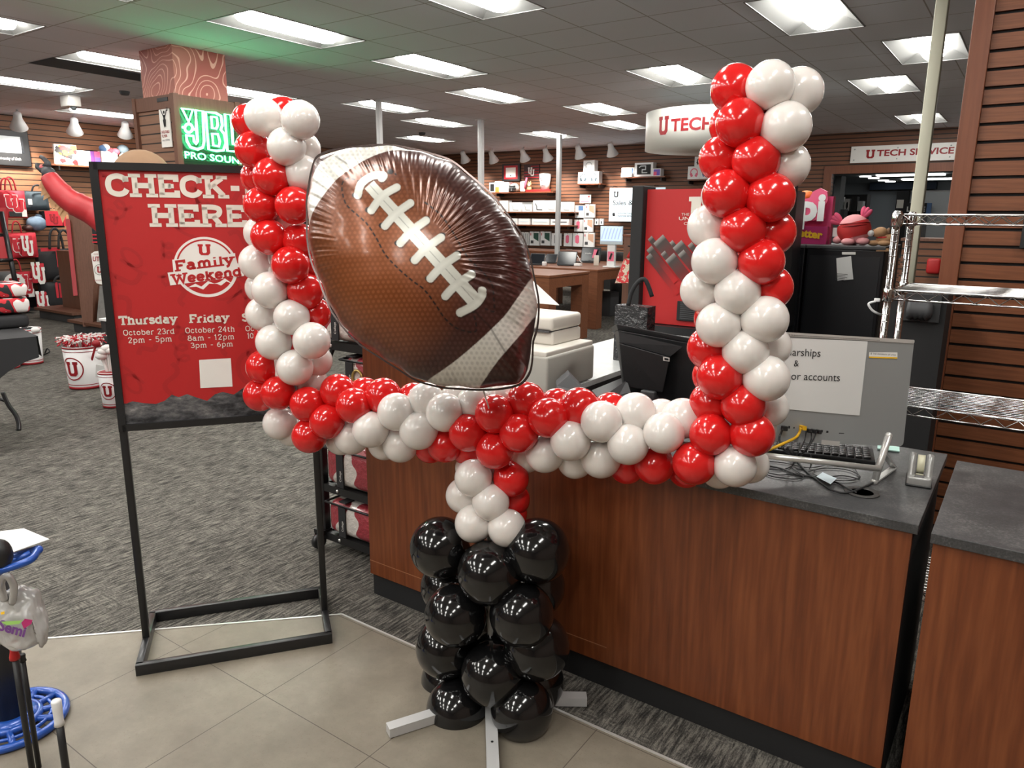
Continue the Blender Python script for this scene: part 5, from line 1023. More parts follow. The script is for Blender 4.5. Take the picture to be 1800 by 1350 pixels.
p = PX(62, 394, BX); c = thing('denim_cap', 'pale blue denim cap with dark brim on a wall peg', 'cap', p); MB().ball(V(0, .02, .01), (.13, .15, .12), 18, 12).build('crown', 'denim', c); MB().ball(V(.02, -.13, -.06), (.09, .08, .05), 14, 8).build('brim', 'brown_stripe', c); MB().ball(V(0, .06, .12), (.05, .06, .04), 12, 8).build('button', 'denim', c)
c, f_, w_, h_ = softbag('tote_bag', 'red tote with two letter marks hanging in the middle of the left wall', (12, 409, 66, 453), BX+.1, .16, 'red_fabric_bright'); pUU(c, f_, w_*.37, h_*.42, .24, .26, 'red_cloth', 'white_print'); strap(c, f_, (w_*.15, w_*.45), h_, .18, .012, 'red_cloth')
c, f_, w_, h_ = softbag('hanging_flag', 'narrow red hanging flag with a white letter mark over the middle tote', (37, 414, 58, 450), BX+.22, .02, 'red_cloth', 'flag'); pUU(c, f_, w_*.5, h_*.5, .17, .32)
c, f_, w_, h_ = softbag('tote_bag', 'large black bag with red pockets beside the brown display panel', (68, 437, 126, 492), BX+.1, .24, 'black_cloth'); prt(c, 'front_pocket', 'red_cloth', f_, R4(w_*.57, h_*.42, w_*.95, h_*.92)); pUU(c, f_, w_*.8, h_*.68, .1, .13, 'red_deep', 'dark_print'); prt(c, 'red_stripe', 'red_fabric_bright', f_, R4(w_*.46, h_*.42, w_*.53, h_*.95)); strap(c, f_, (w_*.28, w_*.7), h_, .33, .02, 'black_cloth'); strap(c, f_, (w_*.55, w_*.95), h_, .3, .02, 'black_cloth'); prt(c, 'rolled_top', 'red_cloth', f_, R4(w_*.02, h_*.93, w_*.6, h_*1.04))
c, f_, w_, h_ = softbag('tote_bag', 'red tote with white outline letters behind the leaning black pole', (31, 477, 58, 522), BX+.1, .14, 'red_fabric_bright'); pUU(c, f_, w_*.45, h_*.5, .18, .3, 'red_cloth', 'white_print'); strap(c, f_, (w_*-.4, w_*.2), h_, .2, .012, 'red_cloth'); prt(c, 'barcode_label', 'white_print', f_, R4(w_*.5, .0, w_*.9, .13))
c, f_, w_, h_ = softbag('hanging_flag', 'red garden flag with a white letter mark hanging left of the black bags', (55, 463, 79, 497), BX+.2, .02, 'red_cloth', 'flag'); pUU(c, f_, w_*.5, h_*.5, .2, .36)
c, f_, w_, h_ = softbag('tote_bag', 'lowest black bag with a red front pocket above the wooden plinth', (73, 495, 134, 542), BX+.15, .24, 'black_cloth'); prt(c, 'front_pocket', 'red_cloth', f_, R4(w_*.43, h_*.42, w_*.95, h_*.96)); pUU(c, f_, w_*.7, h_*.66, .13, .15, 'red_deep', 'dark_print'); prt(c, 'red_stripe', 'red_fabric_bright', f_, R4(w_*.33, h_*.42, w_*.40, h_)); strap(c, f_, (w_*.3, w_*.8), h_, .1, .02, 'black_cloth')
c, f_, w_, h_ = softbag('hanging_flag', 'lowest red flag with a white letter mark near the floor of the left wall', (64, 513, 86, 544), BX+.2, .02, 'red_cloth', 'flag'); pUU(c, f_, w_*.5, h_*.5, .2, .32)
for k, (rc, lab) in enumerate((((-6, 477, 31, 510), 'upper folded grey blanket with a red round badge'), ((-6, 512, 37, 541), 'lower folded grey blanket with a red round badge'))):
    c, f_, w_, h_ = softbag('folded_blanket', lab, rc, BX+.35, .3, flat('grey_fleece', (.12, .125, .125), .9, var=.3), 'blanket'); prt(c, 'badge', 'white_print', f_, ring2(w_*.66, h_*.4, .15, 20)); m_ = MB(); block_u(m_, f_, w_*.66, h_*.4, .15, .15, .004); m_.build('logo', 'red_deep', c)
t = thing('wall_shelf', 'dark low shelf on the left wall holding the grey blankets', 'shelf', PX(15, 543, BX+.2)); MB().box((-.3, -.35, -.03), (.25, .3, 0)).build('board', 'black_metal', t)
# leaning black rack with red garments
rk = thing('garment_rack', 'black slanted pole rack with red goods at the left edge', 'rack', PZ(42, 573)); lo = rk.location; DR = 10.5
MB().tube([PZ(42, 572)-lo+V(0, 0, .02), PD(2, 372, DR-.2)-lo], .035, 8).build('pole', 'black_metal', rk)
for y, x in ((413, 13), (457, 21), (499, 31)): MB().tube([PD(x, y, DR-.1)-lo, PD(x-40, y+2, DR-.4)-lo], .025, 8).build('rung', 'black_metal', rk)
for rc in ((-14, 365, 10, 408), (-14, 416, 18, 454)):
    m_ = MB(); q = [PD(rc[0], rc[1], DR-.3), PD(rc[2], rc[1], DR-.1), PD(rc[2], rc[3], DR-.1), PD(rc[0], rc[3], DR-.3)]; a_ = [p-lo for p in q]; b_ = [p-lo+fwd*.05 for p in q]; m_._add(a_+b_, [(0, 3, 2, 1), (4, 5, 6, 7), (0, 1, 5, 4), (1, 2, 6, 5), (2, 3, 7, 6), (3, 0, 4, 7)]); m_.build('garment', 'nylon_red', rk)

# ------------------------------------------------------------------ wooden display fixtures
def gondola(lab, bx, by, w2, d2, ph, p0, p1, lab_plq=None):
    t = thing('display_fixture', lab, 'display fixture', (bx, by, 0)); MB().box((-w2, -d2, .001), (w2, d2, .13)).build('base', 'charcoal', t); MB().box((-w2-.05, -d2-.05, .13), (w2+.05, d2+.05, .165)).build('plinth_top', 'gondola_wood', t)
    MB().box((p0, -.11, .165), (p1, .11, ph)).build('panel', 'gondola_wood', t); return t
a = PZ(112, 566); g1 = gondola('far brown display fixture with a plinth beside the black bags', a.x-.2, a.y+.35, .55, .35, 1.02, -.3, .35)
a = PZ(170, 590); g2 = gondola('near brown wooden display fixture with a tall panel behind the poster stand', a.x-.1, a.y+.35, .5, .35, .5, -.2, .2)
lo = g2.location; DG = 9.75
m_ = MB(); q = [PD(120, 376, DG), PD(166, 372, DG), PD(188, 372, DG+.25), PD(176, 572, DG+.25), PD(163, 574, DG), PD(146, 574, DG)]
a_ = [p-lo for p in q]; b_ = [p-lo+fwd*.12 for p in q]; k = 6; m_._add(a_+b_, [tuple(range(k))[::-1], tuple(k+i for i in range(k))]+[(i, (i+1) % k, k+(i+1) % k, k+i) for i in range(k)]); m_.build('end_panel', 'gondola_wood', g2)
m_ = MB(); m_.bar(PD(119, 386, DG-.03)-lo, PD(133, 520, DG-.03)-lo, .05, .04); m_.build('end_trim', 'red_deep', g2)
# hanging plaque and jersey
DP = 9.3
def slab_thing(name, lab, cat, pts, D, th_, mat, par=None):
    q = [PD(x, y, D) for x, y in pts]; c_ = sum(q, V(0, 0, 0))/len(q); k = len(q); m_ = MB(); a_ = [p-c_ for p in q]; b_ = [p-c_+fwd*th_ for p in q]
    m_._add(a_+b_, [tuple(range(k))[::-1], tuple(k+i for i in range(k))]+[(i, (i+1) % k, k+(i+1) % k, k+i) for i in range(k)])
    if par is not None:
        for v in m_.bm.verts: v.co += c_-par.location
        return m_.build(name, mat, par)
    o = m_.build(name, mat); o.location = c_; tag(o, lab, cat); return o
FD_ = lambda x, y, D, o: (PD(x, y, D)-o.location, rgt.copy(), upv.copy())
pxm = lambda D: D/FPX
pl = slab_thing('wall_plaque', 'white shield shaped plaque with red lettering hanging on the brown panel', 'plaque', [(160, 446), (166, 442), (174, 441), (182, 444), (188, 497), (178, 500), (170, 498), (167, 493)], DP, .02, 'white_print')
f_ = FD_(175, 465, DP-.01, pl); s_ = pxm(DP); m_ = MB(); sans(m_, 'UTES', f_, -12*s_, 6*s_, 8*s_, bold=.03, width=21*s_); block_u(m_, f_, 0, -9*s_, 9*s_, 11*s_); sans(m_, 'UNIVERSITY', f_, -10*s_, -29*s_, 2.5*s_, width=20*s_); sans(m_, 'HOME OF THE', f_, -10*s_, 17*s_, 2.5*s_, width=18*s_); m_.build('lettering', 'red_deep', pl); m_ = MB(); m_.ribbon(ring2(0, -9*s_, 9*s_, 24), .7*s_, f_, closed=True); m_.build('ring_print', 'dark_print', pl)
j = slab_thing('sports_jersey', 'black and red striped jersey above the plaque behind the poster edge', 'jersey', [(161, 398), (200, 402), (200, 432), (164, 428)], DP+.1, .05, 'black_cloth'); f_ = FD_(170, 415, DP+.085, j)
for k in range(3): prt(j, 'stripe', 'red_cloth', f_, R4(-8*s_, (-12+k*6.5)*s_, 25*s_, (-9.5+k*6.5)*s_), .002)
m_ = MB(); block_u(m_, f_, 6*s_, 0, 12*s_, 20*s_, .006); m_.build('number', 'white_print', j)
slab_thing('weathered_board', 'grey weathered board leaning under the white plaque', 'board', [(175, 502), (215, 502), (215, 566), (170, 566)], DG-.1, .03, flat('grey_board', (.20, .19, .18), .8, var=.4))

# ------------------------------------------------------------------ white buckets
def bucket(lab, px, py, rt, hpx_top, D=None):
    b_ = PZ(px, py); D = (b_-CAM).dot(fwd); r_ = rt*D/FPX; h = (PV(b_, px, hpx_top)-b_).z
    t = thing('bucket', lab, 'bucket', V(b_.x, b_.y, 0)); k = .86
    MB().lathe([(r_*k*.98, .002), (r_*k, .01), (r_, h), (r_*.965, h), (r_*k*.95, .02), (.001, .02)], 40).build('pail', 'white_gloss', t)
    rr = lambda z: r_*(k+(1-k)*z/h)+.0015
    for z0, z1 in ((.004, h*.07), (h*.11, h*.125), (h*.88, h*.895), (h*.95, h*.985)): m_ = MB(); t_ = bmesh.new(); m_.lathe([(rr(z0)-.001, z0), (rr(z0), z0), (rr(z1), z1), (rr(z1)-.001, z1)], 40); m_.build('red_band', 'red_deep', t)
    face = math.atan2(-b_.y, -b_.x)
    def on(u_, z, e=.002): a = face+u_/r_; q = rr(z)+e; return V(q*math.cos(a), q*math.sin(a), z)
    m_ = MB(); R2 = h*.27; cz_ = h*.5
    def curved(m_, poly, e):
        t_ = bmesh.new(); f = t_.faces.new([t_.verts.new((x, y, 0)) for x, y in poly]); bmesh.ops.triangulate(t_, faces=[f]); bmesh.ops.subdivide_edges(t_, edges=list(t_.edges), cuts=2, use_grid_fill=True)
        for v in t_.verts: v.co = on(v.co.x, cz_+v.co.y, e)
        m_.take(t_)
    return t, m_, curved, R2, h, r_
def bucket_logo(t, m_, curved, R2, off):
    ro, ri = ring2(off, 0, R2, 36), ring2(off, 0, R2*.90, 36); 
    for i in range(36): curved(m_, [ro[i], ro[(i+1) % 36], ri[(i+1) % 36], ri[i]], .002)
    curved(m_, [(off+(a/10-.5)*R2*1.1, (b_/10-.5)*R2*1.25) for a, b_ in U_OUT], .0022); m_.build('logo', 'red_deep', t)
t, m_, cv, R2, h, r_ = bucket('white bucket with a round red letter badge full of red and white pom-poms', 153, 680, 31, 606); bucket_logo(t, m_, cv, R2, -.115)
fr_ = t; rr = random.Random(3); pom = MB()
for k in range(190):
    a, e_ = rr.uniform(0, 2*PI), rr.uniform(.0, 1.0); rad_ = r_*.85*math.sqrt(rr.random()); p = V(rad_*math.cos(a), rad_*math.sin(a), h*.97); d = V(math.cos(a)*.6, math.sin(a)*.6, .9*rr.random()+.25)*.09
    pom.tube([p, p+d*.6+V(0, 0, .03), p+d+V(rr.uniform(-.03, .03), rr.uniform(-.03, .03), -.01)], .006, 4)
pp0 = thing('pom_pom', 'red and white pom-pom heap filling the big white bucket', 'pom-pom', t.location); pom.build('red_strands', 'red_cloth', pp0)
pom = MB()
for k in range(210):
    a = rr.uniform(0, 2*PI); rad_ = r_*.85*math.sqrt(rr.random()); p = V(rad_*math.cos(a), rad_*math.sin(a), h*.97); d = V(math.cos(a)*.6, math.sin(a)*.6, .9*rr.random()+.3)*.09
    pom.tube([p, p+d*.6+V(0, 0, .03), p+d+V(rr.uniform(-.03, .03), rr.uniform(-.03, .03), -.01)], .006, 4)
pom.build('white_strands', 'white_cloth', pp0)
q = PD(169, 604, 6.58); m_ = MB(); m_.ball(V(0, 0, 0), (.036, .036, .034), 14, 10); m_.tube([V(0, 0, 0), Vector((t.location.x, t.location.y, .06))-q], .010, 8); o = m_.build('spirit_mallet', 'red_deep'); o.location = q; tag(o, 'red round headed stick lying on top of the pom-pom bucket', 'stick')
q = PD(176, 652, 6.25); m_ = MB(); m_.box((-.035, -.003, -.06), (.035, .003, .05)); o = m_.build('price_tag', 'white_paper'); o.location = q; o.rotation_euler = (0, .15, .6); tag(o, 'white price tag hanging between the two near buckets', 'price tag')
t, m_, cv, R2, h, r_ = bucket('narrow white bucket cut off by the poster stand, holding white sticks', 203, 714, 22, 652); bucket_logo(t, m_, cv, R2*.9, -.05)
for k, (x, y) in enumerate(((182, 618), (188, 612), (194, 616), (178, 626))):
    m_ = MB(); b_ = t.location+V(.02*k-.03, .0, h*.4); e_ = PD(x, y, 6.05); m_.tube([V(0, 0, 0), e_-b_], .012, 6); o = m_.build('stick', 'white_cloth', None); o.location = b_; tag(o, 'white foam stick standing in the narrow bucket', 'stick', 'white sticks in the narrow bucket'); n_ = MB(); n_.ball(e_-b_, (.05, .045, .03), 10, 8); n_.build('knot', 'white_cloth', o)
t, m_, cv, R2, h, r_ = bucket('white bucket with a red letter badge standing right behind the black table', 55, 639, 21.5, 577); bucket_logo(t, m_, cv, R2, -.09)
for k in range(4): MB().ball(V(.05*k-.02, .03*(k % 2), h-.01), (.05, .045, .03), 10, 8).build('contents', 'white_cloth' if k % 2 else 'black_cloth', t)
t, m_, cv, R2, h, r_ = bucket('white bucket half hidden under the black tablecloth', 14, 647, 21, 590); m_.bm.free()
m_ = MB(); f_ = FD_(16, 633, 7.35, t); s_ = pxm(7.35); sans(m_, 'SITY OF', f_, -1*s_, 0, 4.5*s_, bold=.02, width=18*s_); m_.build('lettering', 'red_deep', t)
# ------------------------------------------------------------------ black table with folded goods
zt_ = .755; cor = PZ(63, 592, zt_)
tb = thing('folding_table', 'folding table under a black cloth at the left edge', 'table', V(cor.x, cor.y, 0)); lo = tb.location
A1 = PZ(-70, 604, zt_); e1 = (A1-cor); e1.z = 0; e1 = e1.normalized()*1.2; e2 = V(e1.y, -e1.x, 0)*(.62/1.2)
if e2.y < 0: e2 = -e2
m_ = MB(); a_ = [V(0, 0, zt_-.03), e1+V(0, 0, zt_-.03), e1+e2+V(0, 0, zt_-.03), e2+V(0, 0, zt_-.03)]; m_._add(a_+[p+V(0, 0, .025) for p in a_], [(0, 3, 2, 1), (4, 5, 6, 7), (0, 1, 5, 4), (1, 2, 6, 5), (2, 3, 7, 6), (3, 0, 4, 7)]); m_.build('tabletop', 'charcoal', tb)
lg = [PD(5, 690, 5.5), PD(15, 712, 5.48), PD(28, 730, 5.46), PD(33, 745, 5.44), PZ(33, 757)]; MB().tube([p-lo for p in smooth_pts(lg, 5)], .016, 8).build('leg', 'black_metal', tb); MB().tube([PD(12, 705, 5.5)-lo, PD(-10, 698, 5.7)-lo], .014, 8).build('leg_brace', 'black_metal', tb); m_ = MB(); m_.tube([e1*.9+e2*.5+V(0, 0, .001), e1*.9+e2*.5+V(0, 0, zt_-.03)], .016, 8); m_.build('leg', 'black_metal', tb)
cl = MB(); prof = [(0, 0.0), (-.012, .02)]
edge = [(0, .14), (.08, .16), (.18, .21), (.30, .30), (.40, .40), (.46, .50), (.47, .52), (.55, .53), (.58, .58), (.75, .62), (1.2, .62)]
o3 = e2.normalized()*-.012; d1 = e1.normalized(); vs = []; 
for x, dz in edge: vs += [d1*x+o3+V(0, 0, zt_+.004), d1*x+o3*1.6+V(0, 0, zt_+.004-dz)]
cl._add(vs, [(2*i, 2*i+2, 2*i+3, 2*i+1) for i in range(len(edge)-1)])
o4 = d1*-.012; vs = []
for y, dz in ((0, .14), (.2, .13), (.4, .15), (.62, .2)): q = e2.normalized()*y; vs += [q+o4+V(0, 0, zt_+.004), q+o4*1.6+V(0, 0, zt_+.004-dz)]
cl._add(vs, [(2*i, 2*i+1, 2*i+3, 2*i+2) for i in range(3)])
cl._add([o3+o4+V(0, 0, zt_+.004), e1+o3+V(0, 0, zt_+.004), e1+e2+V(0, 0, zt_+.004), e2+o4+V(0, 0, zt_+.004)], [(0, 3, 2, 1)])
o = cl.build('tablecloth', 'black_cloth'); o.location = lo; tag(o, 'black cloth curving down over the table at the left edge', 'tablecloth')
m, nt, b = new_mat('shirt_print'); v = coords(nt, (1, 1, 1)); f = noise(nt, v, 13, 1, .4)
def step(a): return math_n(nt, 'GREATER_THAN', f, a)
c_ = mixc(nt, step(.44), (.015, .015, .016), mixc(nt, step(.54), (.50, .02, .03), (.70, .68, .66))); nt.links.new(c_, b.inputs['Base Color']); b.inputs['Roughness'].default_value = .8
for k, (rc, lab, mt_, z0) in enumerate((((-20, 563, 29, 585), 'black folded shirt at the bottom of the stack on the black table', 'black_cloth', 0), ((-20, 543, 34, 568), 'red and white patterned folded shirt in the middle of the table stack', 'red_cloth', .105), ((-20, 522, 28, 545), 'red folded shirt with white and black print on top of the table stack', 'red_cloth', .215))):
    q = PD((rc[0]+rc[2])/2, rc[3], 5.35); h_ = (rc[3]-rc[1])*5.35/FPX; t = thing('folded_shirt', lab, 'shirt', V(q.x, q.y, zt_+.006+z0), math.atan2(e1.y, e1.x)); m_ = MB(); m_.rbox((-.14, -.14, 0), (.11, .2, h_), .03, 3); m_.build('cloth', 'shirt_print' if k else 'black_cloth', t); m_ = MB()
    for i_ in range(5 if k == 0 else 0): m_.box((-.10+.04*i_, -.1425, .02), (-.075+.04*i_, -.1395, h_*.6))
    if k == 0: m_.build('print', 'white_print', t)
    else: m_.bm.free()
# slim black stand behind the poster
q = PZ(196, 660); t = thing('slim_stand', 'slim black stand with a white top edge hidden behind the poster post', 'stand', q); a_ = PV(q, 192, 563).z; MB().box((-.03, -.03, .001), (.06, .06, a_)).build('body', 'black_plastic', t); MB().box((-.04, -.04, a_), (.08, .08, a_+.02)).build('top_edge', 'white_gloss', t)
q = PZ(79, 625); t = thing('charger_plug', 'small dark plug lying on the carpet beside a bucket', 'plug', V(q.x, q.y, 0)); m_ = MB(); m_.tube(smooth_pts([V(0, 0, .02), V(.03, .02, .08), V(.08, .02, .05), V(.04, -.02, .02), V(-.02, 0, .012)], 5), .008, 6); m_.build('cord', 'black_plastic', t)

# ------------------------------------------------------------------ blanket cart left of the counter
yc_ = PZ(575, 962).y; xc_ = PZ(575, 962).x
bc_ = thing('blanket_cart', 'black metal cart on casters holding packed blankets left of the counter', 'cart', V(xc_, yc_, 0)); lo = bc_.location
ZB = [PY(605, 945, yc_).z, PY(605, 860, yc_).z, PY(600, 604, yc_).z]; wc_ = XL1-.03-xc_; dc_ = .42; htop = 1.45
for x in (0, wc_):
    for y in (0, dc_): MB().rbox((x-.017, y-.017, .10), (x+.017, y+.017, htop), .003).build('post', 'black_metal', bc_)
for z in ZB+[PY(600, 690, yc_).z]:
    m_ = MB(); hh = .03
    m_.box((0, -.015, z-hh), (wc_, .015, z+hh*.2)); m_.box((0, dc_-.015, z-hh), (wc_, dc_+.015, z+hh*.2)); m_.box((-.015, 0, z-hh), (.015, dc_, z+hh*.2)); m_.box((wc_-.015, 0, z-hh), (wc_+.015, dc_, z+hh*.2)); m_.box((0, 0, z-.012), (wc_, dc_, z-.004)); r_ = m_.build('shelf', 'black_metal', bc_)
    m_ = MB(); m_.lathe([(.008, 0), (.008, .004), (.001, .006)], 10, Matrix.Translation((.11, -.015, z-.012)) @ Matrix.Rotation(PI/2, 4, 'X')); m_.build('bolt', 'silver_bright', r_)
MB().bar((.01, .0, ZB[2]-.2), (.11, .0, ZB[2]-.02), .014).build('brace', 'black_metal', bc_)
for x in (0, wc_):
    for y in (0, dc_):
        m_ = MB(); mm = Matrix.Translation((x-.02, y-.03, .038)) @ Matrix.Rotation(PI/2, 4, 'Y'); m_.lathe([(.01, -.012), (.036, -.012), (.037, 0), (.036, .012), (.01, .012)], 20, mm); w1_ = m_.build('caster_wheel', 'black_plastic', bc_); m_ = MB(); m_.box((x-.04, y-.04, .08), (x+.02, y+.02, .10)); m_.bar((x-.038, y-.03, .04), (x-.03, y-.02, .09), .006, .03); m_.build('caster_fork', 'black_metal', w1_)
m, nt, b = new_mat('blanket_print'); v = coords(nt, (6, 6, 6)); f = noise(nt, v, 1.1, 1, .3); nt.links.new(mixc(nt, math_n(nt, 'GREATER_THAN', f, .47), (.66, .62, .58), (.33, .03, .045)), b.inputs['Base Color']); b.inputs['Roughness'].default_value = .35; b.inputs['Coat Weight'].default_value = .8; b.inputs['Coat Roughness'].default_value = .12
bp = nd(nt, 'ShaderNodeBump'); bp.inputs['Strength'].default_value = .6; bp.inputs['Distance'].default_value = .02; nt.links.new(noise(nt, v, 5, 4, .6), bp.inputs['Height']); nt.links.new(bp.outputs[0], b.inputs['Normal'])
def blanket(lab, x0, x1, z, h, round_=False):
    t = thing('packed_blanket', lab, 'blanket', lo+V((x0+x1)/2, dc_/2, z)); hw_ = (x1-x0)/2; m_ = MB(); m_.rbox((-hw_, -dc_/2-.02, .003), (hw_, dc_/2-.02, h), .05, 5); m_.build('blanket_roll', 'blanket_print', t)
    m_ = MB(); m_.tube([V(-hw_, -dc_/2-.022, h-.015), V(hw_, -dc_/2-.022, h-.015), V(hw_, dc_/2-.02, h-.015), V(-hw_, dc_/2-.02, h-.015)], .006, 6, closed=True); m_.build('piping', 'black_plastic', t)
    for xx in (-hw_*.45, hw_*.55):
        m_ = MB(); m_.box((xx-.022, -dc_/2-.027, .01), (xx+.022, -dc_/2-.021, h-.02)); m_.box((xx-.022, -dc_/2-.02, h), (xx+.022, dc_/2-.03, h+.006)); o = m_.build('strap', 'black_cloth', t); n_ = MB(); fr2_ = (V(xx+.006, -dc_/2-.0272, .04), V(0, 0, 1), V(-1, 0, 0)); sans(n_, 'College', fr2_, 0, -.004, .012); n_.build('strap_lettering', 'white_print', o)
    return t
zz = [ZB[0], ZB[1], PY(600, 690, yc_).z]
blanket('red and white packed blanket on the lowest shelf of the black cart', .03, wc_-.03, zz[0]+.006, (ZB[1]-ZB[0])*.72); blanket('red and white packed blanket on the middle shelf of the black cart', .03, wc_-.03, zz[1]+.006, .20)
t = blanket('red and white blanket standing upright on the upper cart shelf', .17, wc_-.08, zz[2]+.006, .165); m_ = MB(); m_.tube([V(.0+.03*math.cos(a*PI/8), -dc_/2-.025, .08+.035*math.sin(a*PI/8)) for a in range(16)], .006, 6, closed=True); m_.build('gold_ring', flat('gold', (.5, .36, .12), .35, .6), t)
blanket('dark red packed blanket on the top cart shelf behind the football', .05, wc_-.05, ZB[2]+.006, .2)

# ------------------------------------------------------------------ blue and black post at lower left
pb = PZ(22, 1272); bs = thing('umbrella_stand', 'black post on a blue lattice foot with a blue top tray at lower left', 'stand', V(pb.x, pb.y, 0)); lo = bs.location
RB = .145
m_ = MB(); m_.tube([V(RB*math.cos(a*PI/18), RB*math.sin(a*PI/18), .014) for a in range(36)], .013, 8, closed=True); m_.tube([V(.075*math.cos(a*PI/18), .075*math.sin(a*PI/18), .022) for a in range(36)], .012, 8, closed=True); m_.tube([V(.108*math.cos(a*PI/18), .108*math.sin(a*PI/18), .018) for a in range(36)], .006, 8, closed=True)
for k in range(12): a = k*PI/6; m_.tube([V(.06*math.cos(a), .06*math.sin(a), .022), V(RB*math.cos(a+.18), RB*math.sin(a+.18), .015)], .010, 8)
m_.lathe([(.075, .001), (.085, .02), (.062, .045), (.055, .045)], 32); m_.build('lattice_foot', 'blue_gloss', bs)
ztp = PV(pb, 10, 1003).z; MB().lathe([(.051, .02), (.051, ztp)], 28).build('post', 'black_plastic', bs)
m_ = MB(); z_ = ztp+.015; q = PD(66, 968, 1.88)-lo; c_ = PD(0, 990, 1.85)-lo
pts = [PD(-40, 985, 1.9), PD(20, 978, 1.92), PD(62, 966, 1.90), PD(69, 966, 1.885), PD(64, 972, 1.87), PD(52, 985, 1.83), PD(10, 1000, 1.80), PD(-40, 1012, 1.78)]
m_.tube([p-lo for p in smooth_pts(pts, 5, True)], .0095, 8, closed=True); m_.tube([PD(-30, 995, 1.84)-lo, PD(30, 984, 1.87)-lo, PD(54, 972, 1.88)-lo], .009, 8); m_.build('tray', 'blue_gloss', bs); MB().lathe([(.051, ztp-.01), (.058, ztp), (.058, ztp+.02), (.0, ztp+.03)], 24).build('tray_collar', 'blue_gloss', bs)
m_ = MB(); m_.ball(PD(-2, 975, 1.80)-lo, (.03, .03, .04), 14, 10); m_.build('grip', 'black_plastic', bs)
pq = [PD(-30, 945, 1.95), PD(43, 936, 1.98), PD(88, 955, 1.92), PD(22, 979, 1.85), PD(-30, 975, 1.83)]; c_ = sum(pq, V(0, 0, 0))/5; m_ = MB(); n_ = upv*.0015; m_._add([p-c_+V(0, 0, .012) for p in pq]+[p-c_+V(0, 0, .0105) for p in pq], [(4, 3, 2, 1, 0), (5, 6, 7, 8, 9)]); o = m_.build('paper_sheet', 'white_paper'); o.location = c_; tag(o, 'white sheet of paper lying on the blue tray', 'paper')
# plastic bag hanging on the post
bgc = PD(36, 1085, 1.93); pg = thing('plastic_bag', 'crumpled clear plastic bag hanging on the black post', 'plastic bag', bgc); m_ = MB(); t_ = bmesh.new(); bmesh.ops.create_icosphere(t_, subdivisions=5, radius=1); rr = random.Random(5)
from mathutils import noise as mn
for v in t_.verts:
    d = v.co.copy(); n_ = mn.fractal(d*1.7, 1, 2, 4)*.28+abs(mn.noise(d*3.1))*.22; v.co = V(d.x*(.066+.02*n_)*(1.1-.15*d.z), d.y*.035*(1+n_), d.z*.083*(1+.2*n_)-.02*(abs(d.x) > .7)); 
mm = Matrix((rgt, fwd, upv)).transposed().to_4x4(); m_.take(t_, mm); m_.build('film', flat('film_white', (.74, .73, .71), .18, trans=.45, spec=.8), pg)
mt2 = Matrix((rgt, fwd, upv)).transposed(); fb = (-fwd*.047, rgt.copy(), upv.copy()); k_ = 1.93/FPX
q2 = lambda x, y: ((x-36)*k_, -(y-1085)*k_)
f_ = (fb[0], (rgt-upv*.28).normalized(), (upv+rgt*.28).normalized()); m_ = MB(); a = q2(26, 1096); sans(m_, 'Semi', f_, a[0]-.006, a[1]-.006, .026, bold=.035); m_.build('purple_lettering', 'purple_print', pg)
prt(pg, 'green_print', 'green_leaf_print', fb, [q2(24, 1082), q2(60, 1080), q2(64, 1077), q2(56, 1086), q2(35, 1088)], .003); prt(pg, 'magenta_print', 'magenta', fb, [q2(60, 1084), q2(66, 1077), q2(79, 1079), q2(77, 1086), q2(64, 1094)], .003); prt(pg, 'small_print', 'yellow_print', fb, [q2(24, 1066), q2(31, 1064), q2(31, 1069), q2(25, 1070)], .003)
m_ = MB(); m_.tube([p-bgc for p in smooth_pts([PD(8, 1055, 1.9), PD(2, 1025, 1.88), PD(12, 1012, 1.86), PD(24, 1030, 1.87), PD(22, 1060, 1.9)], 6)], .009, 8); m_.build('knot_loop', 'film_white', pg)
for x, y, mt_, lab, L, d_, wr in ((22.5, 1134, 'red_print', 'black rod with a red rubber tip in front of the black post', 24, 2.0, .0085), (98.5, 1231, 'white_gloss', 'black rod with a white grip standing right of the blue foot', 46, 2.0, .0105), (38, 1150, 'black_plastic', 'plain black rod beside the red tipped rod', 10, 2.04, .0075)):
    a = PD(x, y, d_); t = thing('reacher_rod', lab, 'rod', V(a.x, a.y, 0)); hh = L*d_/FPX
    MB().tube([V(0, 0, .002), V(0, 0, a.z-hh)], wr*.95, 10).build('shaft', 'black_plastic', t); m_ = MB(); m_.tube([V(0, 0, a.z-hh-.005), V(0, 0, a.z-hh*.9), V(0, 0, a.z-hh*.45), V(0, 0, a.z-.004), V(0, 0, a.z)], [wr*1.5, wr*1.5, wr*1.05, wr*1.1, wr*.6] if mt_ == 'red_print' else [wr*1.3, wr*1.1, wr*1.15, wr*1.25, wr*1.1], 12); m_.build('tip', mt_, t)
# ================================================================== tech department on the back wall
YW = YB-.005; YS = YB-.33
def wbox(lab, rect, prints=(), mat='white_gloss', name='product_box', cat='box', yo=YS+.02, dep=.16, group=None, z=None):
    c, f_, w_, h_ = facebox(name, lab, cat, rect, 'Y', yo, dep, mat, group, down=z)
    for i, (nm, mt_, (x0, y0, x1, y1)) in enumerate(prints): prt(c, nm, mt_, f_, R4(x0*w_, y0*h_, x1*w_, y1*h_), .002+.0015*i)
    return c, f_, w_, h_
t, za = ledge('wooden shelf with helmet and bucket on the tech wall', (861, 338, 973, 336.5), 'Y', YS, .325)
t, zb_ = ledge('shelf of white tablet boxes on the tech wall', (880, 372.3, 1009, 372.3), 'Y', YS, .325, 'table_wood')
t, zc_ = ledge('shelf of flat white boxes on the tech wall', (900, 395.3, 1008, 395.3), 'Y', YS, .325, 'table_wood')
A_ = za+.001
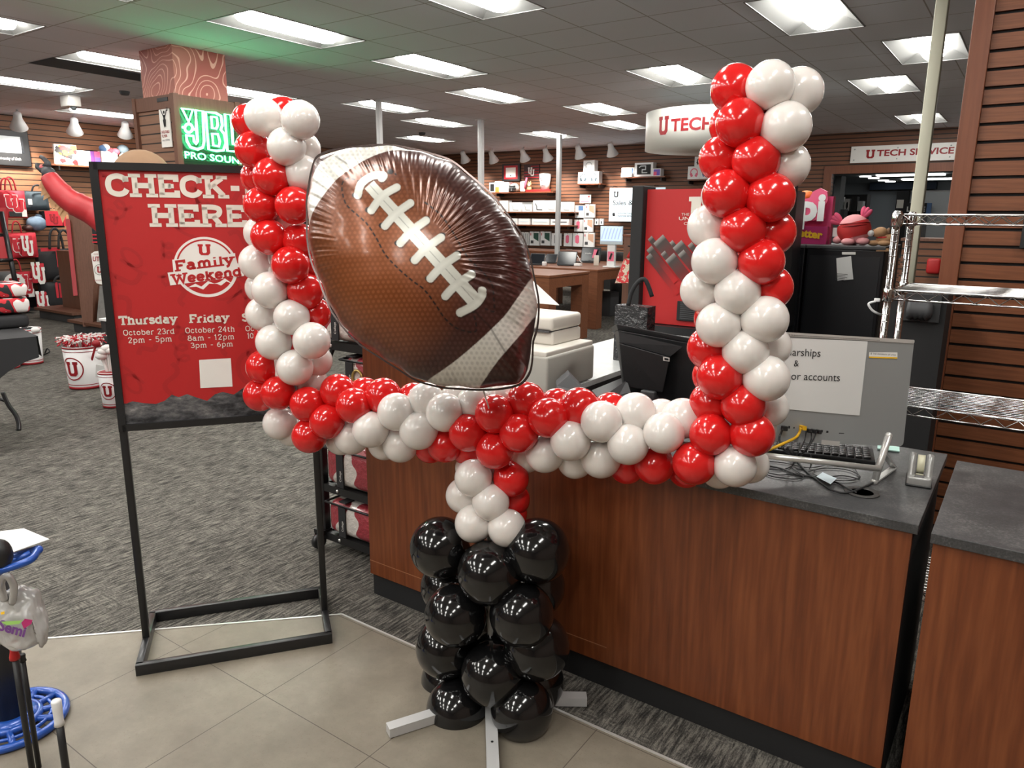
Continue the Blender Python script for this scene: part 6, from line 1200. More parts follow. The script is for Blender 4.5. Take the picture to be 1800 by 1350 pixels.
wbox('white phone box with a black case print at the left end of the helmet shelf', (860, 320, 870, 337), [('print', 'dark_print', (.2, .1, .85, .85))], z=A_)
wbox('white and orange box on the helmet shelf', (870, 317.5, 879, 337), [('orange_print', 'orange_print', (.05, .0, .8, .48))], z=A_)
wbox('square white box with a pale blue picture left of the helmet', (879.5, 319, 894, 336.5), [('print', 'pale_blue', (.15, .15, .85, .85))], z=A_)
p = PY(904.5, 336, YS+.12); hm = thing('football_helmet', 'small white football helmet with a black face guard on the shelf', 'helmet', V(p.x, p.y, A_))
MB().ball(V(0, 0, .105), (.11, .12, .10), 24, 16).build('shell', 'white_gloss', hm); m_ = MB(); m_.box((-.07, -.125, .10), (.075, -.07, .145)); m_.build('face_opening', 'black_matte', hm); m_ = MB()
for z in (.03, .055, .08): m_.tube([V(-.09, -.07, z), V(-.05, -.135, z), V(.05, -.135, z), V(.09, -.07, z)], .009, 6)
m_.tube([V(-.03, -.135, .02), V(-.03, -.13, .09)], .008, 6); m_.tube([V(.03, -.135, .02), V(.03, -.13, .09)], .008, 6); m_.build('face_guard', 'black_plastic', hm); MB().ball(V(-.07, 0, .19), (.03, .035, .02), 10, 8).build('red_tip', 'red_print', hm)
p = PY(919, 336, YS+.15); t = thing('foam_hand', 'pale foam hand with one raised red finger beside the helmet', 'foam hand', V(p.x, p.y, A_)); m_ = MB(); m_.rbox((-.07, -.03, 0), (.06, .03, .22), .03, 3); [m_.ball(V(-.05+.035*k, 0, .22), (.022, .03, .03), 10, 8) for k in range(4)]; m_.build('palm', 'white_cloth', t); m_ = MB(); m_.tube([V(.05, 0, .08), V(.08, 0, .22), V(.11, 0, .33)], [.026, .028, .024], 10); m_.build('finger', 'rose_print', t)
p = PY(930.5, 336, YS+.16); t = thing('plush_toy', 'small tan plush animal on the shelf between foam hand and bucket', 'plush toy', V(p.x, p.y, A_)); m_ = MB(); m_.ball(V(0, 0, .07), (.06, .055, .07), 14, 10); m_.ball(V(.005, -.01, .17), (.055, .05, .055), 14, 10); m_.ball(V(.03, 0, .225), (.018, .015, .025), 8, 6); m_.ball(V(-.03, 0, .22), (.018, .015, .025), 8, 6); m_.build('body', 'tan_cloth', t); MB().ball(V(.02, -.055, .15), (.025, .02, .03), 10, 8).build('muzzle', 'cream_print', t)
wbox('flat red banner strip lying along the shelf under the white bucket', (924, 333, 967, 336.5), mat='red_print', name='banner_strip', cat='banner', dep=.02, yo=YS+.01, z=A_)
p = PY(958, 335, YS+.14); h = PY(958, 306, YS+.14).z-A_; t = thing('bucket', 'white bucket with a red letter badge on the tech wall shelf', 'bucket', V(p.x, p.y, A_+.03)); m_ = MB(); m_.lathe([(.10, 0), (.135, h-.03), (.13, h-.03), (.09, .02), (.001, .02)], 28); m_.build('pail', 'white_gloss', t); m_ = MB(); m_.lathe([(.1022, .002), (.105, .03)], 28); m_.build('red_band', 'red_print', t); f_ = (V(-.02, -.127, h*.62), V(1, .08, 0).normalized(), V(0, 0, 1)); m_ = MB(); m_.ribbon(ring2(0, 0, .055, 24), .007, f_, closed=True); block_u(m_, f_, 0, 0, .06, .065, .002); m_.build('logo', 'red_deep', t); m_ = MB(); m_.box((-.1, -.124, h*.28), (.1, -.121, h*.31)); m_.build('line_print', 'charcoal', t); MB().ball(V(0, 0, h-.03), (.12, .12, .025), 16, 8).build('contents', 'silver', t)
c, f_, w_, h_ = facebox('framed_certificate', 'black framed certificate with a red mat on the tech wall', 'framed picture', (882.5, 288, 913.5, 318), 'Y', YB-.05, .045, 'black_plastic'); prt(c, 'mat', 'red_deep', f_, R4(w_*.11, h_*.1, w_*.89, h_*.9)); prt(c, 'certificate', 'white_print', f_, R4(w_*.22, h_*.22, w_*.78, h_*.78), .004); prt(c, 'seal', 'dark_print', f_, ring2(w_*.5, h_*.3, .018, 12), .006)
c, f_, w_, h_ = facebox('wall_flag', 'dark flag with red stripes and a white double letter mark on the tech wall', 'flag', (921, 289.5, 948, 314), 'Y', YB-.03, .02, flat('flag_dark', (.05, .028, .03), .7))
for k in range(5): prt(c, 'stripe', 'red_deep', f_, R4(w_*(.45 if k > 2 else .02), h_*(.04+.2*k), w_*.97, h_*(.12+.2*k)))
pUU(c, f_, w_*.48, h_*.5, w_*.42, h_*.62)
zB = zb_+.001; zC = zc_+.001
for k, (x0, x1, y0, lab, ln) in enumerate(((878, 893, 352.5, 'white tablet box at the left end of the tablet box shelf', .35), (895.5, 914, 355.5, 'white tablet box second from the left on the tablet box shelf', .45), (918, 935, 355.5, 'white tablet box with a grey top band in the middle of the shelf', .4), (937, 956.5, 352, 'white tablet box with a bold black angled line', .9), (957.5, 978, 352, 'tall white tablet box left of the thin pole', .35), (985, 1003.5, 354.5, 'white tablet box right of the thin pole', .1))):
    c, f_, w_, h_ = wbox(lab, (x0, y0, x1, 372), z=zB)
    m_ = MB(); m_.ribbon([(w_*.2, h_*.75), (w_*.33, h_*.5), (w_*.36, h_*.2), (w_*.85, h_*.17)], .012 if ln < .8 else .02, f_, .003); m_.build('line_print', 'dark_print' if ln > .8 else 'silver', c)
    if k == 2: prt(c, 'grey_band', 'silver', f_, R4(0, h_*.8, w_, h_))
for k, (x0, x1, lab) in enumerate(((893, 909, 'leftmost flat white box on the lower shelf beside the football'), (911.5, 931, 'flat white box second along the lower shelf'), (935, 965, 'wide flat white box in the middle of the lower shelf'), (968, 999.5, 'wide flat white box with a black line behind the thin pole'))):
    c, f_, w_, h_ = wbox(lab, (x0, 384.5, x1, 395), z=zC); prt(c, 'line_print', 'charcoal' if k == 3 else 'pale_blue', f_, R4(w_*.1, h_*.45, w_*.9, h_*.58))
def hang(x0, y0, x1, y1, lab, kind):
    c, f_, w_, h_ = facebox('hanging_package', lab, 'package', (x0, y0, x1, y1), 'Y', YB-.12, .05, 'white_gloss')
    MB().tube([V(0, .115, h_-.01), V(0, -.03, h_-.01)], .006, 6).build('peg', 'chrome', c)
    if kind in ('green', 'tan'): mt_ = 'green_print' if kind == 'green' else 'tan_print'; prt(c, 'case_print', mt_, f_, [(w_*.42, h_*.52), (w_*.95, h_*.30), (w_*.95, h_*.9), (w_*.42, h_*.9)]); prt(c, 'photo_print', 'charcoal', f_, R4(w_*.12, h_*.15, w_*.42, h_*.36)); prt(c, 'red_mark', 'red_print', f_, R4(w_*.08, h_*.72, w_*.16, h_*.88))
    elif kind == 'pink': prt(c, 'case_print', 'rose_print', f_, [(w_*.25, h_*.3), (w_*.5, h_*.22), (w_*.65, h_*.32), (w_*.65, h_*.8), (w_*.45, h_*.88), (w_*.25, h_*.78)])
    elif kind == 'blue': prt(c, 'case_print', 'steel_blue', f_, R4(w_*.35, h_*.58, w_*.88, h_*.97)); prt(c, 'photo_print', 'dark_print', f_, R4(w_*.15, h_*.25, w_*.4, h_*.4)); prt(c, 'foot_print', 'pale_blue', f_, R4(w_*.12, .0, w_*.45, h_*.12))
    elif kind == 'grey': prt(c, 'case_print', 'charcoal', f_, R4(w_*.3, h_*.2, w_*.8, h_*.85))
    elif kind == 'stripe':
        for k in range(4): prt(c, 'stripe', 'silver', f_, R4(w_*(.12+.22*k), h_*.1, w_*(.24+.22*k), h_*.9))
    elif kind == 'sm': prt(c, 'photo_print', 'slate_cloth', f_, R4(w_*.35, h_*.2, w_*.7, h_*.6))
for a in ((915, 408, 929, 431, 'package with grey stripes at the left end of the green case row', 'stripe'), (931, 407, 947.5, 431.5, 'left of two packages with a dark green case print', 'green'), (950, 407, 967, 431.5, 'right of two packages with a dark green case print', 'green'), (969.5, 410, 986, 432, 'package with a grey case print behind the thin pole', 'grey'),
          (991, 410, 1005, 433, 'pink case package left of its twin in the bottom row', 'pink'), (1007, 410, 1024, 433.5, 'pink case package beside the bottom tan case', 'pink'), (1026, 409, 1044, 434, 'bottom of the three tan case packages', 'tan'), (1009.5, 386, 1024, 407, 'pink case package in the upper row', 'pink'), (1025.5, 384, 1042, 407.5, 'middle of the three tan case packages', 'tan'),
          (1011, 361, 1027, 383, 'white package with a blue case print under the white sign card', 'blue'), (1028.5, 359, 1045, 382.5, 'top of the three tan case packages', 'tan'), (1045.5, 384.5, 1051.5, 395.5, 'tiny white package left of its twin under the headphone shelf', 'sm'), (1054, 384.5, 1060, 395.5, 'tiny white package right of its twin near the sales sign', 'sm'),
          (930, 437, 948, 452, 'white package behind the left tablet', 'sm'), (950, 438, 966, 452, 'white package behind the second tablet', 'sm'), (970, 438.5, 984, 452, 'white package behind the thin pole bottom', 'sm'), (994, 438, 1004, 450, 'white package above the big tilted tablet', 'sm'), (1005, 439, 1016, 450, 'white package left of the black laptop screen', 'pink')): hang(*a)
c, f_, w_, h_ = facebox('sign_card', 'small white sign card above the tan and blue case packages', 'sign', (1019, 342, 1038.5, 357), 'Y', YB-.1, .02, 'white_print'); prt(c, 'text_bar', 'rose_print', f_, R4(w_*.1, h_*.12, w_*.85, h_*.2)); prt(c, 'dot_print', 'red_print', f_, ring2(w_*.83, h_*.75, .02, 10))
# headphone boxes
def phones(c, f_, w_, h_, mt_):
    m_ = MB(); m_.ribbon([(w_*.5+w_*.27*math.cos(math.radians(a)), h_*.52+h_*.3*math.sin(math.radians(a))) for a in range(-15, 196, 14)], .02, f_, .003); m_.ribbon([(w_*.24, h_*.46), (w_*.36, h_*.2)], .05, f_, .003); m_.ribbon([(w_*.76, h_*.46), (w_*.64, h_*.2)], .05, f_, .003); m_.build('headphone_print', mt_, c)
t, z1_ = ledge('small shelf with three headphone boxes on the tech wall', (1014, 323, 1056, 322), 'Y', YS+.05, .27)
c = wbox('lower left headphone box on the small shelf', (1016, 302, 1034.5, 322.5), z=z1_+.001, yo=YS+.08); phones(*c, 'slate_cloth'); hb = (c[3])
c = wbox('lower right headphone box on the small shelf', (1035, 301, 1052.5, 322), z=z1_+.001, yo=YS+.08); phones(*c, 'slate_cloth')
c = wbox('top headphone box of the stack of three', (1025.5, 281.5, 1045, 301.5), z=z1_+.003+hb, yo=YS+.08); phones(*c, 'silver')
t, z2_ = ledge('shelf with laptop boxes left of the round hanging sign', (1092, 311.5, 1169, 309), 'Y', YS+.05, .27)
c, f_, w_, h_ = wbox('white tablet box with a blue picture at the left end of the laptop shelf', (1092.5, 295, 1114.5, 311.5), [('blue_print', 'steel_blue', (.1, .1, .92, .92)), ('sky_print', 'pale_blue', (.12, .3, .8, .9))], z=z2_+.001, yo=YS+.1); 
wbox('low white price box in front of the blue tablet box', (1091.5, 306, 1110, 312.3), [('red_text', 'rose_print', (.2, .4, .9, .6))], z=z2_+.001, yo=YS+.03, dep=.06)
c, f_, w_, h_ = wbox('large white box with a black picture in the middle of the laptop shelf', (1115.5, 285.5, 1148, 310), [('black_print', 'black_matte', (.13, .15, .88, .87))], z=z2_+.001, yo=YS+.1); m_ = MB(); m_.ribbon([(w_*.25, h_*.65), (w_*.35, h_*.76), (w_*.6, h_*.76), (w_*.6, h_*.5), (w_*.42, h_*.5), (w_*.42, h_*.28), (w_*.7, h_*.28)], .02, f_, .006); m_.build('line_print', 'silver', c)
wbox('small white box with a pink and violet picture right of the black picture box', (1147.5, 296, 1161.5, 309.5), [('violet_print', 'violet_print', (.1, .1, .9, .9)), ('pink_print', 'pink', (.1, .1, .5, .6))], z=z2_+.001, yo=YS+.08)
t, z3_ = ledge('shelf with headphone boxes behind the right balloon upright', (1200, 315.5, 1300, 313), 'Y', YS+.05, .27)
c = wbox('headphone box with a pink band print beside the red balloons', (1209, 292.5, 1231, 315), z=z3_+.001, yo=YS+.08); phones(*c, 'rose_print'); hb = c[3]
c = wbox('headphone box half hidden by the red balloons', (1231.5, 293, 1250, 315), z=z3_+.001, yo=YS+.08); phones(*c, 'steel_blue')
c = wbox('upper headphone box touching the red balloons', (1221, 275, 1242, 292), z=z3_+.004+hb, yo=YS+.08); phones(*c, 'dark_print')
# sales sign
c, f_, w_, h_ = facebox('sales_sign', 'pale blue sales and service sign on the tech wall', 'sign', (1071, 330, 1168, 389.5), 'Y', YB-.20, .02, 'sign_glow')
k_ = w_/97.; X_ = lambda x: (x-1071)*k_; Y_ = lambda y: h_-(y-331.5)*h_/59.
m_ = MB(); block_u(m_, f_, X_(1083), Y_(342.5), 9*k_, 9.5*k_); sans(m_, 'TECH', f_, X_(1088.5), Y_(346), 5.2*k_, width=14*k_); sans(m_, 'Sales & Service', f_, X_(1077.5), Y_(361.5), 7.6*k_, width=76*k_, bold=.008)
sans(m_, 'Authorized Campus Store', f_, X_(1086.5), Y_(377.5), 2.8*k_, width=38*k_, bold=.012); sans(m_, 'Authorized Service Provider', f_, X_(1086.5), Y_(382), 2.8*k_, width=41*k_, bold=.012)
ap = [(0, -.9), (.35, -1), (.7, -.7), (.95, -.1), (.6, .15), (.6, .6), (.9, .85), (.5, 1.05), (.1, .9), (-.3, 1.05), (-.8, .8), (-.95, .2), (-.75, -.5), (-.4, -1)]
m_.prism([(X_(1080)+a*2.9*k_, Y_(378.5)+b_*2.9*k_) for a, b_ in ap], f_, 0, .0015); m_.prism([(X_(1080.2)+a*k_, Y_(378.5)+b_*k_) for a, b_ in ((0, 3.4), (.8, 4), (1.5, 5.2), (.4, 4.8))], f_, 0, .0015)
m_.build('lettering', 'dark_print', c)
m_ = MB(); [m_.tube([V(x, .02, h_), V(x, .02, h_+.04), V(x, .19, h_+.04)], .008, 6) for x in (-w_*.45, w_*.3)]; m_.build('hangers', 'black_metal', c)

# ------------------------------------------------------------------ display tables
def table(lab, c_, x0, x1, y0, y1, zt, leg=.17):
    t = thing('display_table', lab, 'table', V(c_.x, c_.y, 0)); m_ = MB(); m_.box((x0, y0, zt-.03), (x1, y1, zt)); m_.build('tabletop', 'table_wood', t, bevel=.004); m_ = MB(); i = .012; m_.box((x0+i, y0+i, zt-.16), (x1-i, y0+i+.03, zt-.03)); m_.box((x0+i, y1-i-.03, zt-.16), (x1-i, y1-i, zt-.03)); m_.box((x1-i-.03, y0+i, zt-.16), (x1-i, y1-i, zt-.03)); m_.box((x0+i, y0+i, zt-.16), (x0+i+.03, y1-i, zt-.03)); m_.build('apron', 'table_wood', t)
    for xx in (x0+.01, x1-leg-.01):
        for yy in (y0+.01, y1-leg-.01): MB().box((xx, yy, .001), (xx+leg, yy+leg, zt-.03)).build('leg', 'table_wood', t, bevel=.003)
    return t
ta = PZ(1047, 579.5); ZA = PV(ta, 1047, 474).z
t1 = table('brown display table with tilted tablets and computers in front of the tech wall', ta, -2.3, .01, -.01, 2.6, ZA)
tbq = PZ(966, 484.5, .88); t2 = table('closer brown table corner just right of the football', tbq, -1.7, 0, 0, 1.0, .88)
tc = PZ(1017, 523); t3 = table('far brown table behind the first display table', tc, -2.6, .05, -.05, 1.0, .9)
def onA(x, y): return PZ(x, y, ZA)
def tablet(lab, x, y, wd, hg, rz=.0, par='tablet', dark='screen_dark'):
    p = onA(x, y); t = thing('tablet', lab, 'tablet', V(p.x, p.y, ZA+.001), rz); q = Matrix.Rotation(-.45, 4, 'X'); m_ = MB(); m_.rbox((-wd/2, -.006, .01), (wd/2, .006, hg), .004, 2, q); m_.build('body', 'charcoal', t); m_ = MB(); m_.box((-wd/2+.012, -.0072, .022), (wd/2-.012, -.006, hg-.012), q); m_.build('screen', dark, t); m_ = MB(); m_.box((-wd*.4, -.05, 0), (wd*.4, .12, .015)); m_.bar((0, .10, .01), (0, .09, hg*.6), .06, .012); m_.build('stand', 'black_plastic', t); return t
tablet('dark tilted tablet at the left of the table next to the football', 943, 466, .24, .19, .25)
tablet('dark tablet seen behind the left tablet and thin pole', 967, 463, .20, .16, .1)
tablet('large dark tilted tablet right of the thin pole', 995, 467, .30, .23, .25)
def boxy(name, lab, cat, x, y, wd, dp, hg, mat, z=None, rz=0.0): p = onA(x, y); t = thing(name, lab, cat, V(p.x, p.y, (ZA if z is None else z)+.001), rz); MB().rbox((-wd/2, -dp/2, 0), (wd/2, dp/2, hg), .006).build('body', mat, t); return t
boxy('charger', 'white charger block on the table between two tablets', 'charger', 957, 467, .06, .05, .06, 'white_gloss'); boxy('charger', 'white charger block right of the large tablet', 'charger', 1016, 468, .11, .07, .04, 'white_gloss')
for x, y, lab in ((962, 462, 'white charging cable looping behind the left tablet'), (1012, 462, 'white charging cable looping behind the large tablet')):
    p = onA(x, y); o = MB().tube(smooth_pts([V(-.07, 0, .02), V(-.02, .02, .13), V(.04, 0, .10), V(.10, -.03, .03), V(.15, -.05, .008)], 6), .006, 6).build('charging_cable', 'white_gloss'); o.location = p+V(0, 0, .001); tag(o, lab, 'cable')
t = boxy('info_card', 'small cream info card standing on the table corner', 'card', 1048, 467, .085, .02, .155, 'cream_print'); 
# laptop with dark lid behind, open toward us
p = onA(1027, 462); t = thing('laptop', 'open black laptop with white text behind the large tablet', 'laptop', V(p.x, p.y+.1, ZA+.001), .12); m_ = MB(); m_.box((-.17, -.12, 0), (.17, .12, .015)); m_.build('keyboard_deck', 'black_plastic', t); q = Matrix.Translation((0, .12, .01)) @ Matrix.Rotation(-.2, 4, 'X'); m_ = MB(); m_.box((-.17, 0, 0), (.17, .01, .235), q); m_.build('lid', 'black_plastic', t); m_ = MB(); m_.box((-.16, -.002, .01), (.16, 0, .225), q); m_.build('screen', 'screen_dark', t); f_ = (V(0, .117, .13), V(1, 0, 0), V(0, .2, 1).normalized()); m_ = MB(); sans(m_, 'Hello', f_, -.08, 0, .022, width=.1, z0=.006); m_.build('screen_text', 'white_print', t); prt(t, 'pink_print', 'rose_print', (f_[0], f_[1], f_[2]), [(.04, -.06), (.09, -.06), (.12, .08), (.06, .08)], .006)
# all-in-one screens on white pillars
def imac(lab, x, y, D_scale, wd, hg, scr, pillar=True, dx=0):
    p = onA(x, y); t = thing('display_computer', lab, 'computer', V(p.x+dx, p.y, ZA+.001), .05); m_ = MB(); m_.rbox((-.10, -.08, 0), (.10, .08, .02), .005); m_.build('foot', 'white_gloss', t); m_ = MB(); m_.box((-.06, -.02, .02), (.06, .03, .35)); m_.build('pillar', 'white_gloss', t)
    m_ = MB(); m_.rbox((-wd/2, -.03, .33), (wd/2, -.012, .33+hg), .006); m_.build('screen_body', 'pale_blue', t); m_ = MB(); m_.box((-wd/2+.015, -.0325, .33+hg*.2), (wd/2-.015, -.031, .33+hg-.015)); m_.build('screen', scr, t); return t
t = imac('pale blue computer with a light screen on a white pillar on the table', 1074, 470, 1, .36, .265, 'screen_blue')
f_ = (V(0, -.034, .33), V(1, 0, 0), V(0, 0, 1)); m_ = MB()
for k in range(6): x = -.13+k*.052; m_.ribbon([(x-.02, .08), (x, .16), (x+.025, .235)], .016, f_)
m_.build('wave_print', flat('violet_glow', (.3, .35, .75), .3, emit=(.3, .36, .85), es=.5), t); prt(t, 'poster_print', 'rose_print', (V(0, -.021, 0), V(1, 0, 0), V(0, 0, 1)), R4(-.05, .09, .05, .23), .001); prt(t, 'phone_print', 'dark_print', (V(0, -.022, 0), V(1, 0, 0), V(0, 0, 1)), [(-.03, .12), (.0, .11), (.03, .2), (.0, .21)], .002)
t = imac('computer with a dark screen beside the black poster cooler', 1122, 458, 1, .40, .29, 'screen_dark', dx=.05); m_ = MB(); sans(m_, 'hello', (V(0, -.034, .33), V(1, 0, 0), V(0, 0, 1)), -.02, .15, .03, bold=.02); m_.build('screen_text', 'white_print', t)
t = boxy('display_device', 'black boxy device under the dark screen at the table back', 'device', 1062, 459, .16, .1, .17, 'black_plastic'); boxy('display_device', 'black device between the two display computers', 'device', 1092, 459, .2, .1, .15, 'black_plastic')
boxy('dark_bin', 'dark box under the display table', 'bin', 1066, 462, .35, .3, .38, 'charcoal', 0.0).location.z = .001
p = PZ(1083, 534); t = thing('waste_bin', 'tall black bin standing behind the display table', 'bin', V(p.x, p.y, 0)); MB().lathe([(.12, .001), (.13, .62), (.11, .63), (.001, .63)], 20).build('body', 'black_plastic', t)
# brown post with the tote bag
pp_ = PD(1117, 430, 7.4); t = thing('display_post', 'brown wooden display post left of the black poster cooler', 'display post', V(pp_.x, pp_.y, 0)); MB().box((-.10, -.06, .001), (.14, .10, pp_.z+.08)).build('post', 'gondola_wood', t); MB().box((-.11, -.07, pp_.z+.08), (.15, .11, pp_.z+.1)).build('cap', 'edge_wood', t); MB().tube([V(0, -.06, pp_.z-.02), V(0, -.16, pp_.z-.01)], .008, 6).build('hook', 'black_metal', t)
m, nt, b = new_mat('floral_print'); v = coords(nt, (1, 1, 1)); vo = nd(nt, 'ShaderNodeTexVoronoi'); vo.inputs['Scale'].default_value = 46; nt.links.new(v, vo.inputs['Vector']); mk = math_n(nt, 'GREATER_THAN', math_n(nt, 'ADD', noise(nt, v, 26, 3, .6), math_n(nt, 'MULTIPLY', vo.outputs['Distance'], -.25)), .37); nt.links.new(mixc(nt, mk, (.62, .03, .035), mixc(nt, noise(nt, v, 60, 2, .5), (.30, .22, .12), (.95, .85, .70))), b.inputs['Base Color']); b.inputs['Roughness'].default_value = .5
bt = PD(1112, 497, 7.2); tg = thing('tote_bag', 'red and silver floral tote bag hanging on the brown post', 'bag', bt); m_ = MB(); q = [(-30, 0), (14, -1), (14, 45), (-14, 42)]; k_ = 7.2/FPX; a_ = [(rgt*x+upv*y)*k_ for x, y in q]; b_ = [p+fwd*.06 for p in a_]; m_._add(a_+b_, [(0, 1, 2, 3), (7, 6, 5, 4), (0, 4, 5, 1), (1, 5, 6, 2), (2, 6, 7, 3), (3, 7, 4, 0)]); m_.build('body', 'floral_print', tg); m_ = MB(); m_.tube([(rgt*x+upv*y)*k_-fwd*.01 for x, y in ((-8, 44), (4, 66), (10, 70), (13, 50))], .018, 6); m_.tube([(rgt*x+upv*y)*k_+fwd*.06 for x, y in ((-6, 43), (6, 66), (12, 70), (14, 50))], .014, 6); m_.build('handle', 'red_print', tg)
# crinkled black bag on the return counter
bq = PD(1113, 575, 3.9); tg = thing('paper_bag', 'crinkled black foil bag with a small round badge behind the till monitor', 'bag', V(bq.x, bq.y, ZT+.001)); hgt = PD(1104, 536, 3.9).z-ZT
m, nt, b = new_mat('crinkle_black'); b.inputs['Base Color'].default_value = (.03, .03, .032, 1); b.inputs['Roughness'].default_value = .22; v = coords(nt); bp = nd(nt, 'ShaderNodeBump'); bp.inputs['Distance'].default_value = .03; bp.inputs['Strength'].default_value = 1; nt.links.new(noise(nt, v, 26, 3, .6), bp.inputs['Height']); nt.links.new(bp.outputs[0], b.inputs['Normal'])
m_ = MB(); m_.box((-.085, -.05, 0), (.10, .05, hgt)); m_.build('body', 'crinkle_black', tg); f_ = (V(0, -.051, 0), V(1, 0, 0), V(0, 0, 1)); prt(tg, 'badge', 'white_print', f_, ring2(.045, hgt*.55, .02, 16)); m_ = MB(); block_u(m_, f_, .045, hgt*.55, .022, .022, .004); m_.build('logo', 'red_deep', tg); m_ = MB(); m_.tube(smooth_pts([V(-.02, -.03, hgt), V(0, -.02, hgt+.09), V(.05, .0, hgt+.14), V(.09, .02, hgt+.05)], 5), .012, 6); m_.build('handle', 'black_cloth', tg)

# ------------------------------------------------------------------ hanging signs
dc = PD(1236, 232, 9.3); zt2 = PD(1236, 197, 9.3).z; zb2 = PD(1236, 262, 9.3).z; rd = .80
t = thing('round_hanging_sign', 'round white hanging drum sign with red lettering under the ceiling', 'sign', V(dc.x, dc.y+.2, zb2)); hh = zt2-zb2
MB().lathe([(rd, 0), (rd, hh), (rd-.02, hh), (rd-.02, .02), (.001, .02)], 64).build('drum', flat('drum_white', (.72, .71, .66), .6), t)
MB().tube([V(0, 0, .02), V(0, 0, ZC-zb2-.002)], .012, 6).build('hanger', 'white_gloss', t)
fa = math.atan2(-(dc.y+.2), -dc.x); 
m_ = MB(); t_ = MB(); fl_ = (V(0, 0, 0), V(1, 0, 0), V(0, 1, 0)); kk = 9.0/FPX
block_u(t_, fl_, -86*kk, 2*kk, 24*kk, 31*kk, 0); sans(t_, 'TECH', fl_, -69*kk, -9*kk, 20*kk, bold=.03, width=76*kk)
bmesh.ops.triangulate(t_.bm, faces=list(t_.bm.faces)); bmesh.ops.subdivide_edges(t_.bm, edges=[e for e in t_.bm.edges if e.calc_length() > .05], cuts=2)
for v in t_.bm.verts: a = fa+v.co.x/rd; v.co = V((rd+.003)*math.cos(a), (rd+.003)*math.sin(a), hh*.52+v.co.y)
t_.build('lettering', 'red_deep', t); m_.bm.free()
c, f_, w_, h_ = facebox('service_sign', 'long white service center sign on the wall above the opening', 'sign', (1496, 251.5, 1790, 282), 'Y', YB-.04, .03, flat('sign_white', (.82, .80, .77), .35))
k_ = w_/294.; m_ = MB(); block_u(m_, f_, 38*k_, h_*.51, 17*k_, h_*.52); sans(m_, 'TECH SERVICE CENTER', f_, 50*k_, h_*.37, h_*.36, bold=.03, width=225*k_); m_.build('lettering', 'red_deep', c); m_ = MB(); [m_.lathe([(.012, 0), (.010, .008), (.001, .009)], 8, Matrix.Translation((x-w_/2, -.001, z)) @ Matrix.Rotation(PI/2, 4, 'X')) for x in (.06, w_*.3, w_*.62, w_-.06) for z in (.05, h_-.05)]; m_.build('bolts', 'silver', c)

# ------------------------------------------------------------------ red poster cooler
YCo = 4.05
l, r_ = PY(1128, 560, YCo), PY(1352, 560, YCo); tp = PY(1147, 333, YCo).z; bt_ = PY(1130, 566, YCo).z
co = thing('poster_cooler', 'black drinks cooler with a red printed back panel standing behind the counter', 'cooler', V((l.x+r_.x)/2, YCo, .0)); lo = co.location; hw = (r_.x-l.x)/2
MB().box((-hw+.02, .03, bt_-.02), (hw-.02, .6, tp-.005)).build('body', 'black_plastic', co); MB().box((-hw-.075, -.05, bt_-.01), (-hw-.002, .12, tp+.02)).build('frame_post', 'black_matte', co, bevel=.006); MB().box((hw+.002, -.05, bt_-.01), (hw+.06, .12, tp+.02)).build('frame_post', 'black_matte', co, bevel=.006)
MB().box((-1.58-lo.x, .08, .001), (hw-.05, .55, bt_-.02)).build('pedestal', 'black_matte', co); MB().box((-hw, 0, bt_), (hw, .03, tp)).build('printed_panel', 'red_print', co)
f_ = (V(-hw, -.001, 0), V(1, 0, 0), V(0, 0, 1)); cp = lambda x, y: (PY(x, y, YCo).x-lo.x+hw, PY(x, y, YCo).z)
m_ = MB(); a = cp(1243, 366); s_ = 4.2/FPX*1.0; block_u(m_, f_, a[0], a[1], 66*s_, 24*s_*1.6); m_.build('logo', 'cream_print', co)
m_ = MB()
for tx, x, y, w_ in (('THE', 1198, 379, 11), ('UNIVERSITY', 1193.5, 387, 60), ('OF UTAH', 1202, 395, 36)): a = cp(x, y); sans(m_, tx, f_, a[0], a[1], (4.5 if tx != 'UNIVERSITY' else 6)*s_, width=w_*s_*1.3)
m_.build('lettering', 'cream_print', co)
# stepped ribbons printed on the panel
m, nt, b = new_mat('ribbon_print'); tc = nd(nt, 'ShaderNodeVertexColor'); tc.layer_name = 'fade'; nt.links.new(tc.outputs['Color'], b.inputs['Base Color']); b.inputs['Roughness'].default_value = .45
def rib(polys):
    me = bpy.data.meshes.new('ribbons'); vs = []; fs = []; cs = []
    for (x, y, L, W, tone) in polys:
        o = cp(x, y); d1 = Vector((.68, -.73)); d2 = Vector((.73, .68)); i0 = len(vs)
        for k in range(2):
            for a in range(4): q = Vector(o)+d2*(W*k)+d1*(L*[0, .10, .42, 1][a]); vs.append((-hw+min(2*hw, max(.0, q.x)), -.0035-tone*.0004, max(bt_, min(tp, q.y)))); cs.append(([.34, .32, .30, 1], [.055, .048, .044, 1], [.14, .02, .02, 1], [.50, .012, .014, 1])[a])
        for a in range(3): fs.append((i0+a, i0+a+1, i0+5+a, i0+4+a))
    me.from_pydata(vs, [], fs); ca = me.color_attributes.new('fade', 'FLOAT_COLOR', 'POINT'); [setattr(ca.data[i], 'color', c) for i, c in enumerate(cs)]; me.materials.append(m); o = bpy.data.objects.new('ribbon_print', me); COL.objects.link(o); o.parent = co
u_ = 4.2/FPX
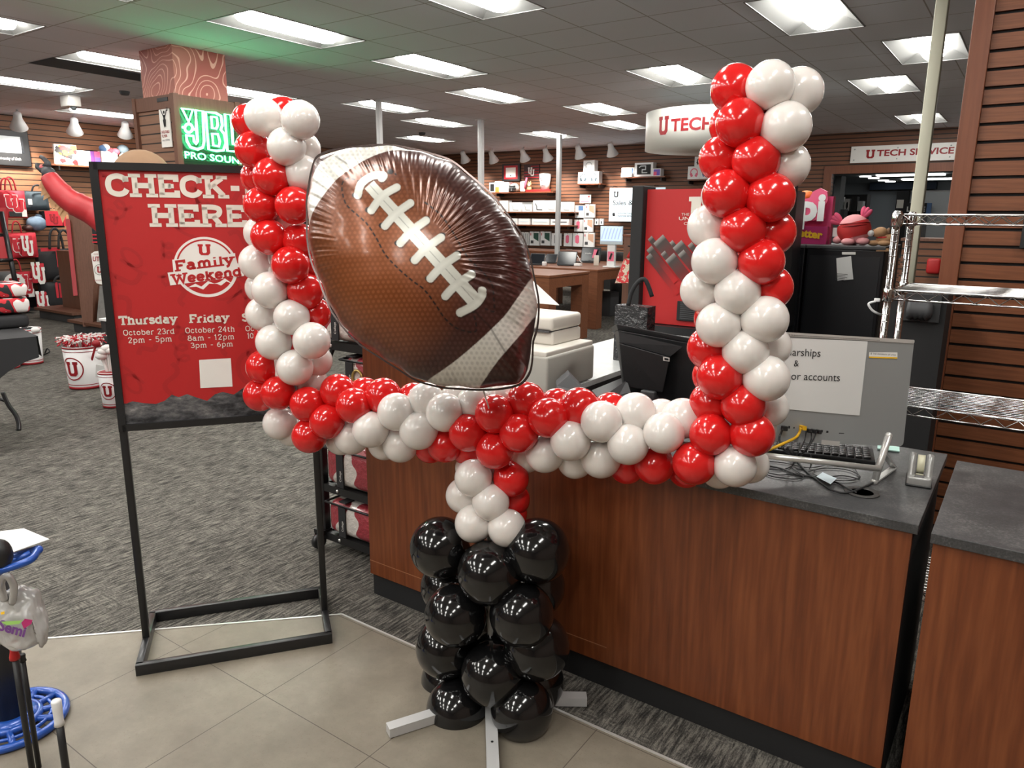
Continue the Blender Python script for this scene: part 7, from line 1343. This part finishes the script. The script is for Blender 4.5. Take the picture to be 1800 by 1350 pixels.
rib([(1139, 421, 60*u_, 10*u_, 0), (1149, 428, 90*u_, 24*u_, 1), (1176, 428, 70*u_, 9*u_, 0), (1183, 436, 90*u_, 21*u_, 2), (1209, 432, 70*u_, 10*u_, 0), (1137, 440, 80*u_, 13*u_, 3), (1136, 452, 90*u_, 11*u_, 4), (1162, 447, 60*u_, 10*u_, 3), (1170, 458, 90*u_, 21*u_, 4), (1192, 448, 80*u_, 14*u_, 3)])
a, b_ = cp(1190, 567), cp(1262, 534); m_ = MB(); m_.box((a[0]-hw, -.012, b_[1]-.11), (b_[0]-hw, -.001, b_[1])); m_.build('vent_frame', 'black_plastic', co); m_ = MB(); [m_.box((a[0]-hw+.02, -.016, b_[1]-.10+.011*k), (b_[0]-hw-.02, -.012, b_[1]-.094+.011*k)) for k in range(9)]; m_.build('vent_slats', 'charcoal', co)
MB().box((-hw*.9, -.06, bt_-.05), (hw*.9, .04, bt_-.005)).build('lower_ledge', 'black_plastic', co); MB().box((-.1, .2, tp-.004), (.05, .3, tp+.03)).build('top_label', 'white_gloss', co)

# ------------------------------------------------------------------ black drink coolers with pink sign and plush toys
YK = 4.75; zk = PY(1480, 432, YK).z; xl_, xm_, xr_ = PY(1255, 432, YK).x, PY(1414, 470, YK).x, PY(1556, 440, YK).x
for x0, x1, lab in ((xl_, xm_-.006, 'left black drinks cooler half hidden by the balloon upright'), (xm_+.006, xr_, 'right black drinks cooler with a paper notice and plush toys on top')):
    t = thing('drinks_cooler', lab, 'cooler', V((x0+x1)/2, YK, 0)); h_ = (x1-x0)/2; MB().box((-h_, 0, .001), (h_, .55, zk-.02)).build('body', flat('navy_black', (.007, .0075, .010), .33), t, bevel=.006); MB().box((-h_-.004, -.008, zk-.02), (h_+.004, .56, zk)).build('top', 'charcoal', t, bevel=.004)
    MB().box((-h_+.02, -.004, .06), (h_-.02, 0, zk-.06)).build('back_plate', flat('satin_black', (.009, .010, .013), .4), t)
    if x1 == xr_: MB().box((h_-.0, .02, .05), (h_+.003, .53, zk-.03)).build('side_plate', 'satin_black', t); ck = t
def kprint(name, rect, mat, e=-.006):
    q = [PY(x, y, YK+e)-ck.location for x, y in rect]; m_ = MB(); m_._add(q, [(3, 2, 1, 0)] if False else [(0, 1, 2, 3)]); return m_.build(name, mat, ck)
kprint('asset_label', ((1480, 447.5), (1504, 447.5), (1504, 443), (1480, 443)), 'white_print'); kprint('tape_label', ((1540, 442), (1562, 442), (1562, 436.5), (1540, 436.5)), 'tan_cloth')
q0 = PY(1486, 472, YK-.012); nt2 = MB(); q = [PY(x, y, YK-.012)-q0 for x, y in ((1472, 493.5), (1500, 491), (1496, 450), (1470, 454))]; nt2._add(q, [(0, 1, 2, 3)]); o = nt2.build('paper_notice', 'white_paper'); o.location = q0; tag(o, 'white paper notice taped to the right black cooler', 'paper notice')
f_ = (V(0, -.002, 0), V(1, 0, -.06).normalized(), V(.06, 0, 1).normalized()); s_ = 4.9/FPX; m_ = MB()
for k in range(5): m_.ribbon([(-12*s_, (-9-2.3*k)*s_), ((2 if k % 2 else 5)*s_, (-9-2.3*k)*s_)], .7*s_, f_)
sans(m_, 'SCAN ME', f_, -8*s_, 17*s_, 3*s_, width=17*s_) if False else None
m_.build('text_lines', 'charcoal', o)
# pink sign
ks = 5.0/FPX; YP = YK+.16
sg2 = thing('pink_drink_sign', 'pink cut-out drink sign with white letters on top of the left black cooler', 'sign', V(PY(1400, 428, YP).x, YP, zk+.001)); lo = sg2.location
wx = lambda x, y, yy=YP: (PY(x, y, yy)-lo)
x0, x1 = wx(1330, 420).x, wx(1454, 420).x; MB().box((x0, -.02, 0), (x1, .12, wx(1440, 398).z)).build('base', 'magenta', sg2); MB().box((x0+.05, .03, .0), (wx(1458, 400).x, .09, wx(1440, 345).z)).build('backboard', flat('pink_dark', (.55, .04, .15), .5), sg2)
f_ = (V(0, -.03, 0), V(1, 0, 0), V(0, 0, 1)); fq = lambda x, y: (wx(x, y).x, wx(x, y).z)
m_ = MB(); a = fq(1328, 393); wl = fq(1444, 393)[0]-a[0]; hx = fq(1400, 352)[1]-fq(1400, 386)[1]
pm_ = MB(); pi_ = [(1382, 362), (1405, 352), (1425, 348), (1431, 337), (1444, 331), (1456, 337), (1457, 352), (1452, 362), (1450, 384), (1430, 388), (1424, 384), (1412, 398), (1392, 396), (1388, 390), (1366, 398), (1340, 399), (1310, 388), (1305, 358), (1330, 352), (1360, 358)]
pm_.prism([fq(*p) for p in pi_], (V(0, 0, 0), V(1, 0, 0), V(0, 0, 1)), .03, 0.0); pm_.build('letter_backing', 'pink', sg2)
fl = (V(0, 0, 0), V(1, 0, 0), V(0, 0, 1))
a = fq(1312, 385); sans(m_, 'poppi', fl, a[0], a[1], 40*ks, bold=.045, width=fq(1451, 380)[0]-a[0], z0=.034); m_.build('letters', 'white_gloss', sg2)
m_ = MB(); a = fq(1383, 414); f3 = (V(0, -.021, 0), V(1, 0, -.10).normalized(), V(0, 0, 1)); sans(m_, 't better', f3, a[0], a[1], 12*ks, bold=.045, width=(fq(1444, 419)[0]-a[0])*1.05); m_.build('slogan_lettering', 'yellow_print', sg2)
m_ = MB(); m_.ball(V(fq(1414, 343)[0], .05, fq(1414, 343)[1]), (.05, .03, .03), 12, 8); m_.build('orange_fruit', 'orange_print', sg2)
# plush with the red shirt, seen from behind
p = PY(1499, 425, YK+.2); pz_ = thing('plush_toy', 'pink plush toy in a red shirt seen from behind on the right black cooler', 'plush toy', V(p.x, p.y, zk+.001), 0); mm = Matrix.Rotation(.22, 4, 'Y')
MB().ball(V(0, 0, .115), (.118, .10, .118), 28, 18).build('body', 'pink_plush', pz_)
m_ = MB(); t_ = bmesh.new(); bmesh.ops.create_uvsphere(t_, u_segments=28, v_segments=20, radius=1); bmesh.ops.delete(t_, geom=[v for v in t_.verts if v.co.z > .52 or v.co.z < -.55], context='VERTS')
for v in t_.verts: v.co = V(v.co.x*.1235, v.co.y*.1055, v.co.z*.122+.115)
m_.take(t_, Matrix.Translation((0, 0, .115)) @ Matrix.Rotation(-.28, 4, 'Y') @ Matrix.Translation((0, 0, -.115))); m_.build('shirt', flat('shirt_red', (.55, .03, .03), .7), pz_)
m_ = MB(); [m_.tube([V(.108*math.cos(a), .1065*math.sin(a), .145+.02*k+.012*math.cos(a)) for a in [PI*(1.0+j/16) for j in range(17)]], .004, 6) for k in (0, 1)]; m_.build('shirt_fold', 'red_deep', pz_)
def frill(c_, rot, s_):
    m_ = MB()
    for k in (-1, 0, 1): a = rot+k*.42; m_.ball(V(c_[0]+math.cos(a)*.045*s_, 0, c_[1]+math.sin(a)*.045*s_), (.052*s_, .022, .026*s_), 12, 8, Matrix.Rotation(-a, 4, 'Y'))
    return m_.build('ear_frill', 'pink_deep', pz_)
pz_.scale = (.78, .78, .78); frill((.055, .212), 1.15, .85); frill((-.10, .17), 2.6, .95)
m_ = MB(); m_.ball(V(-.02, -.08, .025), (.05, .05, .028), 14, 10); m_.ball(V(.08, -.05, .03), (.05, .05, .03), 14, 10); m_.ball(V(-.11, -.02, .035), (.035, .04, .03), 12, 8); m_.build('feet', 'pink_plush', pz_); m_ = MB(); m_.box((-.15, -.02, .06), (-.10, -.018, .13)); m_.build('hang_tag', 'white_paper', pz_)
p = PY(1549, 428, YK+.2); t = thing('plush_toy', 'tan plush dog with a red collar lying behind the chrome shelf post', 'plush toy', V(p.x, p.y, zk+.001)); t.scale = (.75, .75, .75); m_ = MB(); m_.ball(V(.03, 0, .05), (.075, .06, .05), 16, 12); m_.ball(V(-.05, -.03, .02), (.05, .03, .022), 12, 8); m_.ball(V(.03, -.06, .02), (.05, .03, .022), 12, 8); m_.build('body', 'tan_cloth', t); m_ = MB(); m_.ball(V(-.01, -.02, .10), (.055, .05, .045), 16, 12); m_.build('head', 'tan_cloth', t); m_ = MB(); m_.ball(V(.045, -.01, .11), (.018, .025, .03), 10, 8); m_.build('ear', 'brown_cloth', t); m_ = MB(); m_.ball(V(-.06, .0, .10), (.018, .02, .03), 10, 8); m_.build('ear', 'brown_cloth', t); m_ = MB(); m_.tube([V(.05*math.cos(a*PI/8)+.015, .045*math.sin(a*PI/8)-.01, .065) for a in range(16)], .008, 6, closed=True); m_.build('collar', 'red_print', t); MB().lathe([(.024, 0), (.024, .002)], 20, Matrix.Translation((-.075, -.05, .095)) @ Matrix.Rotation(PI/2, 4, 'X')).build('round_tag', 'white_paper', t)
# dark machine and white cable below the middle wire shelf
p = PY(1610, 560, 3.6); t = thing('compressor_unit', 'dark machine with fan parts behind the wire shelving', 'machine', V(p.x, 3.72, 0)); a_ = PY(1610, 516, 3.7).z; MB().box((-.14, 0, .001), (.10, .25, a_)).build('housing', 'black_matte', t); m_ = MB(); c_ = PY(1616, 545, 3.7)-t.location; mm = Matrix.Translation(V(c_.x, -.03, c_.z)) @ Matrix.Rotation(PI/2, 4, 'Y'); m_.lathe([(.005, -.05), (.04, -.045), (.045, -.03), (.036, -.02), (.045, -.01), (.036, 0), (.045, .01), (.036, .02), (.045, .03), (.03, .05), (.005, .055)], 18, mm); m_.build('fan_drum', 'charcoal', t); m_ = MB(); m_.box((c_.x-.07, -.02, c_.z-.05), (c_.x+.08, 0, c_.z+.07)); m_.build('motor_plate', 'dark_grey_plastic', t)
m_ = MB(); [m_.rbox((-.13+.028*k, -.006, a_-.03), (-.115+.028*k, 0, a_-.012), .002) for k in range(6)]; m_.build('buttons', 'charcoal', t)
b0 = PD(1536, 530, 3.45); o = MB().tube([q-b0 for q in smooth_pts([PD(1539, 530, 3.45), PD(1527, 534, 3.45), PD(1533, 545, 3.45), PD(1545, 552, 3.45), PD(1566, 560, 3.5), PD(1582, 572, 3.55), PD(1605, 580, 3.6), PD(1632, 583, 3.64)], 6)], .0055, 8).build('white_cable', 'white_gloss'); o.location = b0; tag(o, 'white cable hanging across behind the chrome shelf posts', 'cable'); m_ = MB(); m_.rbox(PD(1538, 528, 3.45)-b0+V(-.004, -.004, -.006), PD(1538, 528, 3.45)-b0+V(.022, .01, .010), .003); m_.build('plug', 'white_gloss', o)
# low counter behind the pole
p = PY(1622, 425, 9.5); t = thing('service_desk', 'low brown slatted desk front behind the cream pole', 'desk', V(p.x, 9.5, 0)); a_ = PY(1622, 419, 9.5).z; MB().box((-.20, 0, .001), (.6, .6, a_-.03)).build('slat_front', 'slatwall_back', t); MB().box((-.22, -.02, a_-.03), (.62, .62, a_)).build('top', 'gondola_wood', t)
p = PY(1640, 470, 8.9); t = thing('red_pouch', 'red pouch hanging beside the slatted panel edge', 'pouch', V(p.x-.06, 9.49, PY(1640, 482, 9.4).z)); MB().rbox((-.06, -.06, 0), (.08, -.001, .17), .03, 3).build('body', 'red_print', t)
p = PY(1601, 455, 10.2); t = thing('merchandise_strip', 'narrow hanging display of small packets behind the cream pole', 'display', V(p.x, 10.2, .0)); MB().box((-.1, 0, .001), (.12, .03, PY(1601, 378, 10.2).z)).build('panel', 'black_matte', t); rr = random.Random(9)
for k in range(22): z = .25+k*.062; MB().box((-.09+.02*rr.random(), -.02, z), (.02+.08*rr.random(), -.001, z+.05)).build('packet', rr.choice(['white_gloss', 'steel_blue', 'black_plastic', 'yellow_print', 'silver', 'green_print']), t)

# ------------------------------------------------------------------ office seen through the opening
OY = 20.35
def ofx(name, lab, cat, rect, y, dep, mat): return facebox(name, lab, cat, rect, 'Y', y, dep, mat)
ofx('dark_cabinet', 'black cabinet at the back of the office opening', 'cabinet', (1571, 335, 1592, 440), OY-.3, .3, 'black_matte'); c, f_, w_, h_ = ofx('cabinet_note', 'pale yellow note stuck to the black office cabinet', 'note', (1576, 351, 1588, 366), OY-.31, .008, 'cream_print')
c, f_, w_, h_ = ofx('letter_sign', 'black sign with white letters behind the cream pole in the office', 'sign', (1591, 357, 1637, 376), OY-.32, .03, 'black_matte'); prt(c, 'blue_edge', 'steel_blue', f_, R4(w_*.82, 0, w_, h_)); m_ = MB(); sans(m_, 'L', f_, w_*.07, h_*.22, h_*.45, bold=.03); sans(m_, 'E', f_, w_*.64, h_*.22, h_*.45, bold=.03); m_.build('lettering', 'white_print', c)
ofx('grey_partition', 'light grey partition panel with a white top edge in the office', 'partition', (1592, 336, 1700, 420), OY-.02, .03, 'silver'); c = ofx('partition_rail', 'white rail on top of the light grey office partition', 'rail', (1592, 334.5, 1700, 336.5), OY-.05, .04, 'white_gloss')
ofx('blue_soffit', 'dark blue panel band under the office ceiling', 'panel', (1529, 320, 1646, 333), OY-.25, .2, flat('navy_panel', (.03, .05, .085), .7)); ofx('notice_sheet', 'white sheet on the office wall right of the cream pole', 'paper', (1645, 388, 1656, 397.5), OY-.035, .01, 'white_paper')
t, zo = ledge('dark shelf with boxes at the left of the office opening', (1474, 371, 1510, 371), 'Y', 16.6, .4, 'black_matte'); 
for x0, x1, y0, lab, mt_ in ((1474, 1480, 346, 'thin white box at the left of the office shelf', 'white_gloss'), (1484, 1493, 349, 'white box with a dark oval picture on the office shelf', 'white_gloss'), (1496, 1506, 345, 'black box right of the oval picture box on the office shelf', 'black_plastic'), (1507, 1516, 353, 'pale striped box at the right end of the office shelf', 'silver')):
    c, f_, w_, h_ = facebox('office_box', lab, 'box', (x0, y0, x1, 370.5), 'Y', 16.62, .25, mt_, down=zo+.001)
    if 'oval' in lab: prt(c, 'oval_print', 'dark_print', f_, ring2(w_*.55, h_*.45, w_*.22, 16, h_*.3))
ofx('shelf_back', 'black shelving unit at the left side of the office', 'shelving unit', (1472, 342, 1518, 470), 16.95, .4, 'black_matte')
ofx('dark_bag', 'dark rounded bag behind the pink sign in the office', 'bag', (1460, 368, 1484, 384), 15.6, .3, 'black_cloth'); ofx('pillar_block', 'grey brick pillar at the left side of the office opening', 'pillar', (1464, 309, 1475, 400), 15.4, .4, 'grey_dark')
for k, (x, y) in enumerate(((1521, 311), (1536, 314), (1553, 318), (1565, 320))):
    p = PZ(x, y, 2.44); t = thing('office_downlight', 'round white downlight in the office ceiling', 'ceiling light', V(p.x, p.y, 2.46), 0, 'office downlights'); MB().lathe([(.11, -.02), (.11, -.001)], 20).build('lens', 'downlight_glow', t)
for x, y, lab in ((1600, 309, 'nearer long office ceiling light'), (1640, 316, 'farther long office ceiling light')): p = PZ(x, y, 2.43); t = thing('office_lamp', lab+' seen through the opening', 'ceiling light', V(p.x, min(p.y, 19.9), 2.46)); MB().rbox((-.6, -.15, -.03), (.6, .15, -.001), .01).build('lens', 'downlight_glow', t)
